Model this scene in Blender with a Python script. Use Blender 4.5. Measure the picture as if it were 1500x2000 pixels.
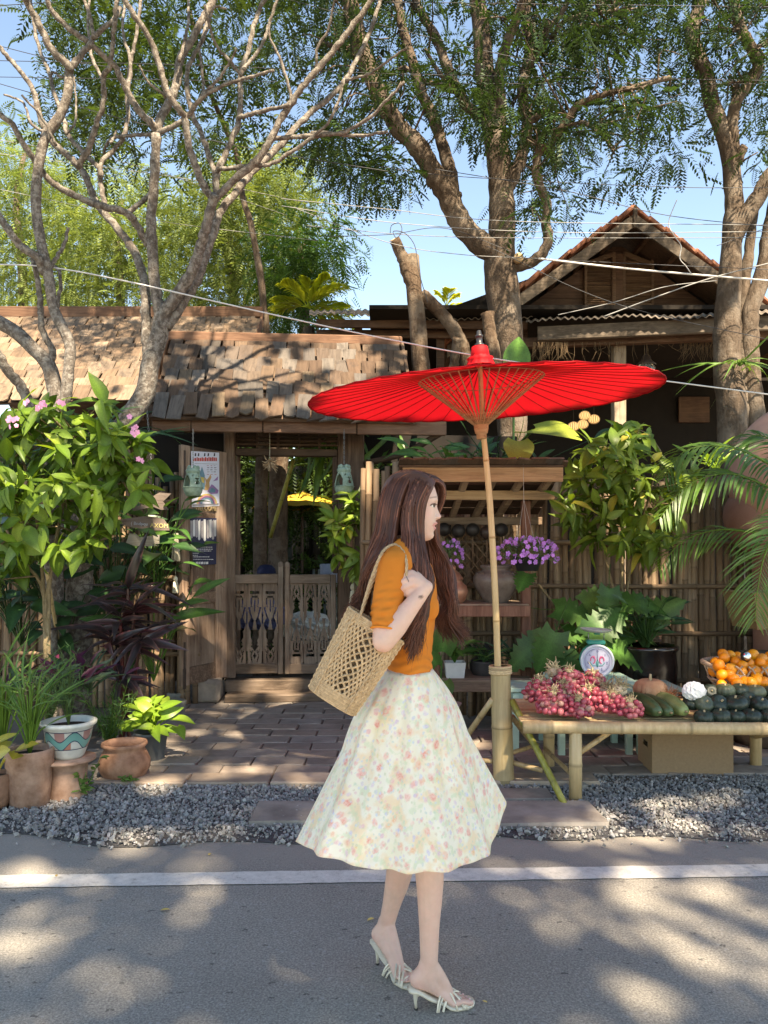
import bpy, bmesh, math, random
import numpy as np
from mathutils import Vector, Matrix, Euler
random.seed(7)
rng = np.random.default_rng(7)
for o in list(bpy.data.objects): bpy.data.objects.remove(o)
scene = bpy.context.scene
C = scene.collection
R = math.radians

# ------------------------------------------------------------------ camera
EYE = 1.43                      # phone held at chest height
FPX, U0, V0 = 1500.0, 750.0, 1080.0
cam_d = bpy.data.cameras.new('camera'); cam = bpy.data.objects.new('camera', cam_d); C.objects.link(cam)
cam.location = (0, 0, EYE); cam.rotation_euler = (R(90), 0, 0)
cam_d.sensor_fit = 'VERTICAL'; cam_d.sensor_height = 36; cam_d.lens = 27
cam_d.shift_y = 0.04; cam_d.clip_start = 0.05; cam_d.clip_end = 500
scene.camera = cam
# ------------------------------------------------------------------ sky and sun
SUN_EL, SUN_AZ = 52.0, 24.0     # sun behind the camera, a little to the right
sdir = np.array([math.sin(R(SUN_AZ))*math.cos(R(SUN_EL)), -math.cos(R(SUN_AZ))*math.cos(R(SUN_EL)), math.sin(R(SUN_EL))])
w = bpy.data.worlds.new('World'); scene.world = w; w.use_nodes = True
wn = w.node_tree.nodes; wl = w.node_tree.links
sky = wn.new('ShaderNodeTexSky'); sky.sky_type = 'NISHITA'; sky.sun_disc = False
sky.sun_elevation = R(SUN_EL); sky.sun_rotation = R(180-SUN_AZ)
sky.air_density = 1.0; sky.dust_density = 0.1; sky.ozone_density = 1.2; sky.altitude = 100
bg = wn['Background']; bg.inputs[1].default_value = 0.084
wl.new(sky.outputs[0], bg.inputs[0])
sd = bpy.data.lights.new('sun', 'SUN'); sd.energy = 4.2; sd.angle = R(1.0); sd.color = (1.0, 0.90, 0.77)
sun = bpy.data.objects.new('sun', sd); C.objects.link(sun)
sun.rotation_euler = Vector(-sdir).to_track_quat('-Z', 'Y').to_euler()
scene.view_settings.view_transform = 'Standard'; scene.view_settings.look = 'None'
scene.view_settings.exposure = 2.22; scene.view_settings.use_white_balance = True; scene.view_settings.white_balance_temperature = 7800; scene.view_settings.white_balance_tint = 8; scene.view_settings.gamma = 1; scene.view_settings.use_curve_mapping = False
scene.render.engine = 'CYCLES'
scene.cycles.max_bounces = 6; scene.cycles.transparent_max_bounces = 8

# ------------------------------------------------------------------ helpers
def P(u, v, Y):                 # the point at depth Y seen at photo pixel (u, v)
    return np.array([(u-U0)/FPX*Y, Y, EYE+(V0-v)/FPX*Y])
def G(u, v, z=0.0):             # the point at height z
    Y = (EYE-z)*FPX/(v-V0)
    return np.array([(u-U0)/FPX*Y, Y, z])
def px(n, Y): return n/FPX*Y
def nrm(a):
    a = np.asarray(a, float); return a/(np.linalg.norm(a, axis=-1, keepdims=True)+1e-12)
def rotz(a):
    c, s = math.cos(a), math.sin(a); return np.array([[c,-s,0],[s,c,0],[0,0,1.]])
def rot(ax, ang): return np.array(Matrix.Rotation(ang, 3, Vector(ax)))
def frame(d, up=(0,0,1)):       # columns: side, direction d, normal
    d = nrm(d); s = np.cross(d, up)
    if np.linalg.norm(s) < 1e-5: s = np.cross(d, (1,0,0))
    s = nrm(s); n = np.cross(s, d)
    return np.stack([s, d, n], axis=1)
def spline(pts, n):             # Catmull-Rom through pts, n samples
    p = np.asarray(pts, float)
    if len(p) == 2: t = np.linspace(0,1,n)[:,None]; return p[0]*(1-t)+p[1]*t
    q = np.vstack([2*p[0]-p[1], p, 2*p[-1]-p[-2]])
    L = np.r_[0, np.cumsum(np.linalg.norm(np.diff(p, axis=0)[:, :3], axis=1)+1e-9)]
    s = np.linspace(0, L[-1], n); i = np.clip(np.searchsorted(L, s, 'right')-1, 0, len(p)-2)
    t = ((s-L[i])/(L[i+1]-L[i]))[:,None]
    a, b, c, d = q[i], q[i+1], q[i+2], q[i+3]
    return 0.5*((2*b)+(-a+c)*t+(2*a-5*b+4*c-d)*t**2+(-a+3*b-3*c+d)*t**3)
def root_of(o):
    while o.parent: o = o.parent
    return o
def off(parent): return np.array(root_of(parent).location) if parent else np.zeros(3)

class MB:
    def __init__(s): s.v = []; s.f = []; s.c = []; s.s = []; s.n = 0
    def add(s, v, f, col=None, smooth=True):
        v = np.asarray(v, float).reshape(-1, 3); b = s.n
        s.v.append(v); s.n += len(v)
        for q in f: s.f.append(tuple(int(i)+b for i in q))
        s.s += [smooth]*len(f)
        c = np.ones((len(v), 3)) if col is None else np.broadcast_to(np.asarray(col, float), (len(v), 3))
        s.c.append(c); return s
    def box(s, c, size, Rm=None, ch=0.0, col=None, jit=0.0):
        h = np.asarray(size, float)/2; V = []; 
        if ch <= 0:
            V = np.array([[x,y,z] for x in (-1,1) for y in (-1,1) for z in (-1,1)])*h
            Fs = [(0,1,3,2),(4,6,7,5),(0,4,5,1),(2,3,7,6),(0,2,6,4),(1,5,7,3)]
        else:
            idx = {}; V = []
            for x in (-1,1):
                for y in (-1,1):
                    for z in (-1,1):
                        for a in range(3):
                            e = np.array([x,y,z])*(h-ch); e[a] = (x,y,z)[a]*h[a]
                            idx[(x,y,z,a)] = len(V); V.append(e)
            Fs = []
            for a in range(3):
                b, c2 = (a+1)%3, (a+2)%3
                for sg in (-1,1):
                    q = []
                    for (p, r) in ((-1,-1),(1,-1),(1,1),(-1,1)):
                        k = [0,0,0]; k[a] = sg; k[b] = p; k[c2] = r; q.append(idx[(*k, a)])
                    Fs.append(tuple(q if sg > 0 else q[::-1]))
                for p in (-1,1):
                    for r in (-1,1):
                        k0 = [0,0,0]; k0[a] = -1; k0[b] = p; k0[c2] = r; k1 = list(k0); k1[a] = 1
                        q = (idx[(*k0,b)], idx[(*k1,b)], idx[(*k1,c2)], idx[(*k0,c2)])
                        Fs.append(q if p*r < 0 else q[::-1])
            for x in (-1,1):
                for y in (-1,1):
                    for z in (-1,1):
                        q = tuple(idx[(x,y,z,a)] for a in range(3)); Fs.append(q if x*y*z > 0 else q[::-1])
            V = np.array(V)
        if jit: V = V+rng.normal(0, jit, V.shape)
        if Rm is not None: V = V@np.asarray(Rm).T
        return s.add(V+np.asarray(c, float), Fs, col, False)
    def beam(s, a, b, w, h, up=(0,0,1), ch=0.004, col=None, jit=0.0):
        a = np.asarray(a, float); b = np.asarray(b, float); Fm = frame(b-a, up)
        return s.box((a+b)/2, (w, np.linalg.norm(b-a), h), Fm, ch, col, jit)
    def tube(s, pts, rad, n=8, caps=True, col=None, smooth=True, flat=None):
        p = np.asarray(pts, float); m = len(p); rad = np.broadcast_to(np.asarray(rad, float), (m,))
        t = nrm(np.gradient(p, axis=0)); ref = np.array([0,0,1.]) if abs(t[0][2]) < .9 else np.array([1.,0,0])
        u = nrm(np.cross(t[0], ref)); a = np.linspace(0, 2*math.pi, n, endpoint=False); V = []
        for i in range(m):
            u = nrm(u-t[i]*np.dot(u, t[i])); w_ = np.cross(t[i], u)
            fl = 1.0 if flat is None else flat
            V.append(p[i]+rad[i]*(np.cos(a)[:,None]*u+fl*np.sin(a)[:,None]*w_))
        Fs = [(i*n+j, i*n+(j+1)%n, (i+1)*n+(j+1)%n, (i+1)*n+j) for i in range(m-1) for j in range(n)]
        if caps: Fs += [tuple(range(n))[::-1], tuple((m-1)*n+j for j in range(n))]
        if col is not None and np.ndim(col) == 2: col = np.repeat(col, n, axis=0) if len(col) == m else np.asarray(col)[0]
        return s.add(np.concatenate(V), Fs, col, smooth)
    def lathe(s, prof, n=24, c=(0,0,0), Rm=None, col=None, skip=None, ripple=None, sx=1, sy=1):
        prof = np.asarray(prof, float); m = len(prof); a = np.linspace(0, 2*math.pi, n, endpoint=False)
        rr = np.ones((m, n)) if ripple is None else np.array([[ripple(A, prof[i][1]) for A in a] for i in range(m)])
        V = np.stack([prof[:,0,None]*np.cos(a)*rr*sx, prof[:,0,None]*np.sin(a)*rr*sy, np.repeat(prof[:,1,None], n, 1)], -1).reshape(-1,3)
        Fs = []
        for i in range(m-1):
            for j in range(n):
                if skip and skip((a[j]+math.pi/n), (prof[i][1]+prof[i+1][1])/2): continue
                Fs.append((i*n+j, i*n+(j+1)%n, (i+1)*n+(j+1)%n, (i+1)*n+j))
        if Rm is not None: V = V@np.asarray(Rm).T
        if col is not None and np.ndim(col) == 2: col = np.repeat(col, n, axis=0)
        return s.add(V+np.asarray(c, float), Fs, col, True)
    def ball(s, c, r, seg=12, rings=8, Rm=None, col=None):
        r = np.broadcast_to(np.asarray(r, float), (3,)); th = np.linspace(0, math.pi, rings+1)
        a = np.linspace(0, 2*math.pi, seg, endpoint=False)
        V = np.stack([np.outer(np.sin(th), np.cos(a)), np.outer(np.sin(th), np.sin(a)), np.outer(np.cos(th), np.ones(seg))], -1).reshape(-1,3)*r
        if Rm is not None: V = V@np.asarray(Rm).T
        Fs = [(i*seg+j, (i+1)*seg+j, (i+1)*seg+(j+1)%seg, i*seg+(j+1)%seg) for i in range(rings) for j in range(seg)]
        return s.add(V+np.asarray(c, float), Fs, col, True)
    def prism(s, poly, t, Rm=None, c=(0,0,0), col=None):     # polygon in xz extruded along y by t
        p = np.asarray(poly, float); n = len(p)
        V = np.concatenate([np.stack([p[:,0], np.full(n, y), p[:,1]], 1) for y in (-t/2, t/2)])
        Fs = [tuple(range(n)), tuple(range(2*n-1, n-1, -1))]+[(i, n+i, n+(i+1)%n, (i+1)%n) for i in range(n)]
        if Rm is not None: V = V@np.asarray(Rm).T
        return s.add(V+np.asarray(c, float), Fs, col, False)
    def mesh(s, name, o=np.zeros(3)):
        me = bpy.data.meshes.new(name)
        V = np.concatenate(s.v)-o
        me.from_pydata(V.tolist(), [], s.f)
        me.polygons.foreach_set('use_smooth', s.s)
        col = np.concatenate(s.c); at = me.color_attributes.new('Col', 'FLOAT_COLOR', 'POINT')
        at.data.foreach_set('color', np.c_[col, np.ones(len(col))].astype(np.float32).ravel())
        return me
    def build(s, name, m, parent=None):
        me = s.mesh(name, off(parent)); me.materials.append(m)
        return link(name, me, parent)

def link(name, me, parent=None):
    o = bpy.data.objects.new(name, me); C.objects.link(o)
    if parent: o.parent = parent
    return o
def fast_mesh(name, V, Q, col, m, smooth=False, uv=None):     # big quad meshes from numpy
    me = bpy.data.meshes.new(name); V = np.asarray(V, np.float32); Q = np.asarray(Q, np.int32); k = Q.shape[1]
    me.vertices.add(len(V)); me.vertices.foreach_set('co', V.ravel())
    me.loops.add(Q.size); me.loops.foreach_set('vertex_index', Q.ravel())
    me.polygons.add(len(Q)); me.polygons.foreach_set('loop_start', np.arange(0, Q.size, k, dtype=np.int32))
    me.polygons.foreach_set('use_smooth', np.full(len(Q), smooth))
    if uv is not None:
        l = me.uv_layers.new(name='UVMap'); l.data.foreach_set('uv', np.asarray(uv, np.float32)[Q.ravel()].ravel())
    at = me.color_attributes.new('Col', 'FLOAT_COLOR', 'POINT')
    at.data.foreach_set('color', np.c_[col, np.ones(len(V))].astype(np.float32).ravel())
    me.update(calc_edges=True); me.materials.append(m); return me
def tag(o, label, cat, group=None):
    o['label'] = label; o['category'] = cat
    if group: o['group'] = group
    return o
def thing(name, label, cat, loc=(0,0,0), group=None):
    o = bpy.data.objects.new(name, None); C.objects.link(o); o.location = Vector([float(x) for x in loc]); o.empty_display_size = .05
    return tag(o, label, cat, group)
def struct(o): o['kind'] = 'structure'; return o
def place(me, name, parent, c, Rm=None, sc=(1,1,1)):   # a copy of a shared piece under its parent
    o = link(name, me, parent); p = np.asarray(c, float)-off(parent)
    M4 = np.eye(4); M4[:3,:3] = (np.eye(3) if Rm is None else np.asarray(Rm))@np.diag(np.broadcast_to(sc, (3,))); M4[:3,3] = p
    o.matrix_basis = Matrix(M4.tolist()); return o

# ------------------------------------------------------------------ materials
class NT:
    def __init__(s, name):
        s.m = bpy.data.materials.new(name); s.m.use_nodes = True; s.t = s.m.node_tree; s.b = s.t.nodes['Principled BSDF']
        s.co = None
    def n(s, ty, **k):
        x = s.t.nodes.new(ty)
        for a, b in k.items(): setattr(x, a, b)
        return x
    def l(s, a, b): s.t.links.new(a, b)
    def coord(s, scale=(1,1,1), kind='Object', rnd=True):
        tc = s.n('ShaderNodeTexCoord'); mp = s.n('ShaderNodeMapping'); mp.inputs['Scale'].default_value = scale
        src = tc.outputs[kind]
        if rnd:
            oi = s.n('ShaderNodeObjectInfo'); mu = s.n('ShaderNodeMath', operation='MULTIPLY'); mu.inputs[1].default_value = 37.0
            s.l(oi.outputs['Random'], mu.inputs[0]); ad = s.n('ShaderNodeVectorMath', operation='ADD')
            s.l(src, ad.inputs[0]); s.l(mu.outputs[0], ad.inputs[1]); src = ad.outputs[0]
        s.l(src, mp.inputs['Vector']); return mp.outputs[0]
    def noise(s, co, scale, detail=4, rough=.55, dist=0):
        x = s.n('ShaderNodeTexNoise'); x.inputs['Scale'].default_value = scale; x.inputs['Detail'].default_value = detail
        x.inputs['Roughness'].default_value = rough; x.inputs['Distortion'].default_value = dist; s.l(co, x.inputs['Vector']); return x.outputs['Fac']
    def voro(s, co, scale, feature='F1', out='Distance', rand=1):
        x = s.n('ShaderNodeTexVoronoi', feature=feature); x.inputs['Scale'].default_value = scale; x.inputs['Randomness'].default_value = rand
        s.l(co, x.inputs['Vector']); return x.outputs[out]
    def ramp(s, f, stops, interp='LINEAR'):
        x = s.n('ShaderNodeValToRGB'); e = x.color_ramp.elements; x.color_ramp.interpolation = interp
        while len(e) < len(stops): e.new(.5)
        for i, (p, c) in enumerate(stops):
            e[i].position = p; e[i].color = (*(c if hasattr(c, '__len__') else (c,c,c)), 1)
        s.l(f, x.inputs[0]); return x.outputs[0]
    def mix(s, f, a, b, mode='MIX'):
        x = s.n('ShaderNodeMix', data_type='RGBA', blend_type=mode)
        for val, k in ((f,'Factor'),(a,'A'),(b,'B')):
            sock = [i for i in x.inputs if i.name == k and i.enabled][0]
            if hasattr(val, 'links') or isinstance(val, bpy.types.NodeSocket): s.l(val, sock)
            else: sock.default_value = val if k == 'Factor' else (*val, 1)
        return [o for o in x.outputs if o.enabled][0]
    def math(s, op, a, b=0.0):
        x = s.n('ShaderNodeMath', operation=op)
        for i, val in enumerate((a, b)):
            if isinstance(val, bpy.types.NodeSocket): s.l(val, x.inputs[i])
            else: x.inputs[i].default_value = val
        return x.outputs[0]
    def bump(s, h, st=.3, dist=.01):
        x = s.n('ShaderNodeBump'); x.inputs['Strength'].default_value = st; x.inputs['Distance'].default_value = dist
        s.l(h, x.inputs['Height']); s.l(x.outputs[0], s.b.inputs['Normal'])
    def attr(s): 
        x = s.n('ShaderNodeAttribute', attribute_name='Col'); return x.outputs['Color']
    def rand(s):
        return s.n('ShaderNodeObjectInfo').outputs['Random']
    def col(s, c): s.l(c, s.b.inputs['Base Color'])
    def done(s, rough=.6, spec=.3, **k):
        s.b.inputs['Roughness'].default_value = rough; s.b.inputs['Specular IOR Level'].default_value = spec
        for a, b in k.items(): s.b.inputs[a.replace('_', ' ')].default_value = b
        return s.m
def shade(c, k): return tuple(min(1, x*k) for x in c)
def plain(name, c, rough=.6, var=.25, scale=8, bump=.15, spec=.3, objvar=.25, scl=(1,1,1), c2=None, dist=.004, **k):
    t = NT(name); co = t.coord(scl); f = t.noise(co, scale, 6, .6)
    base = t.ramp(f, [(.25, shade(c, 1-var)), (.75, shade(c2 or c, 1+var))])
    r = t.ramp(t.rand(), [(0, 1-objvar), (1, 1+objvar*.8)]); base = t.mix(1.0, base, r, 'MULTIPLY')
    base = t.mix(1.0, base, t.attr(), 'MULTIPLY'); t.col(base)
    if bump: t.bump(t.noise(co, scale*4, 5), bump, dist)
    return t.done(rough, spec, **k)
def wood(name, c, axis=0, c2=None, rough=.75, scale=5, objvar=.3, bump=.35, worn=None):
    sc = [22,22,22]; sc[axis] = 1.6; t = NT(name); co = t.coord(tuple(sc)); co2 = t.coord((1,1,1))
    f = t.noise(co, scale*.4, 7, .65, .6); f2 = t.noise(co2, 2.2, 4)
    c2 = c2 or shade(c, 1.7)
    base = t.ramp(f, [(.3, shade(c, .55)), (.5, c), (.72, c2)])
    base = t.mix(t.ramp(f2, [(.45, 0), (.7, .55)]), base, worn or shade(c2, 1.15))
    r = t.ramp(t.rand(), [(0, 1-objvar), (1, 1+objvar)]); base = t.mix(1.0, base, r, 'MULTIPLY')
    base = t.mix(1.0, base, t.attr(), 'MULTIPLY'); t.col(base); t.bump(f, bump, .006)
    return t.done(rough, .25)
def leafmat(name, c, c2, trans=.35, rough=.45, objvar=.35, yellow=None, tint=None):
    t = NT(name); r = t.rand()
    base = t.ramp(r, [(0, c), (.6, tuple((a+b)/2 for a, b in zip(c, c2))), (.93, c2), (1, yellow or c2)])
    base = t.mix(1.0, base, t.attr(), 'MULTIPLY')
    f = t.noise(t.coord((1,1,1)), 25, 3); base = t.mix(1.0, base, t.ramp(f, [(.3, .8), (.7, 1.15)]), 'MULTIPLY')
    t.col(base)
    tr = t.n('ShaderNodeBsdfTranslucent'); 
    tb = t.mix(1.0, base, tint or (1.25, 1.15, .5), 'MULTIPLY'); t.l(tb, tr.inputs['Color'])
    ms = t.n('ShaderNodeMixShader'); ms.inputs[0].default_value = trans
    t.l(t.b.outputs[0], ms.inputs[1]); t.l(tr.outputs[0], ms.inputs[2])
    out = t.t.nodes['Material Output']; t.l(ms.outputs[0], out.inputs['Surface'])
    return t.done(rough, .35)
# ================================================================== ground, road, gravel, paving
def mat_ground():
    t = NT('earth'); co = t.coord((1,1,1), rnd=False)
    base = t.ramp(t.noise(co, 1.3, 8, .7), [(.3, (.12,.10,.08)), (.7, (.2,.17,.14))]); t.col(base); t.bump(t.noise(co, 30, 6), .5, .02); return t.done(.95, .1)
def mat_asphalt():
    t = NT('asphalt'); co = t.coord((1,1,1), rnd=False)
    big = t.noise(co, .9, 6, .65); base = t.ramp(big, [(.3, (.222,.207,.183)), (.7, (.298,.278,.246))])
    fine = t.noise(co, 130, 3, .7); base = t.mix(1.0, base, t.ramp(fine, [(.3, .55), (.52, 1.0), (.72, 1.6)]), 'MULTIPLY')
    v = t.voro(co, 62, out='Color'); vd = t.voro(co, 62)
    chip = t.math('MULTIPLY', t.ramp(v, [(.80, 0), (.82, 1)], 'CONSTANT'), t.ramp(vd, [(.30, 1), (.42, 0)]))
    base = t.mix(chip, base, (.30,.29,.27))
    st = t.n('ShaderNodeMapping'); st.inputs['Scale'].default_value = (.55,1,1); t.l(co, st.inputs['Vector'])
    wb = t.n('ShaderNodeTexNoise'); wb.inputs['Scale'].default_value = 60; t.l(co, wb.inputs['Vector']); va = t.n('ShaderNodeVectorMath', operation='MULTIPLY_ADD'); va.inputs[1].default_value = (.03,.03,.03); t.l(wb.outputs['Color'], va.inputs[0]); t.l(st.outputs[0], va.inputs[2]); v2 = t.voro(va.outputs[0], 33, out='Color'); vd2 = t.voro(va.outputs[0], 33)
    pit = t.math('MULTIPLY', t.ramp(v2, [(0, 0), (.70, 0), (.74, 1)], 'CONSTANT'), t.ramp(vd2, [(.17, 1), (.25, 0)]))
    base = t.mix(t.math('MULTIPLY', pit, .6), base, (.045,.044,.045))
    # dust washed out from the verge over the road edge
    sx = t.n('ShaderNodeSeparateXYZ'); t.l(co, sx.inputs[0])
    d = t.math('ADD', sx.outputs['Y'], t.math('MULTIPLY', t.noise(co, 2.6, 6, .65), .8))
    dust = t.ramp(t.math('MULTIPLY', t.math('SUBTRACT', d, 3.78), 2.2), [(0, 0), (.55, .8)])
    dust = t.math('MULTIPLY', dust, t.ramp(t.noise(co, 45, 4, .7), [(.3, .55), (.65, 1)]))
    base = t.mix(dust, base, (.27,.245,.215)); t.col(base)
    t.bump(t.math('SUBTRACT', fine, t.math('MULTIPLY', pit, .8)), .45, .004); return t.done(.92, .2)
def mat_paint():
    t = NT('road_paint'); co = t.coord((1,1,1), rnd=False)
    f = t.noise(co, 18, 7, .7); f2 = t.noise(co, 120, 3, .7)
    base = t.ramp(f, [(.30, (.26,.245,.225)), (.42, (.52,.495,.455)), (.7, (.66,.63,.58))])
    base = t.mix(t.ramp(f2, [(.30, .6), (.42, 0)]), base, (.14,.135,.135)); t.col(base)
    t.bump(f2, .3, .003); return t.done(.85, .2)
g = MB(); g.add([(-120,-90,-.012),(120,-90,-.012),(120,160,-.012),(-120,160,-.012)], [(0,1,2,3)], smooth=False)
struct(g.build('ground', mat_ground()))
# asphalt carriageway, its far edge slightly wavy
g = MB(); xs = np.linspace(-40, 40, 320); far = 3.98+.05*np.sin(xs*2.1)+.04*np.sin(xs*5.3+1)
V = np.r_[np.c_[xs, np.full(320, -4.0), np.zeros(320)], np.c_[xs, far, np.full(320, -.001)]]
g.add(V, [(i, i+1, 321+i, 320+i) for i in range(319)], smooth=False); struct(g.build('road', mat_asphalt()))
# edge line, raised paint with ragged sides
g = MB(); xs = np.linspace(-12, 12, 900); mid = 3.396+.0353*xs
lo = mid-.066+np.interp(xs, xs[::3], rng.normal(0, .0022, 300)); hi = mid+.064+np.interp(xs, xs[::3], rng.normal(0, .0022, 300))
V = np.r_[np.c_[xs, lo, np.full(900, .004)], np.c_[xs, hi, np.full(900, .004)]]
g.add(V, [(i, i+1, 901+i, 900+i) for i in range(899)], smooth=False); o = struct(g.build('road_marking', mat_paint()))
# packed earth bed under the gravel
def gravel_front(x): return 3.80+.07*np.sin(x*2.3+.6)+.05*np.sin(x*5.9)+np.where(x > 1.0, .12*np.clip(x-1.0, 0, 1), 0)
def mat_bed():
    t = NT('gravel_bed'); co = t.coord((1,1,1), rnd=False)
    v = t.voro(co, 38, out='Color'); base = t.mix(.45, (.085,.085,.088), v, 'MULTIPLY')
    base = t.mix(t.ramp(t.noise(co, 3, 6, .7), [(.4, 0), (.7, .7)]), (.075,.076,.082), (.14,.125,.105)); t.col(base); t.bump(t.voro(co, 40), .6, .02); return t.done(.95, .1)
g = MB(); xs = np.linspace(-9, 9, 200); V = np.r_[np.c_[xs, gravel_front(xs)+.02, np.full(200, .004)], np.c_[xs, np.full(200, 5.6), np.full(200, .012)]]
g.add(V, [(i, i+1, 201+i, 200+i) for i in range(199)], smooth=False); struct(g.build('gravel_bed', mat_bed()))
# crushed grey stones
def gravel(n):
    x = rng.uniform(-3.4, 3.9, n*2); y = rng.uniform(3.6, 5.05, n*2)
    e = y-gravel_front(x); keep = (e > -.02-rng.exponential(.05, n*2)*(rng.random(n*2) < .5))
    keep &= ~((x > -1.62) & (x < .75) & (y > 4.74)); keep &= y < 4.98+.1*np.sin(x*3)
    thin = np.clip((e+.05)/.28, .05, 1); keep &= rng.random(n*2) < thin
    x, y = x[keep][:n], y[keep][:n]; m = len(x)
    base = np.array([[a,b,c] for a in (-1,1) for b in (-1,1) for c in (-1,1)], float)
    s = rng.lognormal(math.log(.0056), .40, m)[:,None,None]*np.stack([rng.uniform(.8,1.5,m), rng.uniform(.7,1.2,m), rng.uniform(.45,.9,m)], -1)[:,None,:]
    V = (base[None]*rng.uniform(.45, 1.12, (m,8,3)))*s
    a = rng.normal(0,1,(m,4)); a /= np.linalg.norm(a, axis=1, keepdims=True); qw,qx,qy,qz = a.T
    Rm = np.stack([1-2*(qy*qy+qz*qz),2*(qx*qy-qz*qw),2*(qx*qz+qy*qw),2*(qx*qy+qz*qw),1-2*(qx*qx+qz*qz),2*(qy*qz-qx*qw),2*(qx*qz-qy*qw),2*(qy*qz+qx*qw),1-2*(qx*qx+qy*qy)], -1).reshape(m,3,3)
    V = np.einsum('mij,mkj->mki', Rm, V)
    pile = .008*np.clip(np.sin(x*3.1)*np.sin(y*7), 0, 1)
    V += np.stack([x, y, .007+rng.random(m)**2*.012+pile], -1)[:,None,:]
    q = np.array([(0,1,3,2),(4,6,7,5),(0,4,5,1),(2,3,7,6),(0,2,6,4),(1,5,7,3)])
    Q = (q[None]+8*np.arange(m)[:,None,None]).reshape(-1,4)
    k = rng.uniform(.55, 1.35, m); col = np.stack([k*rng.uniform(.96,1.05,m), k, k*rng.uniform(.97,1.08,m)], -1)
    return V.reshape(-1,3), Q, np.repeat(col, 8, axis=0)
V, Q, cc = gravel(33000)
o = link('gravel', fast_mesh('gravel', V, Q, cc, plain('crushed_stone', (.28,.27,.25), .85, .2, 60, 0, .3, 0)))
o['kind'] = 'stuff'; o['label'] = 'crushed grey gravel strip between road and paving'; o['category'] = 'gravel'

# brick paving in front of the gate: each paver its own piece
pav = thing('brick_paving', '', 'paving', (-.4, 6.0, 0)); del pav['label']; del pav['category']; struct(pav)
m_pav = NT('clay_paver'); co = m_pav.coord((1,1,1))
b_ = m_pav.ramp(m_pav.rand(), [(0,(.23,.19,.16)),(.35,(.30,.24,.195)),(.65,(.27,.235,.205)),(.85,(.34,.28,.23)),(1,(.24,.22,.20))])
b_ = m_pav.mix(1.0, b_, m_pav.ramp(m_pav.noise(co, 6, 8, .7), [(.25,.6),(.55,1),(.75,1.35)]), 'MULTIPLY'); 
b_ = m_pav.mix(m_pav.ramp(m_pav.noise(co, 2.3, 5, .6), [(.5,0),(.72,.6)]), b_, (.25,.225,.2)); m_pav.col(b_)
m_pav.bump(m_pav.noise(co, 40, 6, .7), .5, .006); m_pav = m_pav.done(.9, .2)
m_joint = plain('sand_joint', (.13,.11,.09), .95, .3, 25, .4)
g = MB(); g.box((.55, 6.2, .006), (5.6, 2.86, .012)); struct(g.build('paving_bed', m_joint, pav)); 
mesh_b = []
for i in range(5):
    g = MB(); g.box((0,0,0), (.345,.192,.05), None, .006, jit=.0022); me = g.mesh('brick'); me.materials.append(m_pav); mesh_b.append(me)
row = 0; y = 4.98
while y < 7.5:
    x = -1.95+(.18 if row % 2 else 0)+random.uniform(-.02,.02)
    while x < 3.2:
        if not (x > 1.55 and y > 6.6):
            place(random.choice(mesh_b), 'brick', pav, (x+random.uniform(-.004,.004), y+random.uniform(-.004,.004), .004+random.uniform(-.004,.005)), Euler((random.gauss(0,.008),random.gauss(0,.006),random.gauss(0,.012))).to_matrix())
        x += .358
    y += .204; row += 1
# sandy slabs along the paving edge
m_slab = plain('edge_slab', (.30,.225,.165), .9, .25, 5, .4, c2=(.34,.27,.21), objvar=.2)
x = -1.78
while x < .75:
    wd = random.uniform(.5,.8); g = MB(); g.box((0,0,0), (wd-.008,.2,.06), None, .008, jit=.003); me = g.mesh('edge_slab'); me.materials.append(m_slab)
    place(me, 'edge_slab', pav, (x+wd/2, 4.775, .006), Euler((0,random.gauss(0,.006),random.gauss(0,.008))).to_matrix()); x += wd
# stepping slabs laid in the gravel
m_step = plain('step_slab', (.22,.185,.16), .9, .3, 6, .5, c2=(.26,.235,.205))
for (u0,u1,v0,v1,lab) in ((490,690,1566,1604,'flat reddish stepping slab in gravel behind the skirt'),(930,1165,1566,1610,'long reddish slab under the green bamboo brace and table leg'),(925,1075,1538,1560,'narrow dark wooden slab at foot of the bamboo umbrella post')):
    a = G(u0,v1,.03); b = G(u1,v0,.03); c = (a+b)/2; g = MB()
    xw = (u1-u0)/FPX*c[1]; yw = b[1]-a[1]
    g.box(c-[0,0,.035], (xw, yw, .08), rotz(R(random.uniform(-1.5,1.5))), .01, jit=.004)
    tag(g.build('stepping_slab', m_step), lab, 'slab')
# ================================================================== trees
def bark(name, c, c2, sc=6, axis=2, blotch=None, bs=9):
    t = NT(name); s3 = [1,1,1]; s3[axis] = .28; co = t.coord(tuple(s3), rnd=False); co2 = t.coord((1,1,1), rnd=False)
    f = t.noise(co, sc*3, 8, .7, .8); base = t.ramp(f, [(.28, shade(c,.45)), (.5, c), (.74, c2)])
    if blotch: base = t.mix(t.ramp(t.noise(co2, bs, 6, .7), [(.47,0),(.58,.85)]), base, blotch)
    t.col(base); t.bump(t.math('ADD', f, t.math('MULTIPLY', t.noise(co2, sc*8, 4), .4)), .8, .03); return t.done(.92, .15)
m_plum = bark('plumeria_bark', (.125,.105,.09), (.215,.185,.16), 9, 2, (.28,.255,.225), 26)
m_rain = bark('rain_tree_bark', (.095,.07,.052), (.165,.125,.095), 7, 2, (.185,.15,.12), 3)
m_rain2 = bark('old_bark', (.095,.064,.044), (.16,.115,.08), 6, 2, (.18,.14,.105), 4)
m_cut = plain('cut_wood', (.50,.36,.2), .8, .2, 30, .2)
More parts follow.
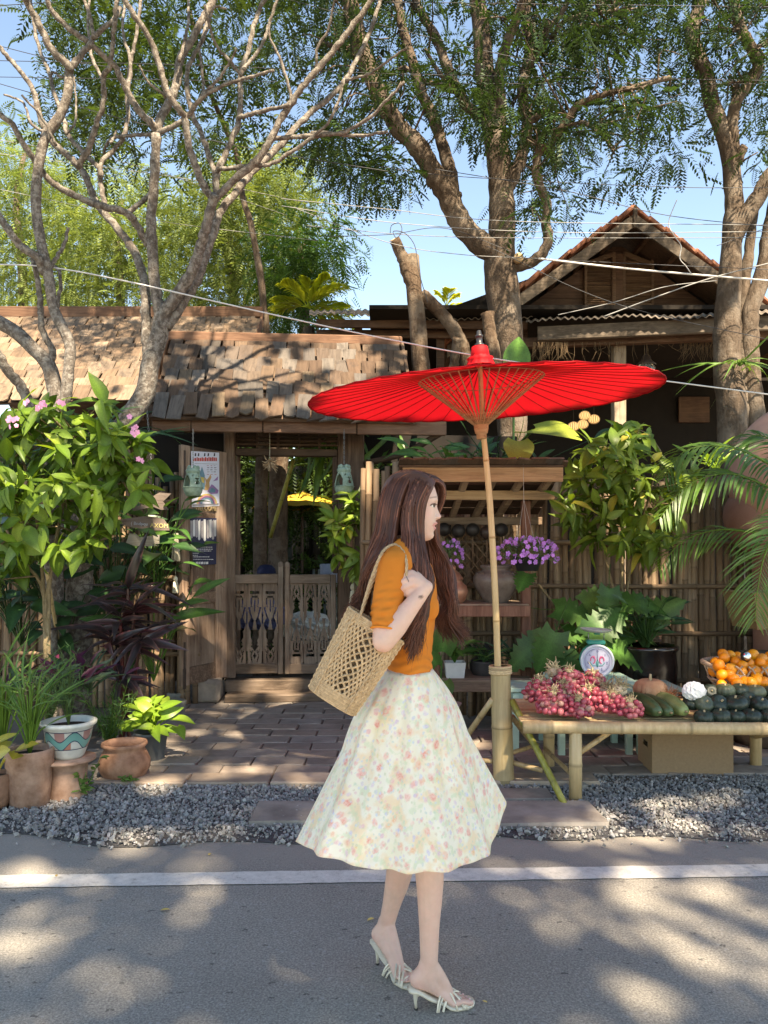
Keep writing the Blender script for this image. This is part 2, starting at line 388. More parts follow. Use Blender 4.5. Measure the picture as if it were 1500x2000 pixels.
def branch(g, pts, Y, r0, r1, n=9, dY=0.0, wob=.02, knobs=0.0, cap=True):
    """a limb through photo points, its depth going from Y to Y+dY; radii in photo pixels"""
    m = len(pts); ys = Y+dY*np.linspace(0,1,m)**1.2
    p = np.array([P(u,v,y) for (u,v),y in zip(pts, ys)])
    k = max(8, int(len(pts)*5)); c = spline(p, k); rr = np.linspace(r0, r1, k)/FPX*Y
    c[1:-1] += rng.normal(0, wob*.06, (k-2,3))
    rr = rr*(1+rng.normal(0, .04, k))
    if knobs: rr *= 1+knobs*(rng.random(k) < .18)
    g.tube(c, rr, n, cap); return c
# ------------------------------------------------------------------ bare plumeria in front of the roofs
YP = 6.1
plum = thing('plumeria_tree', 'bare grey branching tree leaning in front of the shingled roofs', 'tree', (P(150,1200,YP)[0], YP, 0))
g = MB(); c = spline([P(150,1200,YP)*[1,1,0], P(160,1050,YP), P(195,900,YP), P(242,832,YP), P(283,768,YP), P(293,713,YP), P(311,655,YP), P(318,612,YP)], 40)
g.tube(c, np.interp(np.linspace(0,1,40), [0,.5,1], [.115,.096,.066]), 12)
g.build('trunk', m_plum, plum)
limbs = [ # points, start radius, end radius, depth drift
 ([(316,625),(302,560),(298,500),(295,430),(300,370),(303,310),(305,262)],14,10.5,-.1),
 ([(303,255),(300,245),(270,215),(245,170),(225,130),(200,108),(175,85),(135,55),(100,20),(88,-20)],8,5.5,-.5),
 ([(306,268),(310,240),(325,210),(345,165),(350,120),(370,85),(400,30),(430,-20)],10.5,9,.3),
 ([(305,262),(250,265),(220,270),(207,285),(203,300)],4.5,3.5,.3),
 ([(306,258),(320,255),(365,230),(390,195),(440,165),(490,150),(535,138)],6,3,-.35),
 ([(312,650),(320,615),(350,570),(375,530),(392,480),(400,450),(415,400),(420,380)],15,11,-.25),
 ([(325,640),(350,605),(390,535),(415,460),(430,415),(465,370),(495,335),(530,300),(560,270),(600,225),(645,190),(675,155),(700,110),(725,55),(750,-20)],11,5,.7),
 ([(418,392),(412,385),(390,345),(370,290),(360,230),(350,215),(325,175),(310,120),(290,70),(265,35),(235,-15)],9,6,-.5),
 ([(418,392),(425,385),(465,345),(505,310),(530,270),(550,230),(570,200),(590,170),(625,130),(655,95),(685,55),(715,15),(735,-20)],9,6,-.4),
 ([(421,385),(422,370),(425,340),(445,290),(465,240),(470,195),(470,145),(485,100),(495,55),(510,15),(530,-20)],7.5,5.5,.2),
 ([(420,360),(420,340),(410,310),(395,265),(375,220),(365,170),(370,125),(395,80),(405,40),(412,-15)],6.5,5,.5),
 ([(424,335),(430,330),(480,325),(530,320),(565,300),(600,275),(640,240),(660,200),(668,170)],5.5,3,-.2),
 ([(530,272),(600,265),(665,260),(715,235),(752,200),(790,160)],5.5,3,-.4),
 ([(600,265),(625,260),(700,265),(757,257)],4.5,3,-.2),
 ([(466,232),(470,228),(520,215),(566,205)],5,4.5,-.2),
 ([(566,208),(570,200),(560,155),(545,110),(525,60),(545,-10)],3.8,2.5,-.2),
 ([(470,148),(470,145),(445,115),(420,85),(408,45),(400,10)],4,3,-.2),
 ([(478,135),(480,130),(510,90),(530,35),(545,-10)],4.5,3.2,.2),
 ([(618,137),(620,95),(640,60),(650,15),(656,-10)],3.5,2.5,-.2),
 ([(676,160),(680,155),(720,145),(750,125),(795,92)],3.6,2.2,-.3),
 ([(382,205),(392,190),(430,150),(455,110),(460,95)],4.2,2.6,-.2),
 ([(390,200),(397,185),(395,140),(390,100)],4,3,.2),
 ([(322,190),(320,185),(290,160),(272,127)],3.6,2.2,-.2),
 ([(290,712),(286,660),(285,620),(283,560),(270,510),(245,465),(215,430),(185,390),(170,350),(155,325),(150,318)],12,8,.35),
 ([(152,325),(155,320),(175,285),(190,235),(203,200),(202,150),(215,125),(222,60),(230,-10)],7,4.5,-.3),
 ([(152,325),(145,315),(110,285),(90,260),(80,235),(65,180),(40,140),(10,105),(-10,80)],7.5,5,-.1),
 ([(290,480),(282,465),(265,435),(245,415),(175,395),(115,365),(85,340),(65,310),(45,280),(25,245),(-10,215)],9,6,-.55),
 ([(246,418),(250,415),(285,388),(298,375)],6,6,.0),
 ([(205,400),(203,395),(195,330),(215,300),(240,270),(250,220),(248,170),(260,100),(272,30),(275,-10)],6,4,.3),
 ([(197,345),(195,330),(165,300),(130,260),(125,235),(105,180),(95,140),(75,90),(62,20),(58,-10)],5.5,4,.5),
 ([(215,280),(222,270),(228,255)],3,2.5,0),
 ([(405,60),(415,20),(425,12),(442,18)],3,2.5,0),
 ([(350,120),(365,60),(368,20),(366,-10)],4,3,.3),
 ([(250,180),(255,120),(240,60),(245,-10)],4.5,3,.4),
 ([(203,160),(180,110),(172,60),(175,-10)],4,3,.3),
 ([(130,262),(148,230),(145,150)],3,2,.1),
]
for pts, r0, r1, dy in limbs:
    g = MB(); branch(g, pts, YP, r0*.84, r1*.78, 9, dy, .05, .12); g.build('branch', m_plum, plum)
# smaller stems at the far left
YQ = 5.7
plq = thing('plumeria_tree', 'slender bare grey stem at far left beside the leafy pink-flowered bush', 'tree', (P(120,800,YQ)[0], YQ, 0))
g = MB(); c0 = P(100,880,YQ); c = spline([c0*[1,1,0], c0, P(127,780,YQ), P(133,730,YQ), P(137,673,YQ), P(120,637,YQ), P(103,597,YQ), P(95,540,YQ), P(80,475,YQ), P(70,400,YQ), P(75,325,YQ), P(90,265,YQ), P(115,230,YQ), P(132,185,YQ), P(135,132,YQ)], 70)
g.tube(c, np.interp(np.linspace(0,1,70), [0,.3,1], [13/1500*YQ, 12/1500*YQ, 8.5/1500*YQ])*(1+rng.normal(0,.04,70)), 11); g.build('trunk', m_plum, plq)
for pts, r0, r1, dy in [([(135,138),(135,130),(100,95),(75,45),(55,10),(45,-15)],7.5,6,-.3),([(136,140),(140,130),(170,95),(185,70),(220,40),(235,15)],7,4,.2),
  ([(182,75),(178,40),(160,-10)],4,3,.1),([(88,535),(80,520),(75,505),(40,480),(0,425),(-15,405)],8,7,-.2),([(98,530),(100,520),(125,480),(133,445)],4.5,3,.1),
  ([(132,150),(120,150),(105,142),(98,150)],3,2,0),([(95,262),(60,240),(45,200),(8,185)],3,2,.2),([(110,285),(85,235),(42,185)],3,2,-.2)]:
    g = MB(); branch(g, pts, YQ, r0, r1, 8, dy, .05, .06); g.build('branch', m_plum, plq)
YE = 5.9
ple = thing('plumeria_tree', 'thick pale grey leaning stem entering from the left edge of the picture', 'tree', (P(105,800,YE)[0], YE, 0))
g = MB(); c0 = P(108,850,YE); c = spline([c0*[1,1,0], c0, P(105,755,YE), P(93,710,YE), P(67,683,YE), P(33,650,YE), P(-5,628,YE), P(-60,600,YE)], 50)
g.tube(c, np.linspace(17,13,50)/1500*YE*(1+rng.normal(0,.04,50)), 11); g.build('trunk', m_plum, ple)
for pts, r0, r1, dy in [([(98,712),(103,690),(97,673),(82,643),(78,580),(77,600),(72,540),(62,505)][:5]+[(72,540),(64,505)],7,5,-.1),([(60,800),(40,753),(17,727),(0,700),(-15,670)],11,9,-.2),([(112,600),(118,540),(108,520)],4,3,.1)]:
    g = MB(); branch(g, pts, YE, r0, r1, 8, dy, .05, .05); g.build('branch', m_plum, ple)

# ------------------------------------------------------------------ feathery foliage
def sprig(nl=9, ln=1.0, w=.075, spread=.30, droop=.35):
    """a feathery leaf: leaflet quads on both sides of a drooping rib"""
    V = []; Q = []
    t = np.linspace(.06, 1, nl)
    for i, s in enumerate(t):
        base = np.array([0, s*ln, -droop*s*s*ln]); sp = spread*math.sin(math.pi*min(1, .25+.72*s))**.6*ln
        for sg in (-1,1):
            d = nrm(np.array([sg*1.0, .55, -.25-.35*s])); tip = base+d*sp; sd = np.array([0,1,0])*w*ln
            mid = (base+tip)/2
            b = len(V); V += [base, mid+sd*.5+[0,0,.02], tip, mid-sd*.5]; Q.append((b,b+1,b+2,b+3))
    return np.array(V), np.array(Q)
SPR = [sprig(8,1,.10,.30,.3), sprig(7,1,.12,.34,.55), sprig(9,1,.085,.26,.15), sprig(6,1,.14,.36,.4)]
def scatter(templates, pos, dirs, sc, col, upv=None):
    N = len(pos); pick = rng.integers(0, len(templates), N); Vs, Qs, Cs = [], [], []; b = 0
    d = nrm(dirs); up = np.tile([0,0,1.], (N,1)) if upv is None else upv
    s = nrm(np.cross(d, up)); n = np.cross(s, d); Rm = np.stack([s, d, n], -1)
    for k, (tv, tq) in enumerate(templates):
        m = pick == k
        if not m.any(): continue
        V = np.einsum('nij,kj->nki', Rm[m], tv)*sc[m][:,None,None]+pos[m][:,None,:]
        Q = tq[None]+(len(tv)*np.arange(m.sum()))[:,None,None]+b; b += V.shape[0]*V.shape[1]
        Vs.append(V.reshape(-1,3)); Qs.append(Q.reshape(-1,tq.shape[1])); Cs.append(np.repeat(col[m], len(tv), axis=0))
    return np.concatenate(Vs), np.concatenate(Qs), np.concatenate(Cs)
def in_poly(u, v, poly):
    r = np.zeros(len(u), bool); p = np.asarray(poly, float); q = np.roll(p, 1, axis=0)
    for (x1,y1),(x2,y2) in zip(p, q):
        c = ((y1 > v) != (y2 > v)) & (u < (x2-x1)*(v-y1)/(y2-y1+1e-12)+x1); r ^= c
    return r
def crown(poly, Y0, Y1, nclump, per, csize, ssize, col_lo, col_hi, lean=(0,0,-.35), holes=None, flat=.6, gapfreq=.012, gap=.25):
    """leaf sprigs grouped in clumps that fill the outline poly (photo pixels) between the depths Y0 and Y1"""
    p = np.asarray(poly, float); lo, hi = p.min(0), p.max(0); us, vs = [], []
    ph = rng.uniform(0, 6.28, 6)
    while len(us) < nclump:
        u = rng.uniform(lo[0], hi[0], 4000); v = rng.uniform(lo[1], hi[1], 4000); k = in_poly(u, v, poly)
        gp = np.sin(u*gapfreq*2.2+ph[0]+1.3*np.sin(v*gapfreq*1.7+ph[1]))*np.sin(v*gapfreq*2.7+ph[2]+1.5*np.sin(u*gapfreq*1.3+ph[3]))
        k &= gp > -1+2*gap*rng.random(4000)-.0
        k &= gp > (gap*2-1)*.6
        if holes:
            for hu, hv, hr in holes: k &= (u-hu)**2+(v-hv)**2 > hr*hr
        us += list(u[k]); vs += list(v[k])
    us = np.array(us[:nclump]); vs = np.array(vs[:nclump]); Y = rng.uniform(Y0, Y1, nclump)
    cen = np.stack([(us-U0)/FPX*Y, Y, EYE+(V0-vs)/FPX*Y], -1)
    pos = np.repeat(cen, per, axis=0)+rng.normal(0, 1, (nclump*per,3))*csize*np.array([1,1,flat])
    N = len(pos); d = pos-np.repeat(cen, per, axis=0); d = nrm(d)*.8+rng.normal(0,.55,(N,3))+np.array(lean)
    kk = np.repeat(rng.uniform(.7,1.25,nclump), per)*rng.uniform(.75,1.3,N); mixf = np.repeat(rng.random(nclump), per)*.6+.4*rng.random(N)
    col = (np.asarray(col_lo)*(1-mixf[:,None])+np.asarray(col_hi)*mixf[:,None])*kk[:,None]
    return scatter(SPR, pos, d, ssize*rng.uniform(.6,1.25,N), col), cen
m_leaf_dark = leafmat('rain_tree_leaf', (1,1,1), (1,1,1), .35, .5)
m_leaf_far = leafmat('far_leaf', (1,1,1), (1,1,1), .4, .6, tint=(1.2,1.15,.6))
def crown_obj(name, parent, m, *a, **k):
    (V, Q, cc), cen = crown(*a, **k)
    o = link(name, fast_mesh(name, V-off(parent), Q, cc, m), parent); o['kind'] = 'stuff'; return cen
def twigs(name, parent, m, starts, cen, n, r=.012):
    g = MB(); S = np.concatenate(starts); idx = rng.choice(len(cen), min(n, len(cen)), replace=False)
    for i in idx:
        c = cen[i]; s = S[np.argmin(((S-c)**2).sum(1)+rng.uniform(0,.4,len(S)))]
        if np.linalg.norm(s-c) > 2.6: continue
        mid = (s+c)/2+rng.normal(0,.08,3)+[0,0,.08]; g.tube(spline([s,mid,c],7), np.linspace(r*1.6, r*.5, 7), 4, False)
    if g.n: g.build(name, m, parent)
# ------------------------------------------------------------------ rain tree behind the umbrella
YT = 8.4
rain = thing('rain_tree', 'tall brown forked tree with feathery leaves rising behind the red umbrella', 'tree', (P(995,720,YT)[0], YT, 0))
g = MB(); b0 = P(1000,720,YT); c = spline([b0*[1,1,0]-[.05,0,0], P(1000,900,YT), P(997,720,YT), P(990,650,YT), P(985,600,YT), P(979,550,YT), P(976,505,YT), P(980,460,YT), P(980,400,YT), P(975,320,YT), P(965,260,YT), P(955,200,YT), P(945,125,YT), P(940,60,YT), P(925,-60,YT), P(915,-200,YT)], 80)
t = np.linspace(0,1,80); rr = np.interp(t, [0,.25,.42,.5,.56,.7,.85,1], [36,31,28,34,27,22,16,9])/1500*YT
g.tube(c, rr*(1+rng.normal(0,.03,80)), 14); g.build('trunk', m_rain, rain); rl = [c[40:]]
for pts, r0, r1, dy in [
 ([(990,530),(970,500),(925,465),(895,425),(875,385),(850,345),(815,285),(780,250),(755,210),(735,170),(715,120),(700,80),(690,30),(675,-40),(660,-140)],24,11,-.7),
 ([(892,385),(885,370),(880,340),(867,290),(850,240),(825,185),(805,120),(790,70),(780,20),(772,-60)],13,8,.3),
 ([(975,270),(977,215),(975,150),(985,100),(1000,60),(1020,10),(1040,-60)],12,8,-.5),
 ([(958,250),(950,235),(920,215),(890,170),(870,120),(850,70),(820,20),(805,-50)],11,7,.5),
 ([(895,180),(860,165),(830,160),(790,130)],6,4,.4),
 ([(985,385),(1005,340),(1022,295),(1030,240),(1020,175),(1030,125),(1035,75),(1028,20),(1040,-50)],13,8,.5),
 ([(990,520),(1005,522),(1050,505),(1070,470),(1065,430),(1068,395),(1050,350),(1050,300),(1075,280),(1100,245),(1130,205),(1180,185),(1240,170),(1310,150)],11,4,-.8),
 ([(1028,240),(1040,235),(1060,220),(1075,215)],7,5,-.3),
 ([(1035,130),(1040,120),(1070,60),(1100,20),(1120,-30)],7,5,-.4),
 ([(1075,75),(1105,40),(1150,30),(1200,22)],5,3,-.6),
 ([(1100,248),(1140,240),(1180,270),(1200,300)],4,2,-.4),
 ([(720,130),(690,110),(655,90),(620,85)],6,4,-.4),
 ([(885,180),(850,130),(830,95)],5,3,0),
]:
    g = MB(); rl.append(branch(g, pts, YT, r0, r1, 10, dy, .08, .05)); g.build('branch', m_rain, rain)
g = MB(); cpt = P(1010,507,YT-.12); g.tube([cpt, cpt+[.015,-.06,.01]], [.055,.05], 10); g.build('pruned_stub', m_cut, rain)
cen1 = crown_obj('crown', rain, m_leaf_dark, [(1000,430),(1090,450),(1115,410),(1165,405),(1215,395),(1245,330),(1330,315),(1345,200),(1335,60),(1330,-260),(900,-300),(560,-260),(560,170),(620,330),(690,300),(740,345),(760,260),(800,190),(880,330),(930,300),(990,330)],
  7.2, 10.6, 740, 10, .15, .21, (.018,.040,.016), (.040,.080,.024), gap=.42, holes=[(820,330,70),(870,290,45),(735,235,30),(905,430,60)])
twigs('twigs', rain, m_rain, rl, cen1, 380, .008)
cen2 = crown_obj('crown', rain, m_leaf_dark, [(690,230),(755,200),(800,330),(775,385),(720,375),(640,345),(600,250)], 7.6, 9.4, 55, 10, .14, .20, (.020,.044,.017), (.042,.085,.026), gap=.3)
# pruned twin stump in front of the left lean-to
YS = 8.0
st = thing('pruned_stump', 'twin-stemmed pruned trunk with flat cut tops beside the red umbrella', 'tree', (P(822,720,YS)[0], YS, 0))
g = MB(); b0 = P(824,740,YS); c = spline([b0*[1,1,0], P(826,850,YS), b0, P(820,690,YS), P(815,620,YS), P(808,560,YS), P(803,500,YS)], 40)
g.tube(c, np.linspace(24,15,40)/1500*YS*(1+rng.normal(0,.03,40)), 12); g.build('trunk', m_rain2, st)
g = MB(); a = P(803,500,YS); g.tube([a, a+[0,-.004,.006]], [14.6/1500*YS, 14/1500*YS], 14); g.build('cut_face', m_cut, st)
for pts, r0, r1, dy in [([(812,570),(800,545),(785,500),(770,468)],13,10.5,-.1),([(822,575),(840,590),(862,612),(890,650),(910,700),(930,800)],12,15,.25),([(893,660),(890,690),(882,740)],9,10,.2)]:
    g = MB(); c = branch(g, pts, YS, r0, r1, 11, dy, .05, .05); g.build('limb', m_rain2, st)
g = MB(); a = P(770,468,YS-.1); g.tube([a, a+[-.003,-.003,.006]], [10.2/1500*YS, 9.6/1500*YS], 12); g.build('cut_face', m_cut, st)
# second stem beside the rain tree
g = MB(); c = branch(g, [(966,760),(965,700),(957,650),(952,612)], YT-.45, 14, 12, 11, 0, .05, .1); o = g.build('pruned_stump', m_rain2); tag(o, 'short knobbly stub leaning against the foot of the rain tree', 'tree')
# ------------------------------------------------------------------ tree at the right
YR = 8.2
rt = thing('rain_tree', 'forked brown tree in front of the corrugated roof at far right', 'tree', (P(1428,820,YR)[0], YR, 0))
g = MB(); b0 = P(1430,840,YR); c = spline([b0*[1,1,0], b0, P(1422,740,YR), P(1420,680,YR), P(1420,615,YR), P(1425,550,YR), P(1430,450,YR), P(1434,400,YR), P(1430,350,YR), P(1425,300,YR), P(1410,250,YR), P(1390,200,YR), P(1380,150,YR), P(1360,100,YR), P(1350,60,YR), P(1365,15,YR), P(1380,-80,YR)], 80)
g.tube(c, np.interp(np.linspace(0,1,80), [0,.3,.5,.6,.75,1], [33,29,25,19,16,11])/1500*YR*(1+rng.normal(0,.03,80)), 13); g.build('trunk', m_rain, rt); rl2 = [c[45:]]
for pts, r0, r1, dy in [([(1432,340),(1435,300),(1430,250),(1437,200),(1465,160),(1480,130),(1470,100),(1450,60),(1435,15),(1425,-50)],13,10,-.3),
 ([(1432,470),(1445,440),(1475,395),(1500,350),(1540,290),(1580,220)],19,14,-.3),([(1432,345),(1435,325),(1455,285)],11,9,-.1),
 ([(1448,840),(1450,720),(1450,620),(1455,550),(1465,475),(1470,425),(1475,400)],15,10,.25),([(1480,840),(1465,700),(1468,600),(1490,540),(1505,450),(1525,350),(1530,250)],20,16,.1),
 ([(1440,205),(1437,180),(1437,165)],9,8,0)]:
    g = MB(); rl2.append(branch(g, pts, YR, r0*.9, r1*.9, 11, dy, .06, .05)); g.build('branch', m_rain, rt)
cen3 = crown_obj('crown', rt, m_leaf_dark, [(1340,-220),(1335,170),(1350,120),(1400,90),(1400,250),(1445,250),(1460,300),(1500,330),(1620,300),(1660,-220)], 7.4, 9.8, 180, 10, .15, .20, (.020,.044,.017), (.044,.088,.026), gap=.42)
twigs('twigs', rt, m_rain, rl2, cen3, 110, .008)
# ------------------------------------------------------------------ trees behind the plumeria
YB = 9.2
bt = thing('leafy_tree', 'dark green leafy tree behind the bare branches at upper left', 'tree', (P(490,600,11.)[0], 11., 0))
g = MB(); c = spline([P(520,640,11.)*[1,1,0], P(520,680,11.), P(515,605,11.), P(510,550,11.), P(500,490,11.), P(488,430,11.), P(475,390,11.), P(467,330,11.), P(460,295,11.), P(440,250,11.), P(400,150,10.5), P(370,20,10.)], 60)
g.tube(c, np.interp(np.linspace(0,1,60),[0,.4,1],[9,8,4])/1500*11*(1+rng.normal(0,.05,60)), 9); g.build('trunk', m_rain, bt)
crown_obj('crown', bt, m_leaf_dark, [(95,-200),(90,60),(150,90),(110,250),(200,330),(255,300),(290,340),(345,260),(400,310),(450,290),(500,200),(540,180),(565,60),(560,-200)], 8.0, 11.0, 360, 10, .2, .24, (.022,.046,.015), (.065,.11,.024), gap=.36)
def far_tree(name, label, u, poly, Y0, Y1, n, lo, hi, ss=.27, cs=.40, gap=.18, trunk=True):
    Y = (Y0+Y1)/2; t_ = thing(name, label, 'tree', (P(u,600,Y)[0], Y, 0), 'trees beyond the shingled roof')
    top = min(p[1] for p in poly); g = MB(); c = spline([P(u,600,Y)*[1,1,0], P(u+5,560,Y), P(u-10,(560+top)/2,Y), P(u+8,top+60,Y)], 14); g.tube(c, np.linspace(.22,.05,14), 7); g.build('trunk', m_rain, t_)
    crown_obj('crown', t_, m_leaf_far, poly, Y0, Y1, n, 14, cs, ss, lo, hi, gap=gap, lean=(0,0,-.5)); return t_
LO, HI = (.11,.16,.04), (.25,.31,.095)
far_tree('background_tree', 'sunlit yellow-green tree filling the left edge above the long roof', 40, [(-60,640),(-60,290),(20,240),(90,300),(150,330),(170,640)], 15, 19, 330, LO, HI, gap=.05)
far_tree('background_tree', 'sunlit feathery tree directly behind the forked plumeria trunk', 230, [(120,640),(130,400),(180,330),(260,330),(330,390),(380,420),(370,640)], 14, 18, 330, LO, HI, gap=.05)
far_tree('background_tree', 'tall yellowish tree right of the plumeria above the gate roof ridge', 450, [(350,620),(360,400),(430,330),(500,300),(560,320),(590,380),(575,460),(600,500),(560,620)], 13, 17, 380, (.07,.11,.022), HI, gap=.06)
far_tree('background_tree', 'dark green bushy tree beside the bright palm fronds', 590, [(540,640),(540,450),(590,420),(640,440),(650,500),(625,560),(600,640)], 12, 14, 120, (.035,.085,.02), (.07,.15,.03), ss=.24, cs=.30, gap=.1)
# ------------------------------------------------------------------ palms
def frond(base, d, ln, droop, nl=26, w=.02, ll=.3, up=(0,0,1), curl=.5):
    """one pinnate palm leaf as (V, Q): rib and long leaflets"""
    g = MB(); d = nrm(d); t = np.linspace(0,1,18); side = nrm(np.cross(d, up)) if abs(d[2]) < .98 else np.array([1.,0,0])
    rib = np.asarray(base)+d*ln*t[:,None]+np.array([0,0,-1])*droop*ln*(t**2)[:,None]
    g.tube(rib, np.linspace(.010,.003,18), 4, False, col=(.9,1.0,.6)); T = nrm(np.gradient(rib, axis=0))
    for i, s in enumerate(np.linspace(.12,1,nl)):
        p = np.array([np.interp(s,t,rib[:,k]) for k in range(3)]); tt = np.array([np.interp(s,t,T[:,k]) for k in range(3)])
        L = ll*math.sin(math.pi*(.18+.8*s))**.7*random.uniform(.85,1.1)
        for sg in (-1,1):
            sd = nrm(np.cross(tt, up))*sg; a = nrm(sd*.8+tt*.75+np.array([0,0,.15])); 
            q = [p, p+a*L*.35, p+a*L*.7+np.array([0,0,-curl*.12*L]), p+a*L+np.array([0,0,-curl*.55*L])]
            n_ = nrm(np.cross(a, sd))+1e-6; wv = nrm(np.cross(a, np.array([0,0,1.])+.3*rng.normal(0,1,3)))
            V = []; 
            for qq, ww in zip(q, (.35,1,.8,.05)): V += [qq-wv*w*ww*.5, qq+wv*w*ww*.5]
            k = random.uniform(.7,1.25); g.add(V, [(0,1,3,2),(2,3,5,4),(4,5,7,6)], (k,k,k*.9), False)
    return g
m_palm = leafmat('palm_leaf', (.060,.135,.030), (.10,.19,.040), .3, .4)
m_palm_y = leafmat('sunlit_palm_leaf', (.36,.42,.05), (.44,.48,.07), .45, .45)  # leaf colour brightened so the palm reads as sunlit
pt = thing('palm_tree', 'bright yellow-green palm crown beside the background trees', 'palm', (P(600,620,11.5)[0], 11.5, 0))
g = MB(); g.tube(spline([P(603,640,11.5)*[1,1,0], P(603,640,11.5)], 6), .09, 8); g.build('trunk', m_rain, pt)
for dx, dz, L in ((.9,.35,.75),(.8,-.3,.7),(.95,.0,.75),(-.7,.5,.6),(-.5,.8,.65),(.4,.85,.75),(.7,.65,.8),(.1,1,.55),(-.9,.2,.6)):
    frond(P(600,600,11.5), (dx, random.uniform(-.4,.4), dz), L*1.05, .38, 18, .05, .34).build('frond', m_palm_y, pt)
pt = thing('palm_tree', 'small distant palm top seen beside the pruned trunk', 'palm', (P(872,620,15)[0], 15, 0))
g = MB(); g.tube(spline([P(872,625,15)*[1,1,0], P(872,600,15)], 6), .08, 8); g.build('trunk', m_rain, pt)
for dx, dz, L in ((.9,.2,.5),(-.9,.25,.5),(.5,.8,.45),(-.4,.9,.5),(.1,1,.5),(.95,-.2,.45),(-.8,-.2,.4)):
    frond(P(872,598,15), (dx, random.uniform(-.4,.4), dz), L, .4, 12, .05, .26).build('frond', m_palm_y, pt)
# ================================================================== gate house
m_wdark = wood('dark_timber', (.060,.036,.024), 0, (.12,.075,.05)); m_wdark_z = wood('dark_timber_upright', (.075,.045,.03), 2, (.14,.09,.06))
m_beam = wood('brown_beam', (.13,.068,.042), 0, (.19,.11,.07), objvar=.15)
m_door = wood('weathered_door', (.19,.122,.085), 2, (.33,.235,.17), worn=(.40,.31,.24)); m_door_x = wood('weathered_rail', (.14,.088,.06), 0, (.25,.17,.12))
m_gatew = wood('grey_gate_wood', (.165,.115,.083), 2, (.29,.215,.16), worn=(.32,.265,.215), objvar=.15); m_gatewx = wood('grey_gate_rail', (.11,.078,.056), 0, (.20,.15,.115))
m_black = plain('shade_dark_board', (.012,.009,.007), .9, .3, 6, .2)  # near-black colour stands in for the shade of dim interiors
m_iron = plain('rusty_iron', (.055,.035,.026), .6, .3, 40, .3, .4)
m_chain = plain('grey_chain', (.25,.25,.24), .45, .2, 30, 0, .5, Metallic=.6)
def shingle_mat(name, stops):
    t = NT(name); co = t.coord((9,1.2,9)); co2 = t.coord((1,1,1))
    b = t.ramp(t.rand(), stops); f = t.noise(co, 3, 7, .7, .5)
    b = t.mix(1.0, b, t.ramp(f, [(.25,.5),(.5,1),(.75,1.35)]), 'MULTIPLY')
    b = t.mix(t.ramp(t.noise(co2, 9, 5, .6), [(.56,0),(.74,.75)]), b, (.05,.042,.038)); t.col(b)
    t.bump(f, .6, .008); return t.done(.88, .2)
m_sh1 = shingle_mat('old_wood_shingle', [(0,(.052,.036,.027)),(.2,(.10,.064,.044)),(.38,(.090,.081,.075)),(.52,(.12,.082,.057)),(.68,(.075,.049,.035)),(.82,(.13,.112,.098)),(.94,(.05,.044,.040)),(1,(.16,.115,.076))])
m_sh2 = shingle_mat('sunlit_wood_shingle', [(0,(.12,.083,.058)),(.3,(.20,.135,.09)),(.55,(.155,.11,.076)),(.8,(.24,.175,.125)),(1,(.11,.085,.067))])  # lighter copy of the shingle tones, set for the brightly lit roof
def shingle_meshes(w, ln, m, kinds=6):
    out = []
    for k in range(kinds):
        a = [.0,.22,.34,.12,.45,.28][k]*w; j = lambda s=.004: random.uniform(-s, s)
        poly = [(-w/2,ln/2),(w/2,ln/2),(w/2+j(),-ln/2+a+j(.008)),(w*.12*j(8),-ln/2+j(.006)),(-w/2+j(),-ln/2+a*random.uniform(.5,1)+j(.008))]
        if k == 0: poly = [(-w/2,ln/2),(w/2,ln/2),(w/2,-ln/2+j(.008)),(-w/2,-ln/2+j(.008))]
        if k == 3: poly = [(-w/2,ln/2),(w/2,ln/2),(w/2,-ln/2+w*.2),(w*.25,-ln/2),(-w*.28,-ln/2+.006),(-w/2,-ln/2+w*.24)]
        n = len(poly); th = .012; V = [(x,y,z) for z in (0,th) for (x,y) in poly]
        Fs = [tuple(range(n)), tuple(range(2*n-1,n-1,-1))]+[(i,n+i,n+(i+1)%n,(i+1)%n) for i in range(n)]
        g = MB(); g.add(V, Fs, smooth=False); me = g.mesh('shingle'); me.materials.append(m); me.flip_normals() if False else None
        out.append(me)
    return out
def shingle_roof(parent, EL, ER, RL, RR, rows, w, m, jit=1.0, th_deck=.03, deck=None):
    EL, ER, RL, RR = map(np.asarray, (EL,ER,RL,RR)); ln = np.linalg.norm(RL-EL)/rows
    ms = shingle_meshes(w*.985, ln*1.55, m)
    g = MB(); nn = nrm(np.cross(ER-EL, RL-EL)); V = [EL,ER,RR,RL]; V = [p-nn*.012 for p in V]+[p-nn*(.012+th_deck) for p in V]
    g.add(V, [(0,1,2,3),(7,6,5,4),(0,4,5,1),(1,5,6,2),(2,6,7,3),(3,7,4,0)], smooth=False); rf = g.build('roof', deck or m_wdark, parent)
    for r in range(rows):
        a = EL+(RL-EL)*(r/rows); b = ER+(RR-ER)*(r/rows); W = np.linalg.norm(b-a); ex = nrm(b-a); ey = nrm(RL-EL); ez = nrm(np.cross(ex,ey))
        n = max(1, int(round(W/w))); x0 = (w/2 if r % 2 else 0)
        for i in range(n+1):
            x = x0+i*w+random.uniform(-.15,.15)*w*.6
            if x < w*.2 or x > W-w*.15: continue
            tilt = rot((1,0,0), .085+random.uniform(-.03,.06)*jit)@rot((0,0,1), random.gauss(0,.06)*jit)@rot((0,1,0), random.gauss(0,.035)*jit)
            c = a+ex*x+ey*(ln*.52+random.gauss(0,.022)*jit)+ez*(.026+random.uniform(0,.008))
            place(random.choice(ms), 'shingle', rf, c, np.stack([ex,ey,ez],1)@tilt, (random.uniform(.86,1.08),random.uniform(.9,1.1),random.uniform(.7,1.5)))
    return rf
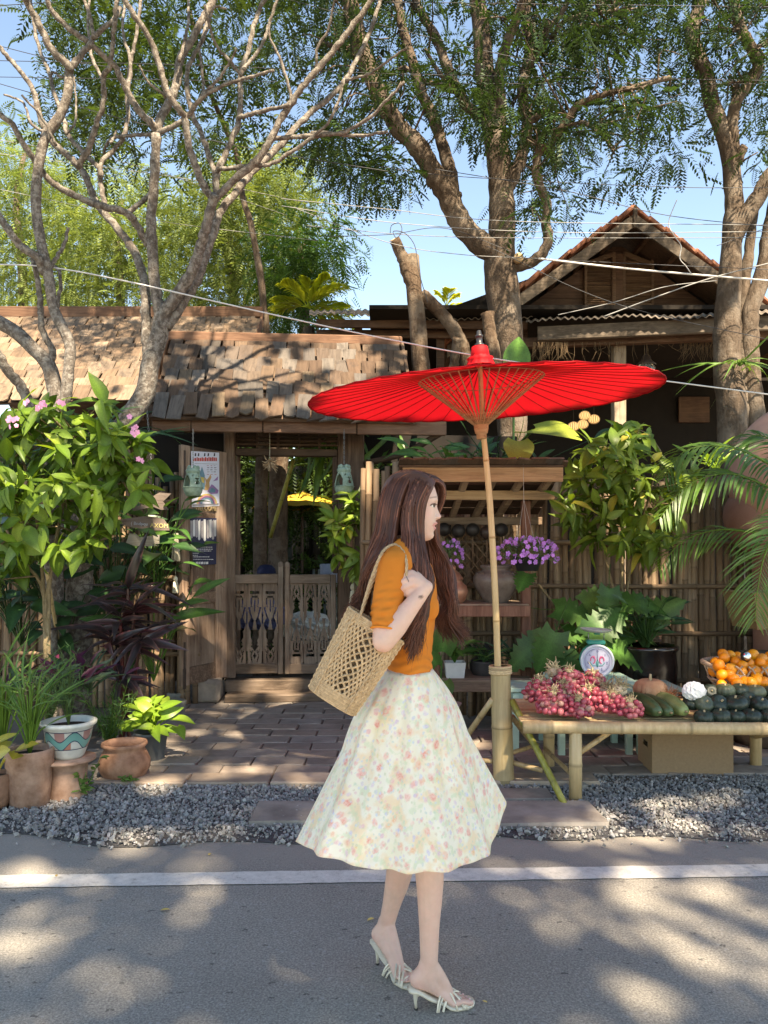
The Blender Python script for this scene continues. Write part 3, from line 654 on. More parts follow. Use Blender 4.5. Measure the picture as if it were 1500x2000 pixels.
GA = R(5.2); gx_ = np.array([math.cos(GA),math.sin(GA),0]); gy_ = np.array([-math.sin(GA),math.cos(GA),0]); GO = np.array([-1.0,7.5,0])
GR = np.stack([gx_,gy_,[0,0,1]],1)
def GW(u, v, d=0.0):
    r = np.array([(u-U0)/FPX,1,(V0-v)/FPX]); e = np.array([0,0,EYE]); t = (d-np.dot(e-GO,gy_))/np.dot(r,gy_); return e+r*t
def gbeam(g, u0,v0,u1,v1, d, depth, ch=.006, jit=.001):   # board covering a pixel rectangle in the gate's plane
    a = GW(u0,(v0+v1)/2,d); b = GW(u1,(v0+v1)/2,d); h = abs(GW((u0+u1)/2,v0,d)[2]-GW((u0+u1)/2,v1,d)[2]); c = (a+b)/2; wd = np.linalg.norm((b-a)[:2])
    g.box((c[0]+gy_[0]*depth/2, c[1]+gy_[1]*depth/2, c[2]), (wd,depth,h), GR, ch, jit=jit); return g
gate = thing('gate_house', 'wooden entrance gate with shingled roof and carved swing doors', 'gate', GO)
EL, ER, RL, RR = GW(283,812,-.55), GW(800,828,-.55), GW(336,668,.35), GW(779,678,.35)
ER = EL+gx_*np.dot(RR-RL,gx_)*1.02+gx_*0.05
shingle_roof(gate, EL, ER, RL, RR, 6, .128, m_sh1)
# far slope of the roof
g = MB(); n2 = gy_*.9; g.add([RL,RR,RR+n2-[0,0,.9],RL+n2-[0,0,.9]]+[p-np.array([0,0,.03]) for p in (RL,RR,RR+n2-[0,0,.9],RL+n2-[0,0,.9])], [(0,1,2,3),(7,6,5,4),(0,4,5,1),(1,5,6,2),(2,6,7,3),(3,7,4,0)], smooth=False); g.build('back_slope', m_wdark, gate)
g = MB(); a = RL-gx_*.03+[0,0,.05]; b = RR+gx_*.03+[0,0,.05]; g.beam(a,b,.12,.10, ch=.012); g.build('ridge_cap', m_beam, gate)
g = MB(); g.beam(RR+gx_*.03-[0,0,.0], ER+gx_*.03, .03,.11, ch=.004); g.build('bargeboard', m_door_x, gate)
g = MB(); g.beam(RL-gx_*.03, EL-gx_*.03, .03,.11, ch=.004); g.build('bargeboard', m_beam, gate)
for (u0,u1) in ((296,372),(374,512),(514,696),(698,872)):
    g = MB(); k = (u0-296)/576; gbeam(g, u0,813+k*11,u1,842+k*10, -.48,.05); g.build('eave_beam', m_beam, gate)
g = MB(); gbeam(g, 300,822,868,838, .9,.06); g.build('back_beam', m_wdark, gate)
for u in np.linspace(330,840,9):
    g = MB(); a = GW(u,826,-.42); b = a+gy_*1.2+[0,0,.5 if u < 0 else .55]; g.beam(a,b,.05,.07); g.build('rafter', m_wdark, gate)
g = MB(); gbeam(g, 660,842,712,1330, .0,.22, .012, .002); g.build('gate_post', m_wdark_z, gate)
g = MB(); gbeam(g, 437,842,459,1325, .0,.16, .008, .002); g.build('gate_post', m_door, gate)
g = MB(); gbeam(g, 462,880,469,1310, .35,.05); g.build('inner_post', m_door, gate)
g = MB(); gbeam(g, 459,876,660,890, .02,.10); g.build('lintel', m_wdark, gate)
g = MB(); gbeam(g, 650,888,660,1120, .05,.1); g.build('jamb', m_wdark_z, gate)
for v in (851,859,867):
    g = MB(); gbeam(g, 459,v,660,v+3.2, .05,.05,.002); g.build('transom_slat', m_wdark, gate)
for u in (459,500,541,582,622): 
    g = MB(); gbeam(g, u,846,u+4,876, .06,.04,.002); g.build('transom_bar', m_wdark, gate)
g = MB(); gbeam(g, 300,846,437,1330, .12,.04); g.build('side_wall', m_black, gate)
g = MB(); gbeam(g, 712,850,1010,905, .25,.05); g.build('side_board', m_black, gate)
# bracket at the right eave
g = MB(); g.tube(spline([GW(712,905,-.02),GW(790,885,-.25),GW(868,842,-.45)],8), .03, 6); g.build('bracket', m_wdark, gate)
# open door leaf
hin = GW(438,1000,-.02)*[1,1,0]; fre = np.array([(351-U0)/FPX*6.88, 6.88, 0]); dd = nrm(fre-hin); dn = np.array([-dd[1],dd[0],0]); dn = dn if dn[1] < 0 else -dn
DL = np.linalg.norm(fre-hin); z0, z1 = .235, 2.40; DR = np.stack([dd, dn, [0,0,1]],1)
def dpt(s, z, o=0.0): return hin+dd*s*DL+dn*o+np.array([0,0,z])
g = MB(); g.box(dpt(.5,(z0+z1)/2), (DL,.026,z1-z0), DR, .003); door = g.build('door', m_door, gate)
for s0, s1, a, b, mm in ((0,.26,z0,z1,m_door),(.84,1.0,z0,z1,m_door),(.26,.84,z0,z0+.16,m_door_x),(.26,.84,.96,1.07,m_door_x),(.26,.84,1.72,1.80,m_door_x),(.26,.84,z1-.10,z1,m_door_x)):
    g = MB(); g.box(dpt((s0+s1)/2,(a+b)/2,.022), ((s1-s0)*DL-.002,.02,b-a), DR, .004, jit=.001); g.build('stile' if s1-s0 < .3 else 'rail', mm, door)
g = MB(); hp = [dpt(.90,1.55,.05),dpt(.915,1.50,.075),dpt(.90,1.35,.08),dpt(.885,1.15,.075),dpt(.90,1.12,.05)]; g.tube(spline(hp,14), np.interp(np.linspace(0,1,14),[0,.1,.4,.8,1],[.02,.012,.016,.02,.012]), 7); g.build('handle', m_iron, door)
for zz in (.48,2.2):
    g = MB(); g.box(dpt(.96,zz,.036), (.02,.012,.3), DR, .002); g.build('latch', m_iron, door)
g = MB(); g.box(dpt(.965,.30,.036), (.035,.012,.18), DR, .002); g.build('latch', m_iron, door)
# stone under the door, steps
g = MB(); a = GW(380,1362,-.25); b = GW(437,1328,-.02); g.box(((a+b)/2), (abs(b[0]-a[0])+.02,.34,.22), GR, .03, jit=.008); tag(g.build('stone_block', plain('plinth_stone',(.24,.20,.165),.9,.3,9,.6)), 'rough pale stone block under the open door', 'stone')
steps = thing('wooden_steps', 'low weathered wooden steps below the carved swing doors', 'steps', GW(565,1365,-.3)*[1,1,0])
for (u0,u1,z,d,dp,hh) in ((436,700,.10,-.30,.30,.07),(437,668,.20,-.06,.26,.11)):
    g = MB(); a = GW(u0,1340,d); b = GW(u1,1340,d); c = (a+b)/2; g.box((c[0],c[1]+dp/2,z-hh/2), (np.linalg.norm((b-a)[:2]),dp,hh), GR, .008, jit=.003); g.build('step', m_gatewx, steps)
g = MB(); a = GW(440,1340,.1); b = GW(662,1340,.1); c = (a+b)/2; g.box((c[0],c[1],.1), (np.linalg.norm((b-a)[:2]),.1,.19), GR); g.build('riser', m_black, steps)
# carved swing doors
def carved(w, h, kind):
    nx, nz = 26, 86; xs = (np.arange(nx)+.5)/nx*2-1; zs = (np.arange(nz)+.5)/nz*2-1; X, Z = np.meshgrid(xs, zs, indexing='ij'); A = np.abs(X)
    cut = np.zeros_like(X, bool)
    if kind == 0:
        cut |= (np.abs(Z-.78) < .025) & (A < .62); cut |= (np.abs(Z-.68) < .02) & (A < .38)
        cut |= (A < .05) & (Z > .30) & (Z < .6); cut |= (np.abs(A-.42-.25*(Z-.45)) < .07) & (Z > .42) & (Z < .66)
        cut |= (np.abs(A-(.30+.50*np.abs(np.sin((Z-.1)*3.4)))) < .10) & (Z > .12) & (Z < .42)
        cut |= (A < .9-2.2*np.abs(Z+.02)) & (np.abs(Z+.02) < .16) & (A > .10+.9*np.abs(Z-.08))
        cut |= (A/.55)**2+((Z+.28)/.15)**2 < 1
        cut |= (A/.62+np.abs(Z+.52)/.16 < 1) & ~((np.sin(Z*70) > .4) & (A > .28))
        zc = Z+.80; cut |= (A < .07) & (np.abs(zc) < .07); cut |= (np.abs(zc) < .022) & (A < .26)
        cut |= (np.abs(A-.52+1.6*np.abs(zc)) < .06) & (np.abs(zc) < .16)
        cut |= (np.abs(A-.5-.3*np.sin(Z*9)) < .06) & (Z < -.62) & (Z > -.74)
    edge = (A > .93) & (np.sin(Z*6.5+.6) > .55); cut |= edge
    sol = ~cut; g = MB(); th = .016; V = []; Fs = []
    vi = lambda i,k,s: (i*(nz+1)+k)*2+s
    for i in range(nx+1):
        for k in range(nz+1):
            for s in (0,1): V.append(((i/nx-.5)*w, -th/2 if s == 0 else th/2, (k/nz-.5)*h))
    for i in range(nx):
        for k in range(nz):
            if not sol[i,k]: continue
            Fs += [(vi(i,k,0),vi(i+1,k,0),vi(i+1,k+1,0),vi(i,k+1,0)), (vi(i,k,1),vi(i,k+1,1),vi(i+1,k+1,1),vi(i+1,k,1))]
            for (di,dk,e) in ((-1,0,((i,k+1),(i,k))),(1,0,((i+1,k),(i+1,k+1))),(0,-1,((i,k),(i+1,k))),(0,1,((i+1,k+1),(i,k+1)))):
                a, b = i+di, k+dk
                if a < 0 or b < 0 or a >= nx or b >= nz or not sol[a,b]:
                    (p,q),(r,s2) = e; Fs.append((vi(p,q,0),vi(p,q,1),vi(r,s2,1),vi(r,s2,0)))
    g.add(V, Fs, smooth=False); me = g.mesh('carved_panel'); me.materials.append(m_gatew); return me
pw = px(29,7.5); ph = px(158,7.5); cm = carved(pw*.97, ph, 0)
for (u0,u1,flip,inner) in ((441,553,1,1),(556,656,-1,-1)):
    g = MB(); post_in = (543,553) if inner > 0 else (556,566); post_out = (441,452) if inner > 0 else (646,656)
    gbeam(g, post_in[0],1106,post_in[1],1317, .02,.045); leaf = g.build('gate_leaf', m_gatew, gate)
    g = MB(); pc = GW(sum(post_in)/2,1104,.042); g.ball(pc, (.03,.026,.038), 10, 8); g.build('finial', m_gatew, leaf)
    g = MB(); gbeam(g, post_out[0],1122,post_out[1],1317, .02,.045); g.build('stile', m_gatew, leaf)
    a0, a1 = (452,543) if inner > 0 else (566,646)
    g = MB(); gbeam(g, a0,1122,a1,1140, .015,.05); g.build('rail', m_gatewx, leaf)
    g = MB(); gbeam(g, a0,1297,a1,1316, .015,.05); g.build('rail', m_gatewx, leaf)
    for i in range(3):
        u = a0+(a1-a0)*(i+.5)/3; c = GW(u,1218.5,.045)
        place(cm, 'carved_panel', leaf, c, GR@(np.eye(3) if flip > 0 else rot((0,1,0), math.pi)), ((a1-a0)/3/29,1,1))
# ================================================================== long shingled roof behind
bh = thing('long_roof_house', 'long low building with sunlit wooden shingle roof behind the gate', 'building', (-3.6,9.6,0))
EL, ER = P(-90,790,8.7), P(470,775,8.7); RL, RR = P(-60,622,10.5), P(508,622,10.6); EL[0] = RL[0]-.1; ER[0] = RR[0]-.02
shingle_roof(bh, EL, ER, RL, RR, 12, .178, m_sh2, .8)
g = MB(); g.beam(RL+[-.1,0,.07], RR+[.05,0,.07], .16,.15, ch=.01); g.build('ridge_cap', m_beam, bh)
g = MB(); g.beam(RR+[.03,0,-.02], ER+[.03,0,-.02], .03,.13); g.build('bargeboard', m_beam, bh)
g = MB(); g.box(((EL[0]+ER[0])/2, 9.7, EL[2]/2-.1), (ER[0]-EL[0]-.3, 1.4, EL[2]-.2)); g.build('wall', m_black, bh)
g = MB(); a = RL+[0,2.0,-1.7]; b = RR+[0,2.0,-1.7]; g.add([RL,RR,b,a]+[p-np.array([0,0,.03]) for p in (RL,RR,b,a)], [(0,1,2,3),(7,6,5,4),(0,4,5,1),(1,5,6,2),(2,6,7,3),(3,7,4,0)], smooth=False); g.build('back_slope', m_wdark, bh)
# ================================================================== gabled restaurant
YH = 11.0
house = thing('gabled_house', 'dark timber house with red tiled gable and louvred shutters', 'house', (P(1237,1000,YH)[0], YH, 0))
m_hw = wood('house_plank', (.078,.042,.026), 0, (.14,.08,.05), objvar=.25); m_tile = plain('red_clay_tile', (.27,.095,.055), .8, .35, 7, .4, c2=(.36,.16,.095), objvar=.3)
m_barge = wood('grey_bargeboard', (.105,.080,.060), 0, (.19,.15,.115)); m_lou = wood('louvre', (.13,.075,.045), 0, (.20,.13,.08))
ap = P(1237,407,YH-.7); sl = .70
def rake(x): return ap[2]-sl*abs(x-ap[0])
HL = 3.05
for sg in (-1,1):
    d = nrm(np.array([sg,0,-sl])); nn = np.array([sg*sl,0,1])/math.hypot(1,sl)
    g = MB(); a = ap+np.array([0,2.2,0])-nn*.07; g.box(a+d*HL/2+[0,.3,0], (HL,4.6,.05), np.stack([d,[0,1,0],np.cross(d,[0,1,0])],1)); rf = g.build('roof', m_wdark, house)
    n = 12; st_ = HL/n
    for i in range(n):
        c = ap+d*(st_*(i+.5))+np.array([0,2.25,0])+nn*.0; tl = rot((0,1,0), sg*.10)
        for k in range(3):
            g = MB(); fr = np.stack([d,[0,1,0],np.cross(d,[0,1,0])],1); yy = (.22,.5,3.6)[k]; y0 = (0,.23,.74)[k]
            g.box((0,0,0), (st_*1.16,yy-.01,.055), None, .012, jit=.004); me = g.mesh('roof_tile'); me.materials.append(m_tile)
            place(me, 'roof_tile', rf, c+[0,-2.28+y0+yy/2,0]+nn*(.01), (tl@fr))
    g = MB(); g.beam(ap+[0,-.05,-.10], ap+[0,-.05,-.10]+d*HL, .035,.16, up=np.cross(d,[0,1,0]), ch=.004); 
    o = MB(); b0 = ap+np.array([0,-.045,-.05]); V = []
    for y in (-.02,.02): V += [b0+[0,y,-.045], b0+d*HL+[0,y,-.045], b0+d*HL+[0,y,-.215], b0+[0,y,-.215]]
    o.add(V, [(0,1,2,3),(7,6,5,4),(0,4,5,1),(1,5,6,2),(2,6,7,3),(3,7,4,0)], smooth=False); o.build('bargeboard', m_barge, house)
    for i in range(6):
        g = MB(); c = ap+d*(.3+i*.45)+[0,.4,-.16]; g.beam(c+[0,-.35,0], c+[0,.8,0], .06,.05); g.build('purlin', m_hw, house)
g = MB(); c = ap+[0,-.07,-.17]; g.box(c, (.05,.04,.24), None, .004); g.build('king_piece', m_barge, house)
zb = P(1237,608,YH)[2]; z = zb; i = 0
while z < ap[2]-.35:
    h = .185; hw = (ap[2]-.19-z-h*.5)/sl; hw2 = (ap[2]-.19-z)/sl; hw = min(hw, 2.7); hw2 = min(hw2, 2.8)
    if hw > .1:
        g = MB(); g.prism([(ap[0]-hw2,z),(ap[0]+hw2,z),(ap[0]+max(.05,hw2-h/sl),z+h-.006),(ap[0]-max(.05,hw2-h/sl),z+h-.006)], .03, None, (0,YH+random.uniform(-.004,.004),0)); g.build('wall_plank', m_hw, house)
    z += h; i += 1
g = MB(); g.prism([(ap[0]-2.6,zb),(ap[0]+2.6,zb),(ap[0],ap[2]-.22)], .02, None, (0,YH+.06,0)); g.build('wall', m_black, house)
for (u0,u1) in ((1146,1196),(1221,1271)):
    c0, c1 = P(u0,592,YH-.04), P(u1,500,YH-.04); wd = c1[0]-c0[0]; hh = c1[2]-c0[2]
    g = MB(); 
    for xx in (c0[0]-.02, c1[0]+.02): g.box((xx,YH-.045,(c0[2]+c1[2])/2), (.04,.05,hh+.1), None, .004)
    g.box(((c0[0]+c1[0])/2,YH-.046,c0[2]-.04), (wd,.05,.06), None, .004); sg = 1 if u0 < 1200 else -1
    sh = g.build('shutter', m_lou, house)
    o = MB(); o.prism([(c0[0],c1[2]-.02-(.14 if sg > 0 else 0)),(c1[0],c1[2]-.02-(.14 if sg < 0 else 0)),(c1[0],c1[2]+.05-(.14 if sg < 0 else 0)),(c0[0],c1[2]+.05-(.14 if sg > 0 else 0))], .05, None, (0,YH-.05,0)); o.build('shutter_head', m_lou, sh)
    for k in range(22):
        g = MB(); zz = c0[2]+(k+.5)/22*(hh-.08); g.box(((c0[0]+c1[0])/2,YH-.03,zz), (wd,.035,.010), rot((1,0,0),-.6)); o = g.build('louvre_slat', m_lou, sh)
g = MB(); c = P(1208,545,YH-.05); g.box(c, (.2,.03,.72), None, .004); g.build('mullion_board', m_hw, house)
# corrugated lean-to with timber fascia
m_zinc = plain('weathered_corrugated_sheet', (.11,.085,.07), .8, .45, 3, .4, c2=(.18,.15,.125))
def corrugated(A, B, Cc, D, period, amp, name, parent, m):   # A,B front left/right; D,Cc back left/right
    n = int(np.linalg.norm(B-A)/period*8); t = np.linspace(0,1,n)[:,None]; wv = amp*np.sin(t*np.linalg.norm(B-A)/period*2*math.pi)
    sag = .025*np.sin(t*7)+.012*np.sin(t*19); fr = A*(1-t)+B*t; bk = D*(1-t)+Cc*t; fr[:,2:] += wv+sag; bk[:,2:] += wv
    V = np.r_[fr,bk,fr-[0,0,.006],bk-[0,0,.006]]; Fs = [(i,i+1,n+i+1,n+i) for i in range(n-1)]+[(2*n+i+1,2*n+i,3*n+i,3*n+i+1) for i in range(n-1)]+[(i+1,i,2*n+i,2*n+i+1) for i in range(n-1)]
    g = MB(); g.add(V, Fs); return g.build(name, m, parent)
A, B = P(1027,630,9.1), P(1560,606,8.6); corrugated(A, B, P(1560,590,11.0), P(1027,612,11.0), .085, .013, 'corrugated_roof', house, m_zinc)
g = MB(); a, b = P(1050,652,9.2), P(1560,628,8.7); g.beam(a, b, .05,.17, ch=.006, jit=.003); g.build('fascia', m_barge, house)
m_postw = wood('grey_post', (.20,.15,.105), 2, (.32,.25,.185))
g = MB(); a = P(1208,660,9.35); g.box((a[0],a[1],a[2]/2), (.145,.145,a[2]), None, .008); g.build('veranda_post', m_postw, house)
g = MB(); a, b = P(1000,672,9.4), P(1560,650,8.9); g.beam(a, b, .1,.12, ch=.006); g.build('veranda_beam', m_hw, house)
# left lean-to
A, B = P(604,616,9.6), P(1040,622,9.4); corrugated(A, B, P(1040,600,11.2), P(604,606,11.4), .085, .013, 'corrugated_roof', house, m_zinc)
g = MB(); g.beam(P(618,632,9.75), P(1030,636,9.5), .05,.10); g.build('fascia', m_hw, house)
g = MB(); g.beam(P(618,652,9.95), P(1030,654,9.7), .05,.10); g.build('fascia', m_hw, house)
for u in (700,860):
    g = MB(); a = P(u,640,9.9); g.box((a[0],a[1],a[2]/2), (.1,.1,a[2]), None, .005); g.build('veranda_post', m_hw, house)
# dim interior: back wall, side walls, ceiling, floor
xl, xr = P(612,800,12.8)[0]+.2, 8.5
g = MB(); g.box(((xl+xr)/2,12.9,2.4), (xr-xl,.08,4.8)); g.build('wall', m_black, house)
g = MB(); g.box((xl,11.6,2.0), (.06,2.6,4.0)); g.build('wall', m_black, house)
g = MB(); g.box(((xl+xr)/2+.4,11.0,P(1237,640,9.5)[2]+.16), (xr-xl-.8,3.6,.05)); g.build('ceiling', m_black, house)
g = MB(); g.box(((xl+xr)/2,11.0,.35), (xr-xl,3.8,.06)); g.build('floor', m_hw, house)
for (u,v,w,h) in ((1355,800,60,50),(1120,760,50,70)):
    g = MB(); a = P(u,v,12.8); g.box(a, (px(w,12.8),.04,px(h,12.8)), None, .005); g.build('wall_frame', m_hw, house)
# dry grass fringe hanging under the fascia
g = MB()
for i in range(160):
    u = random.choice((random.uniform(1040,1110),random.uniform(1330,1410),random.uniform(1040,1420))); a = P(u,668,9.15); L = random.uniform(.06,.3)
    g.tube([a, a+[random.gauss(0,.02),0,-L*.5], a+[random.gauss(0,.05),0,-L]], [.003,.0025,.001], 3, False)
o = g.build('thatch_fringe', plain('dry_grass',(.16,.11,.065),.9,.3,20,0), house); o['kind'] = 'stuff'
# ================================================================== bamboo fence
YF = 6.65
m_cane = NT('old_bamboo'); co = m_cane.coord((14,14,1)); f = m_cane.noise(co, 2, 6, .7)
b_ = m_cane.ramp(m_cane.rand(), [(0,(.11,.073,.046)),(.3,(.17,.112,.068)),(.6,(.23,.155,.096)),(.85,(.29,.205,.13)),(1,(.15,.10,.065))])
b_ = m_cane.mix(1.0, b_, m_cane.ramp(f, [(.25,.55),(.5,1),(.75,1.4)]), 'MULTIPLY'); b_ = m_cane.mix(1.0, b_, m_cane.attr(), 'MULTIPLY'); m_cane.col(b_); m_cane.bump(f,.3,.004); m_cane = m_cane.done(.7,.25)
def cane_mesh(L, r, m, nodes=6, n=9, bend=.01):
    zs = [0]; rs = [r]; cs = [1.0]
    for k in range(nodes):
        z = L*(k+random.uniform(.35,.65))/nodes
        zs += [z-.014,z-.004,z+.003,z+.012]; rs += [r*.99,r*1.13,r*1.10,r*.97]; cs += [.95,.7,.85,1.05]
    zs.append(L); rs.append(r*.93); cs.append(1.0)
    zs = np.array(zs); ph = random.uniform(0,6); p = np.c_[bend*np.sin(zs*2.2+ph), bend*np.cos(zs*1.7+ph), zs]
    g = MB(); g.tube(p, rs, n, True, col=np.c_[cs,cs,cs]); me = g.mesh('bamboo_cane'); me.materials.append(m); return me
fence = thing('bamboo_fence', 'weathered brown bamboo cane fence behind the vegetable table', 'fence', (1.2,YF,0))
cm_ = [cane_mesh(2.2, random.uniform(.021,.030), m_cane, random.choice((5,6,7)), 9, .012) for _ in range(9)]
x = P(708,1000,YF)[0]
while x < 3.9:
    top = 1.0+random.uniform(-.035,.02)-(.05 if x > 1.2 else 0)
    place(random.choice(cm_), 'bamboo_cane', fence, (x, YF+random.uniform(-.022,.022), 0), rotz(random.uniform(0,6.28))@rot((1,0,0),random.gauss(0,.008)), (1,1,top)); x += random.uniform(.031,.047)
for v in (1060,1145,1237,1330):
    a = P(708,v,YF-.05); me = cane_mesh(4.4,.021,m_cane,10,8,.004); place(me, 'fence_rail', fence, (a[0],YF-.055,a[2]), rot((0,1,0),R(90)))
lf = thing('bamboo_fence', 'shadowed bamboo fence behind the dark-red leafed plant', 'fence', (-3.2,7.2,0))
x = -5.6
while x < -1.75:
    place(random.choice(cm_), 'bamboo_cane', lf, (x, 7.15+random.uniform(-.02,.02), 0), rotz(random.uniform(0,6.28)), (1,1,random.uniform(.92,1.02))); x += random.uniform(.042,.062)
for z in (.5,1.2,1.9):
    place(cane_mesh(3.9,.021,m_cane,9,8,.004), 'fence_rail', lf, (-5.6,7.09,z), rot((0,1,0),R(90)))
# ================================================================== red umbrella on its bamboo stand
m_red = NT('red_oiled_cloth'); co = m_red.coord((1,1,1), rnd=False)
b_ = m_red.ramp(m_red.noise(co, 6, 5), [(.3,(.40,.005,.011)),(.7,(.54,.008,.016))]); m_red.col(b_)
tr = m_red.n('ShaderNodeBsdfTranslucent'); tr.inputs['Color'].default_value = (.52,.008,.016,1); ms = m_red.n('ShaderNodeMixShader'); ms.inputs[0].default_value = .34
m_red.l(m_red.b.outputs[0], ms.inputs[1]); m_red.l(tr.outputs[0], ms.inputs[2]); m_red.l(ms.outputs[0], m_red.t.nodes['Material Output'].inputs['Surface']); m_red = m_red.done(.65,.25)
def bamboo_mat(name, c, c2, objvar=.12, rough=.45):
    t = NT(name); co = t.coord((16,16,1.2)); f = t.noise(co, 2.2, 6, .65); co2 = t.coord((1,1,1))
    b = t.ramp(f, [(.25,shade(c,.75)),(.5,c),(.75,c2)]); b = t.mix(t.ramp(t.noise(co2, 7, 6, .7), [(.55,0),(.75,.45)]), b, shade(c,.55))
    b = t.mix(1.0, b, t.attr(), 'MULTIPLY'); b = t.mix(1.0, b, t.ramp(t.rand(), [(0,1-objvar),(1,1+objvar)]), 'MULTIPLY'); t.col(b); t.bump(f,.15,.003); return t.done(rough,.4)
m_bam = bamboo_mat('pale_bamboo', (.50,.345,.165), (.60,.45,.25)); m_bamg = bamboo_mat('green_bamboo', (.26,.24,.045), (.40,.36,.10), .1, .35)
m_bams = bamboo_mat('stand_bamboo', (.42,.31,.155), (.54,.43,.25)); m_rib = wood('bamboo_rib', (.36,.19,.10), 0, (.50,.30,.16), objvar=.1)
m_ribd = plain('red_stained_rib',(.34,.018,.018),.7,.2,20,0); m_cord = plain('rattan_binding', (.50,.37,.21), .8, .25, 60, .3)
def culm(g, a, b, r, nodes=3, n=14, col=(1,1,1), taper=.97, phase=.5):
    a = np.asarray(a,float); b = np.asarray(b,float); ts = [0]; rs = [r]; cs = [1.]
    for k in range(nodes):
        t = (k+phase)/nodes; e = .008/np.linalg.norm(b-a); ts += [t-2*e,t-.5*e,t+.4*e,t+1.6*e]; rs += [r,r*1.06,r*1.045,r*.985]; cs += [.96,.62,.78,1.05]
    ts.append(1); rs.append(r*taper); cs.append(1.)
    ts = np.array(ts)[:,None]; g.tube(a*(1-ts)+b*ts, np.array(rs), n, True, col=np.asarray(cs)[:,None]*np.asarray(col)[None]); return g
YU = 4.72
ub, ut = P(975,1310,YU), P(936,715,YU-.05); axis = nrm(ut-ub)
umb = thing('parasol', 'large open red oiled-cloth parasol with bamboo ribs over the stall', 'umbrella', ub*[1,1,0])
g = MB(); n = 8; pc = spline([ub-[0,0,.25], P(968,1180,YU), P(958,1000,YU), P(950,905,YU), P(943,830,YU-.02), P(937,705,YU-.05)], 40)
cols = np.ones((40,3)); rr = np.interp(np.linspace(0,1,40),[0,.6,1],[.021,.0195,.014])
g.tube(pc, rr, 12, True, col=cols); pole = g.build('pole', m_bam, umb)
for t in (.28,.5,.72):
    i = int(t*39); g = MB(); d = nrm(pc[i+1]-pc[i]); g.tube([pc[i]-d*.006,pc[i]-d*.002,pc[i]+d*.002,pc[i]+d*.006], [rr[i]*1.02,rr[i]*1.12,rr[i]*1.1,rr[i]*1.0], 12, False, col=(.8,.72,.6)); g.build('node', m_bam, pole)
# tilted canopy frame
cen = P(941,776,YU); ax = nrm(np.array([-.050,-.045,1.0])); e1 = nrm(np.cross([0,1,0],ax)); e2 = np.cross(ax,e1); NR = 40; RU = 1.068
def can(r, a, lift=0.0): 
    h = .205*(1-(r/RU))**1.0*(1.0)-.012*math.sin(math.pi*r/RU)
    return cen+e1*r*math.cos(a)+e2*r*math.sin(a)+ax*(h+lift)
g = MB(); m_ = 14; V = []; NS = NR*4; 
for i in range(m_+1):
    r = .03+(RU-.03)*i/m_
    for j in range(NS):
        a = 2*math.pi*j/NS; between = abs(math.sin(a*NR/2)); V.append(can(r*(1-.004*between*i/m_), a, -.005*between*(r/RU)))
Fs = [(i*NS+j,i*NS+(j+1)%NS,(i+1)*NS+(j+1)%NS,(i+1)*NS+j) for i in range(m_) for j in range(NS)]
g.add(V, Fs); can_o = g.build('canopy', m_red, umb)
g = MB(); g.tube([can(RU*.996,2*math.pi*j/NS,-.003-.005*abs(math.sin(2*math.pi*j/NS*NR/2))) for j in range(NS+1)], .0045, 5, False); g.build('rim_cord', m_red, can_o)
hub = ub+(ut-ub)*((1080-835+0)/1.0*0+.0); hubc = P(940,838,YU-.02)
for j in range(NR):
    a = 2*math.pi*j/NR; g = MB(); pts = [can(r,a,-.010) for r in np.linspace(.04,RU*.985,7)]; g.tube(pts, np.linspace(.0040,.0024,7), 4, False); g.build('rib', m_ribd, umb)
    g = MB(); e = can(.385,a,-.012); s = hubc+e1*.036*math.cos(a)+e2*.036*math.sin(a)+ax*.02
    g.tube([s,(s+e)/2+ax*.004,e], .0042, 4, False); g.build('strut', m_rib, umb)
for rr_, k in ((.075,.14),(.095,.185),(.115,.23)):
    g = MB(); ring = []
    for j in range(121):
        a = 2*math.pi*j/120; e = can(.385,a,-.012); s = hubc+e1*.036*math.cos(a)+e2*.036*math.sin(a)+ax*.02; q = s+(e-s)*k; ring.append(q+ax*.006*math.sin(j*math.pi*2/3))
    g.tube(ring, .0016, 3, False); g.build('binding_thread', m_cord, umb)
for kk in (1.0,.985):
    g = MB(); ring = [can(.385*kk,2*math.pi*j/80,-.016) for j in range(81)]; g.tube(ring,.0016,3,False); g.build('binding_thread', m_cord, umb)
hf = np.stack([e1,e2,ax],1)
g = MB(); g.lathe([(0,-.062),(.026,-.062),(.031,-.055),(.031,-.030),(.038,-.026),(.044,.0),(.046,.03),(.040,.036),(0,.036)], 20, hubc, hf); g.build('hub', m_rib, umb)
g = MB(); top = can(.0,0); g.lathe([(.085,-.01),(.07,.022),(.078,.035),(.055,.045),(.058,.052),(.050,.10),(.045,.105),(0,.107)], 28, top, hf, ripple=lambda A,z: 1+(.10*math.sin(A*11+z*30) if z < .05 else .012*math.sin(A*5))); g.build('cap_cloth', m_red, umb)
g = MB(); g.lathe([(.0495,.085),(.0495,.098)], 20, top, hf); g.build('cap_band', plain('dull_pink_band',(.62,.10,.08),.7,.1,20,0), umb)
g = MB(); g.lathe([(0,.105),(.030,.105),(.028,.12),(.018,.125),(.020,.16),(.025,.165),(.024,.172),(.016,.176),(.013,.20),(0,.204)], 16, top, hf); g.build('finial', plain('black_plastic',(.02,.021,.025),.4,.1,20,0,.5), umb)
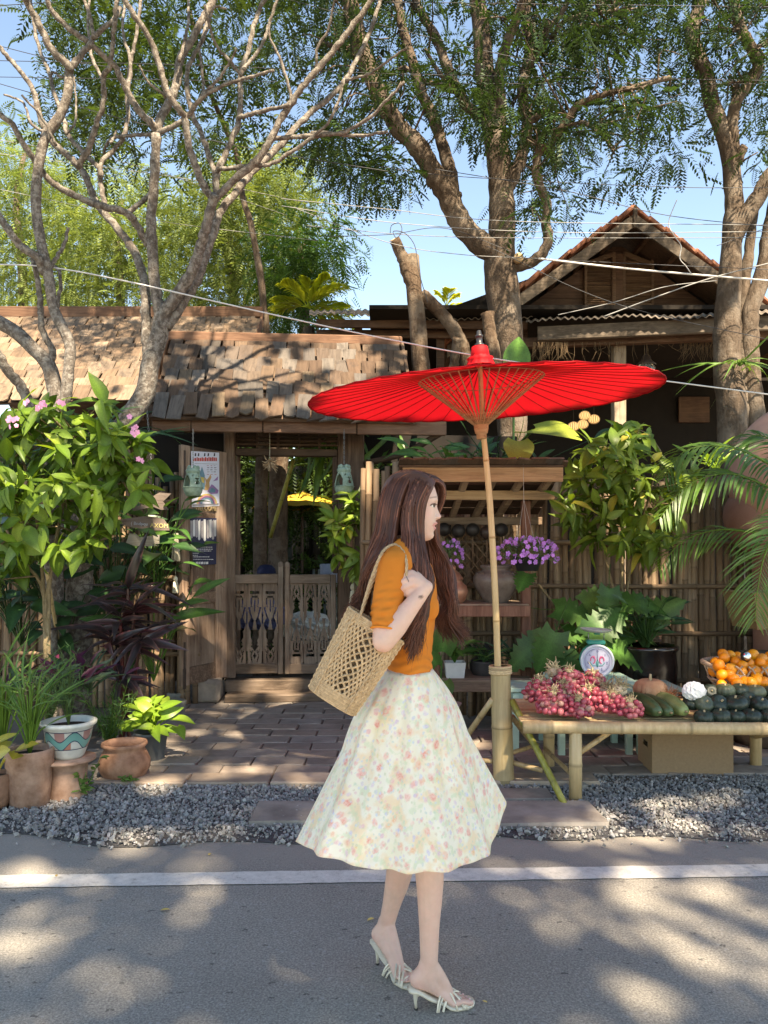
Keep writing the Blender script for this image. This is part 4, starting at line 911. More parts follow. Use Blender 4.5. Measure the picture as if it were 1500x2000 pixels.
# stand
stand = thing('bamboo_stand', 'thick bamboo post with slanted braces holding the parasol', 'stand', G(984,1535))
sb = G(984,1533); stp = P(977,1300,sb[1]+.0); d = nrm(stp-sb)
g = MB(); r = 20.5/1500*sb[1]
prof = [(0,.98),(.055,1.02),(.06,1.0),(.30,1.0),(.475,.99),(.485,1.03),(.495,1.02),(.51,.98),(.9,.94),(1,.94)]
pts = [sb+(stp-sb)*t for t,_ in prof]; cs = [.9,.5,.85,1,1,.5,.75,1,1,1]
g.tube(pts, [r*k for _,k in prof], 20, False, col=np.c_[cs,cs,cs])
g.tube([stp, stp-d*.16], [r*.72,r*.70], 20, False, col=(.35,.28,.2)); 
g.add([stp+frame(d)[:,0]*rr_*math.cos(a)+frame(d)[:,2]*rr_*math.sin(a) for rr_ in (r*.94,r*.72) for a in np.linspace(0,2*math.pi,20,endpoint=False)], [(j,(j+1)%20,20+(j+1)%20,20+j) for j in range(20)], (.9,.8,.6)); g.build('post', m_bams, stand)
for k in range(4):
    g = MB(); c = stp-d*(.006+k*.0125); ring = [c+(frame(d)[:,0]*math.cos(a)+frame(d)[:,2]*math.sin(a))*r*1.0 for a in np.linspace(0,2*math.pi,25)]; g.tube(ring,.0075,6,False); g.build('binding', m_cord, stand)
g = MB(); culm(g, P(1000,1368,sb[1]-.03), G(1106,1578,.01), .0195, 3, 12, phase=.35); o = g.build('brace', m_bamg, stand); o['label'] = 'glossy green bamboo brace slanting to the ground'
g = MB(); culm(g, P(962,1366,sb[1]-.02), G(875,1490,.02), .019, 2, 12); g.build('brace', m_bams, stand)
g = MB(); culm(g, P(1000,1400,sb[1]+.05), G(1062,1480,.02), .018, 2, 12); g.build('brace', m_bams, stand)
g = MB(); culm(g, P(996,1488,sb[1]), P(1060,1505,sb[1]-.1), .016, 1, 10); g.build('cross_bar', m_bam, stand)
g = MB(); culm(g, P(962,1487,sb[1]+.02), P(900,1480,sb[1]+.12), .014, 1, 10); g.build('cross_bar', m_bam, stand)
g = MB(); culm(g, P(1000,1470,sb[1]+.05), P(1050,1455,sb[1]+.35), .014, 1, 10); g.build('cross_bar', m_bam, stand)
# ================================================================== bamboo table
m_bamx = bamboo_mat('table_bamboo', (.52,.375,.195), (.63,.49,.29))
tab = thing('bamboo_table', 'low bamboo table carrying onions, gourds and pumpkins', 'table', (1.6,4.7,0))
TY, TZ, TB = 4.40, .432, 5.08; x0, x1 = P(1022,1415,TY)[0], 2.75
g = MB(); a = np.array([x0,TY,TZ]); b = np.array([x1,TY-.06,TZ]); culm(g, a, b, .036, 5, 16, phase=.42); g.build('front_rail', m_bamx, tab)
g = MB(); culm(g, (x0+.02,TB,TZ), (x1,TB,TZ), .034, 5, 14); g.build('back_rail', m_bamx, tab)
for i in range(13):
    y = TY+.055+i*(TB-TY-.06)/13; g = MB(); g.box(((x0+x1)/2+random.uniform(-.02,.02),y+.02,TZ+.012+random.uniform(-.003,.003)), (x1-x0-.04,.046,.012), None, .003); g.build('slat', m_bamx, tab)
for x in (x0+.06,(x0+x1)/2,x1-.06):
    g = MB(); g.box((x,(TY+TB)/2,TZ-.018), (.05,TB-TY-.07,.035), None, .006); g.build('cross_rail', m_bamx, tab)
l1 = P(1124,1500,TY)[0]; l2 = P(1072,1470,TB)[0]; l3 = P(1476,1470,TB-.0)[0]
for (x,y) in ((l1,TY),(l2,TB),(l3,TB),(x1-.25,TY)):
    g = MB(); culm(g, (x,y,0), (x,y,TZ-.03), .037, 1, 16, phase=.55); g.build('leg', m_bamx, tab)
g = MB(); culm(g, (l1+.03,TY+.04,TZ-.16), (l1+.27,TY+.12,TZ-.03), .016, 1, 8); g.build('brace', m_bam, tab)
g = MB(); culm(g, (l1+.03,TY+.05,.11), (l2-.03,TB-.03,.14), .014, 2, 8); g.build('brace', m_bam, tab)
g = MB(); culm(g, (l3-.02,TB-.03,.22), (l3+.35,TB-.3,TZ-.05), .014, 1, 8); g.build('brace', m_bam, tab)
# ------------------------------------------------------------------ red shallots in bunches
m_shal = NT('shallot_skin'); co = m_shal.coord((26,26,3)); f = m_shal.noise(co, 2, 4, .6)
b_ = m_shal.ramp(m_shal.rand(), [(0,(.22,.026,.048)),(.25,(.40,.075,.10)),(.5,(.28,.038,.07)),(.72,(.48,.15,.155)),(.88,(.32,.055,.095)),(1,(.50,.30,.22))]); b_ = m_shal.mix(1.0, b_, m_shal.ramp(f, [(.3,.6),(.7,1.35)]), 'MULTIPLY')
sx = m_shal.n('ShaderNodeSeparateXYZ'); tc = m_shal.n('ShaderNodeTexCoord'); m_shal.l(tc.outputs['Object'], sx.inputs[0])
b_ = m_shal.mix(m_shal.ramp(sx.outputs['Z'], [(.012,0),(.03,.8)]), b_, (.55,.40,.24)); m_shal.col(b_); m_shal = m_shal.done(.32,.5)
g = MB(); g.lathe([(0,-.0195),(.006,-.0192),(.0145,-.012),(.0175,-.002),(.0155,.008),(.009,.0155),(.004,.021),(.0025,.028),(0,.029)], 10); sh_me = [g.mesh('shallot')]; sh_me[0].materials.append(m_shal)
m_dry = plain('dried_stalk', (.50,.38,.20), .9, .35, 40, .4, c2=(.60,.50,.30))
def bunch(c, rx, ry, rz, n, label, dirn=(0,-.6,.8), grp=None):
    t = thing('shallot_bunch', label, 'shallots', c); pts = []
    tries = 0
    while len(pts) < n and tries < 6000:
        tries += 1; v = nrm(rng.normal(0,1,3))
        if v[1] > .55 or v[2] < -.5: continue
        p = np.asarray(c)+v*np.array([rx,ry,rz])*(1 if random.random() < .8 else .7); p[2] = max(p[2], TZ+.037)
        if p[1] < TY+.0 and p[2] < TZ+.06: p[2] = max(p[2], TZ+.052)
        if any(np.linalg.norm(p-q) < .0245 for q in pts): continue
        pts.append(p)
    for p in pts:
        out = nrm(p-np.asarray(c)); ax_ = nrm(-out+rng.normal(0,.5,3)); s = random.uniform(.82,1.2)
        place(sh_me[0], 'shallot', t, p, frame(ax_)[:, [0,2,1]]*[1,-1,1], (s,s,s*random.uniform(.95,1.15)))
    g = MB(); g.ball(c, (rx*.82,ry*.82,rz*.80), 12, 8); g.build('core', m_shal, t)
    g = MB(); k = np.asarray(c)+np.array([0,-.2*ry,rz*.95])
    for _ in range(46):
        d = nrm(rng.normal(0,1,3)+[0,-.3,.9]); L = random.uniform(.02,.05); g.tube(spline([k,k+d*L*.6+rng.normal(0,.006,3),k+d*L+rng.normal(0,.014,3)],5), np.linspace(.0042,.0014,5), 4, False, col=np.tile(random.uniform(.55,1.2),(1,3)))
    g.ball(k, (.022,.022,.018), 8, 6); g.build('dried_stalks', m_dry, t)
bun = [(1052,1352,4.66,.085,.075,.075,36,'leftmost red shallot bunch at the table end'),(1110,1335,4.74,.085,.08,.085,40,'tall red shallot bunch at the back of the heap, below the scale dial left side'),
 (1155,1337,4.86,.08,.07,.075,32,'red shallot bunch highest at the back, directly under the scale'),(1080,1376,4.53,.085,.08,.075,40,'pinkish shallot bunch at front left of the heap'),
 (1128,1385,4.49,.08,.075,.065,36,'shallot bunch hanging over the table edge above the bamboo leg'),(1150,1368,4.60,.08,.07,.075,34,'dark shallot bunch in the middle of the heap'),
 (1193,1377,4.54,.075,.075,.065,36,'dark purple shallot bunch right of the heap centre'),(1228,1386,4.48,.07,.07,.058,34,'rightmost bright pink shallot bunch beside the long gourds'),(1100,1362,4.60,.075,.07,.08,30,'shallot bunch with knotted dry stalks at the heap centre')]
for (u,v,Y,rx,ry,rz,n,lab) in bun: bunch(P(u,v,Y), rx, ry, rz, n, lab)
for i,(u,v,Y,lab) in enumerate([(1210,1345,4.62,'loose bundle of pale dried onion tops behind the pink shallots'),(1185,1345,4.72,'pale garlic-like dried bundle next to the scale base'),(1082,1310,4.80,'pale tuft of dried tops crowning the shallot heap')]):
    t = thing('dried_bundle', lab, 'dried tops', P(u,v,Y)); g = MB(); c = P(u,v,Y)
    for _ in range(90):
        d = nrm(rng.normal(0,1,3)+[.2,-.3,.3]); L = random.uniform(.03,.07); g.tube(spline([c,c+d*L*.6+rng.normal(0,.008,3),c+d*L+rng.normal(0,.02,3)],5), np.linspace(.006,.0015,5), 4, False, col=np.tile(random.uniform(.6,1.25),(1,3)))
    g.build('stalks', m_dry, t); g = MB(); g.ball(c+[0,-.005,-.01], (.045,.04,.035), 12, 8); g.build('bulb', plain('papery_skin',(.62,.50,.33),.6,.25,30,.2), t)
# ------------------------------------------------------------------ gourds, pumpkins, squash
def gourd_mat(name, c, c2, sc=20):
    t = NT(name); co = t.coord((1,1,1)); v = t.voro(co, sc*3); f = t.noise(co, sc, 5, .6)
    b = t.ramp(f, [(.35,c),(.65,c2)]); b = t.mix(t.ramp(v, [(.0,.5),(.18,0)]), b, shade(c2,1.6)); b = t.mix(1.0,b,t.attr(),'MULTIPLY'); t.col(b); t.bump(f,.1,.003); return t.done(.38,.45)
m_gd = gourd_mat('dark_gourd', (.035,.065,.022), (.07,.105,.04)); m_gl = gourd_mat('light_gourd', (.15,.20,.06), (.24,.28,.10)); m_stem = plain('dry_stem',(.42,.32,.18),.85,.3,40,.3)
for (u,v,Y,L,r,m,lab,dx) in ((1287,1398,4.45,.38,.055,m_gd,'dark green long gourd nearest the shallots',-.16),(1310,1393,4.46,.38,.050,m_gd,'middle long gourd, dark green with pale streaks',-.17),(1339,1391,4.47,.38,.055,m_gl,'light green long gourd beside the plastic bag',-.16),(1335,1362,4.62,.3,.04,m_gd,'slim dark gourd lying behind the light green one',-.3)):
    e = P(u,v,Y); e[2] = TZ+.02+r; d = nrm(np.array([dx,.75,.02 if v > 1370 else .08])); s = np.linspace(0,1,16); prof = np.clip(np.sin(np.pi*np.clip(s*.93+.035,0,1)),0,1)**.42
    t = thing('long_gourd', lab, 'gourd', e); g = MB(); cl = np.interp(s,[0,.1,.4,1],[1.25,1,.9,1.0]); g.tube([e+d*L*x+np.array([0,0,.012*math.sin(3*x)]) for x in s], r*prof+.002, 18, True, col=np.c_[cl,cl,cl]); g.build('body', m, t)
    g = MB(); g.tube([e+d*.003,e-d*.008,e-d*.016+[0,0,.004]], [.008,.006,.005], 7); g.build('stem', m_stem, t)
def pumpkin_mesh(name, r, h, ribs, m, depth=.07):
    th = np.linspace(0,math.pi,13); prof = [(max(.0005,r*math.sin(x)**.8*(1-.12*math.cos(x)**4)), h*math.cos(x)*(1-.25*math.exp(-((x)/.35)**2)-.2*math.exp(-((x-math.pi)/.35)**2))) for x in th][::-1]
    g = MB(); g.lathe(prof, ribs*5, ripple=lambda A,z: 1-depth*abs(math.cos(A*ribs/2))**6*(1-abs(z/h)*.3)); me = g.mesh(name); me.materials.append(m); return me
def kab_mat():
    t = NT('kabocha_skin'); co = t.coord((1,1,1)); b = t.ramp(t.rand(), [(0,(.016,.026,.018)),(.6,(.026,.040,.026)),(.8,(.07,.085,.05)),(1,(.13,.14,.09))])
    b = t.mix(t.ramp(t.noise(co,45,5,.7),[(.54,0),(.68,.35)]), b, (.14,.17,.11)); t.col(b); t.bump(t.noise(co,60,4),.2,.003); return t.done(.42,.42)
m_kab = kab_mat(); kab = [pumpkin_mesh('body', .062, .044, 9, m_kab), pumpkin_mesh('body', .058, .046, 10, m_kab), pumpkin_mesh('body', .066, .043, 9, m_kab)]
gst = MB(); gst.tube([(0,0,-.006),(0,0,.008),(.002,.001,.016)], [.009,.0065,.0055], 7); st_me = gst.mesh('stem'); st_me.materials.append(m_stem)
kp = [(1375,1401,4.45,.95,'grey-green pumpkin at the front, left end of the row',.1),(1408,1399,4.45,1.0,'ribbed greyish pumpkin, second in the front row',.1),(1437,1399,4.45,.85,'small dark pumpkin, third in the front row',0),(1468,1399,4.45,.98,'dark ribbed pumpkin, fourth in the front row',.1),(1503,1400,4.45,.95,'dark pumpkin cut off by the right edge in the front row',.1),
 (1350,1374,4.56,.8,'dark pumpkin in the shadow below the white plastic bag',.3),(1375,1375,4.52,.95,'mottled grey-green pumpkin tipped forward under the plastic bag',.9),(1403,1376,4.54,1.1,'big grey-green pumpkin lying tilted in the middle of the pile',.8),(1437,1374,4.53,1.08,'glossy dark pumpkin with pale stem at the pile centre',.15),(1462,1368,4.58,.9,'dark pumpkin half hidden in the centre right of the pile',.8),(1484,1376,4.53,1.0,'dark pumpkin with a pale rib line at right',.5),(1515,1374,4.55,1.0,'dark pumpkin at the right edge, middle row',.3),
 (1388,1353,4.66,.9,'pale green pumpkin behind the plastic bag beside the basket',1.0),(1416,1350,4.64,1.05,'dark pumpkin on top left below the orange basket',.1),(1446,1348,4.66,.9,'dark pumpkin on top under the basket rim',.2),(1475,1352,4.64,1.02,'dark pumpkin on top right below the basket rim',.1),(1508,1354,4.66,1.0,'dark pumpkin on top at the right edge',.2)]
for i,(u,v,Y,s,lab,tilt) in enumerate(kp):
    c = P(u,v,Y); t = thing('small_pumpkin', lab, 'pumpkin', c); Rm = rot((1,0,0),tilt)@rot((0,1,0),random.uniform(-.5,.5)*(1 if tilt > .5 else .3))@rotz(random.uniform(0,6))
    place(kab[i%3], 'body', t, c, Rm, s); place(st_me, 'stem', t, c+Rm@np.array([0,0,.030*s]), Rm, s)
m_bigp = plain('orange_squash_skin', (.42,.19,.085), .55, .25, 14, .2, .35, c2=(.47,.27,.15)); c = P(1270,1347,4.80); t = thing('squash', 'ribbed orange squash with tall stem behind the gourds', 'squash', c)
me = pumpkin_mesh('body', .105, .075, 10, m_bigp, .08); place(me, 'body', t, c); place(st_me, 'stem', t, c+[0,0,.062], None, (1.3,1.3,2.2))
m_coir = plain('coconut_fibre', (.27,.115,.055), .95, .4, 50, .5)
for (u,v,lab) in ((1250,1368,'shaggy coconut husk left of the orange squash'),(1305,1360,'shaggy coconut husk right of the orange squash')):
    c = P(u,v,4.72); c[2] = max(c[2], TZ+.045); t = thing('coconut_husk', lab, 'husk', c); g = MB(); g.ball(c,(.05,.04,.032),12,8); g.build('core', m_coir, t); g = MB()
    for _ in range(170):
        d = nrm(rng.normal(0,1,3)*[1,.8,.8]+[0,0,.2]); p = c+d*[.045,.036,.03]; g.tube([p,p+d*.02+rng.normal(0,.008,3),p+d*.035+rng.normal(0,.016,3)],[.0016,.0012,.0005],3,False,col=np.tile(random.uniform(.7,1.5),(1,3)))
    g.build('fibres', m_coir, t)
# plastic bag
def crumple(c, r, seg, amp, name, m, label, cat, sq=(1,1,1)):
    g = MB(); g.ball((0,0,0), 1, seg, seg//2); V = g.v[0]; ph = rng.uniform(0,6,9)
    rr_ = 1+amp*(np.abs(np.sin(V@np.array([3.1,2.3,4.1])+ph[0]+2*np.sin(V@np.array([2,-5,3])+ph[1])))+.7*np.abs(np.sin(V@np.array([-6,5,2])+ph[2]))+.4*np.abs(np.sin(V@np.array([9,7,-8])+ph[3]))-.9)
    g.v[0] = V*rr_[:,None]*np.asarray(sq)*r+np.asarray(c); o = g.build(name, m); o.data.shade_flat() if hasattr(o.data,'shade_flat') else None; return tag(o, label, cat)
mp = NT('thin_white_plastic'); mp.b.inputs['Base Color'].default_value = (.86,.86,.85,1); mp = mp.done(.28,.5,Transmission_Weight=.15)
crumple(P(1355,1350,4.55), .060, 30, .15, 'plastic_bag', mp, 'crumpled white plastic bag on the pumpkins', 'bag', (1.05,.85,.85))
# ------------------------------------------------------------------ basket of oranges
bk = thing('wicker_basket', 'open wicker basket heaped with oranges at right', 'basket', P(1450,1345,4.95)); BC = P(1472,1338,4.98); m_wick = plain('grey_wicker', (.36,.24,.16), .8, .3, 40, .3, c2=(.45,.33,.23))
def ringp(a, rx, ry, z): return BC+np.array([rx*math.cos(a), ry*math.sin(a), z])
for k in range(26):
    g = MB(); a0 = 2*math.pi*k/26; pts = [ringp(a0+s*.55, .215+.10*s, .15+.075*s, -.055+.20*s+.012*math.sin(s*9)) for s in np.linspace(0,1,9)]; g.tube(pts,.0065,5,False); g.build('wicker_strand', m_wick, bk)
    g = MB(); pts = [ringp(a0-s*.55, .222+.10*s, .157+.075*s, -.055+.20*s+.012*math.sin(s*9)) for s in np.linspace(0,1,9)]; g.tube(pts,.0065,5,False); g.build('wicker_strand', m_wick, bk)
for k in range(5):
    g = MB(); tw = k*1.25; front = lambda a: -.055*max(0,-math.sin(a))*max(0,math.cos(a+.9))
    pts = [ringp(a,.318+.009*math.cos(a*14+tw),.228+.009*math.cos(a*14+tw), .145+.010*math.sin(a*14+tw)-.085*max(0,-math.sin(a))**1.5) for a in np.linspace(0,2*math.pi,110)]; g.tube(pts,.0075,5,False); g.build('rim_strand', m_wick, bk)
for k in range(3):
    g = MB(); pts = [ringp(a,.215+.035*k,.15+.027*k,-.055+.05*k) for a in np.linspace(0,2*math.pi,60)]; g.tube(pts,.006,5,False); g.build('wicker_hoop', m_wick, bk)
g = MB(); g.lathe([(0,-.06),(.2,-.06),(.29,.09)],30,BC,None,None,None,None,1,.7); g.build('lining', plain('dark_lining',(.05,.035,.025),.9), bk)
m_or = NT('orange_peel'); co = m_or.coord((1,1,1)); b_ = m_or.ramp(m_or.rand(), [(0,(.72,.20,.008)),(.5,(.80,.27,.010)),(.9,(.84,.34,.015)),(1,(.62,.24,.03))]); b_ = m_or.mix(m_or.ramp(m_or.noise(co,16,4,.6),[(.62,0),(.8,.3)]), b_, (.55,.32,.06)); m_or.col(b_); m_or.bump(m_or.voro(co,260),.25,.002); m_or = m_or.done(.36,.45)
g = MB(); g.lathe([(0.0005,-.0325),(.012,-.0318),(.025,-.024),(.035,-.010),(.037,.002),(.034,.014),(.024,.026),(.012,.0315),(.004,.0318),(.001,.0302)],18); g.ball((0,0,.0305),(.0032,.0032,.0018),6,4,col=(.35,.45,.2)); or_me = g.mesh('orange'); or_me.materials.append(m_or)
ors = []; 
rows = [(1410,1318,4.80),(1433,1326,4.78),(1455,1332,4.76),(1480,1330,4.76),(1503,1333,4.77),(1410,1338,4.76),(1440,1335,4.74),(1466,1334,4.745),(1491,1333,4.75),(1404,1300,4.86),(1427,1307,4.84),(1449,1313,4.83),(1474,1311,4.82),(1497,1310,4.82),(1415,1285,4.93),(1438,1292,4.91),(1462,1297,4.90),(1485,1296,4.9),(1505,1300,4.88),(1412,1277,4.99),(1426,1280,5.02),(1440,1283,5.05),(1471,1280,5.04),(1488,1287,5.0),(1505,1283,5.02),(1398,1295,4.97),(1395,1310,4.95),(1450,1300,4.87),(1478,1322,4.79),(1425,1318,4.80)]
for i,(u,v,Y) in enumerate(rows):
    o = place(or_me, 'orange', None, P(u,v,Y), Euler((random.uniform(-1.4,1.4),random.uniform(-1,1),random.uniform(0,6))).to_matrix(), random.uniform(.93,1.12))
    band = 0 if Y < 4.80 else 1 if Y < 4.875 else 2 if Y < 4.96 else 3; rank = sorted([r[0] for r in rows if (0 if r[2] < 4.80 else 1 if r[2] < 4.875 else 2 if r[2] < 4.96 else 3) == band]).index(u)
    tag(o, 'ripe orange, %s from the left in the %s row of the basket heap' % (('first','second','third','fourth','fifth','sixth','seventh','eighth','ninth','tenth','eleventh','twelfth')[rank], ('front','second','third','hindmost')[band]), 'orange', 'oranges in the wicker basket')
mm = NT('chrome'); mm.b.inputs['Base Color'].default_value = (.75,.75,.76,1); mm = mm.done(.12,.5,Metallic=1.0); c = P(1459,1282,4.86); t = thing('chrome_lamp', 'small round chrome lamp lying on the oranges', 'lamp', c)
Rm = rot((1,0,0),R(75))@rot((0,1,0),R(25)); g = MB(); g.lathe([(0,.018),(.016,.017),(.026,.010),(.031,.0),(.031,-.008)],22,c,Rm); g.build('lens', mm, t); g = MB(); g.lathe([(.0315,.001),(.034,-.003),(.033,-.022),(.02,-.03),(0,-.03)],22,c,Rm); g.build('housing', plain('black_rubber',(.02,.02,.022),.4,.1,20,0,.5), t)
# ------------------------------------------------------------------ cardboard box, green benches, scale
m_card = plain('cardboard', (.36,.245,.145), .85, .10, 60, .08, .15); a = G(1277,1519); b = G(1431,1517); c = (a+b)/2; wd = b[0]-a[0]; dp = .30; hh = .275
box = thing('cardboard_box', 'plain brown cardboard box under the bamboo table', 'box', c+[0,.15,0]); cy = c[1]+dp/2; cx = c[0]; 
sk = rotz(R(-2)); 
for nm, cc, sz in (('front_panel',(0,-dp/2,hh/2),(wd,.005,hh)),('back_panel',(0,dp/2,hh/2),(wd,.005,hh)),('side_panel',(wd/2-.0025,0,hh/2),(.005,dp-.006,hh)),('top_flap',(0,-dp/4,hh-.004),(wd-.012,dp/2-.008,.005)),('top_flap',(0,dp/4,hh-.004),(wd-.012,dp/2-.008,.005)),('bottom_panel',(0,0,.004),(wd-.012,dp-.012,.005))):
    g = MB(); g.box(sk@np.array(cc)+[cx,cy,0], sz, sk, .001); g.build(nm, m_card, box)
g = MB(); xw = -wd/2+.0025 
for (y0_,y1_,z0_,z1_) in ((-dp/2+.003,dp/2-.003,0,.165),(-dp/2+.003,dp/2-.003,.20,hh),(-dp/2+.003,-.06,.165,.20),(.04,dp/2-.003,.165,.20)): g.box(sk@np.array([xw,(y0_+y1_)/2,(z0_+z1_)/2])+[cx,cy,0], (.005,y1_-y0_,z1_-z0_), sk)
g.build('side_panel', m_card, box)
m_mint = plain('chipped_mint_paint', (.33,.46,.38), .6, .15, 6, .25, c2=(.36,.50,.42)); 
def bench(name, label, u0,u1,v,Y,dp,H0):
    a, b = P(u0,v,Y), P(u1,v,Y); z = a[2]; t = thing(name, label, 'bench', ((a[0]+b[0])/2,Y,0)); n = 3
    for i in range(n):
        g = MB(); g.box(((a[0]+b[0])/2, Y+dp*(i+.5)/n, z-.014), (b[0]-a[0], dp/n-.006, .028), None, .004, jit=.001); g.build('top_plank', m_mint, t)
    g = MB(); g.box(((a[0]+b[0])/2, Y+.03, z-.07), (b[0]-a[0]-.06,.02,.075), None, .003); g.build('apron', m_mint, t)
    for x in (a[0]+.05,b[0]-.05):
        for y in (Y+.04,Y+dp-.04): g = MB(); g.box((x,y,(z-.028)/2), (.045,.045,z-.028), None, .004); g.build('leg', m_mint, t)
bench('painted_bench', 'pale mint-green bench under the weighing scale', 1085,1246,1331,5.30,.42,.5); bench('painted_bench', 'lower pale mint-green bench beside the dark glazed pot', 1240,1335,1344,5.30,.34,.4); bench('painted_bench', 'low mint-green bench behind the shallot heap and bamboo post', 995,1090,1345,5.42,.36,.4)
sc_ = P(1165,1290,5.42); scz = P(1165,1331,5.45)[2]; scale = thing('weighing_scale', 'green kitchen weighing scale with round dial and metal pan', 'scale', (sc_[0],5.45,scz))
m_gsc = plain('teal_enamel', (.02,.26,.20), .35, .1, 20, 0, .5); m_rim = plain('pale_rim', (.62,.66,.70), .35, .06, 20, 0, .5); m_face = plain('dial_face', (.60,.60,.74), .3, .04, 4, 0, .5); m_pan = NT('zinc_pan'); m_pan.b.inputs['Base Color'].default_value = (.60,.60,.58,1); m_pan = m_pan.done(.35,.6,Metallic=.35)
Yc = 5.40; c = np.array([sc_[0],Yc,sc_[2]]); FX = rotz(R(-8))@rot((1,0,0),R(90)); r = .117
g = MB(); g.lathe([(0,-.11),(r*.93,-.11),(r*.97,-.10),(r*.97,0),(0,.0)],36,c,FX); g.build('body', m_gsc, scale)
g = MB(); g.lathe([(r*.97,.0),(r*1.0,.004),(r*.99,.012),(r*.86,.012),(r*.84,.006)],40,c,FX); g.build('bezel', m_rim, scale)
g = MB(); g.lathe([(0,.0055),(r*.86,.0055)],36,c,FX); dial = g.build('dial', m_face, scale)
def on_dial(x, y, z=.0075): return c+FX@np.array([x*r, y*r, z])
g = MB(); ring = [on_dial(.74*math.cos(a),.74*math.sin(a)) for a in np.linspace(0,2*math.pi,60)]; g.tube(ring,.0009,4,False)
for k in range(60):
    a = 2*math.pi*k/60; L = .07 if k % 5 else .11; g.tube([on_dial(.73*math.cos(a),.73*math.sin(a)), on_dial((.73-L)*math.cos(a),(.73-L)*math.sin(a))], .0008, 3, False)
g.build('tick_marks', plain('dial_ink',(.16,.16,.28),.5,0,5,0), dial)
m_pk = plain('dial_pink',(.62,.12,.22),.5,.05,5,0); m_tl = plain('dial_teal',(.12,.38,.36),.5,.05,5,0)
for sg in (-1,1):
    g = MB(); pts = [on_dial(sg*(.26+.13*math.cos(a)),.06+.20*math.sin(a)) for a in np.linspace(-.3,4.6,22)]; g.tube(pts,.0042,5,False); g.ball(on_dial(sg*.2,.22),(.008,.003,.010),8,6); g.build('crest', m_pk, dial)
    g = MB(); pts = [on_dial(sg*.10,-.28),on_dial(sg*.3,-.25),on_dial(sg*.42,-.08)]; g.tube(spline(pts,10),.003,5,False); g.build('crest', m_tl, dial)
g = MB(); g.add([on_dial(x,y,.008) for x,y in ((0,.12),(.09,-.1),(.06,-.34),(-.06,-.34),(-.09,-.1))],[(0,1,2,3,4)],smooth=False); g.tube([on_dial(0,-.36),on_dial(0,.1)],.004,5); g.build('crest', m_tl, dial)
g = MB(); g.tube([on_dial(0,0,.010),on_dial(0,.70,.010)],[.0022,.0008],5); g.build('needle', plain('needle',(.1,.12,.2),.4,0,5,0), scale)
def txt(body, size, p, Rm, m, name, parent, ext=.0006, align='CENTER'):
    cu = bpy.data.curves.new(name,'FONT'); cu.body = body; cu.size = size; cu.align_x = align; cu.align_y = 'CENTER'; cu.extrude = ext; cu.resolution_u = 2
    ob = bpy.data.objects.new(name, cu); C.objects.link(ob); dg = bpy.context.evaluated_depsgraph_get(); me = bpy.data.meshes.new_from_object(ob.evaluated_get(dg)); bpy.data.objects.remove(ob)
    at = me.color_attributes.new('Col','FLOAT_COLOR','POINT'); at.data.foreach_set('color', np.ones(len(me.vertices)*4,np.float32)); me.materials.clear(); me.materials.append(m); return place(me, name, parent, p, Rm)
m_ink = plain('number_ink',(.12,.12,.30),.5,0,5,0)
for k,s in enumerate(('0','1','2','3','4','5','6')):
    a = math.pi/2-2*math.pi*k/7
    txt(s, .026, on_dial(.57*math.cos(a),.57*math.sin(a),.0085), FX@np.array([[1,0,0],[0,1,0],[0,0,1]]), m_ink, 'numeral', dial)
g = MB(); q = c+[0,.045,r+.012]; g.box(q,(.125,.10,.03),rotz(R(-8)),.008); g.build('neck', m_gsc, scale)
for dx in (-.05,.06): g = MB(); g.tube([q+[dx,0,.01],q+[dx,0,.065]],.0035,6); g.build('pan_rod', m_chain, scale)
g = MB(); g.box(q+[.01,-.0,.06],(.035,.035,.016),None,.003); g.build('pan_seat', m_gsc, scale)
g = MB(); g.lathe([(0,.068),(.07,.069),(.095,.076),(.112,.090),(.114,.092),(.11,.091),(.093,.080),(.07,.074),(0,.073)],36,q,rot((0,1,0),R(3))); g.build('pan', m_pan, scale)
g = MB(); g.box((c[0],Yc+.05,scz+.012),(.17,.14,.024),rotz(R(-8)),.006); g.box((c[0]+.0,Yc+.05,scz+.035),(.12,.1,.04),rotz(R(-8)),.01); g.build('base', m_gsc, scale)
# ================================================================== roofed shelf against the fence
YSH = 5.95
m_pl = wood('raw_plank', (.33,.20,.105), 0, (.46,.31,.175), objvar=.15); m_pl2 = wood('shelf_wood', (.20,.135,.09), 0, (.32,.235,.165)); m_rp = wood('red_post', (.15,.068,.045), 2, (.22,.11,.075))
shelf = thing('roofed_shelf', 'wooden display shelf with small shingled roof against the fence', 'shelf', P(945,1250,YSH)*[1,1,0])
def pbeam(g, u0,v0,u1,v1,Y,dp): 
    a, b = P(u0,v1,Y), P(u1,v0,Y); g.box(((a[0]+b[0])/2,Y+dp/2,(a[2]+b[2])/2),(b[0]-a[0],dp,b[2]-a[2]),None,.005,jit=.001); return g
g = MB(); pbeam(g,786,912,1100,941,5.55,.035); g.build('fascia', m_pl, shelf)
g = MB(); pbeam(g,845,958,1084,976,5.85,.04); g.build('roof_rail', m_pl, shelf)
g = MB(); pbeam(g,850,1010,1060,1025,6.35,.03); g.build('roof_rail', m_pl2, shelf)
zf = P(0,911,5.55)[2]; zb_ = P(0,1005,6.45)[2]; xa, xb = P(780,910,5.5)[0], P(1104,910,5.5)[0]
for i,x in enumerate(np.linspace(xa+.08,xb-.06,6)): g = MB(); g.beam((x,5.58,zf-.045),(x-(.02*i),6.45,zb_-.03),.045,.05); g.build('rafter', m_pl2, shelf)
g = MB(); sl_ = nrm(np.array([0,.95,zb_-zf])); 
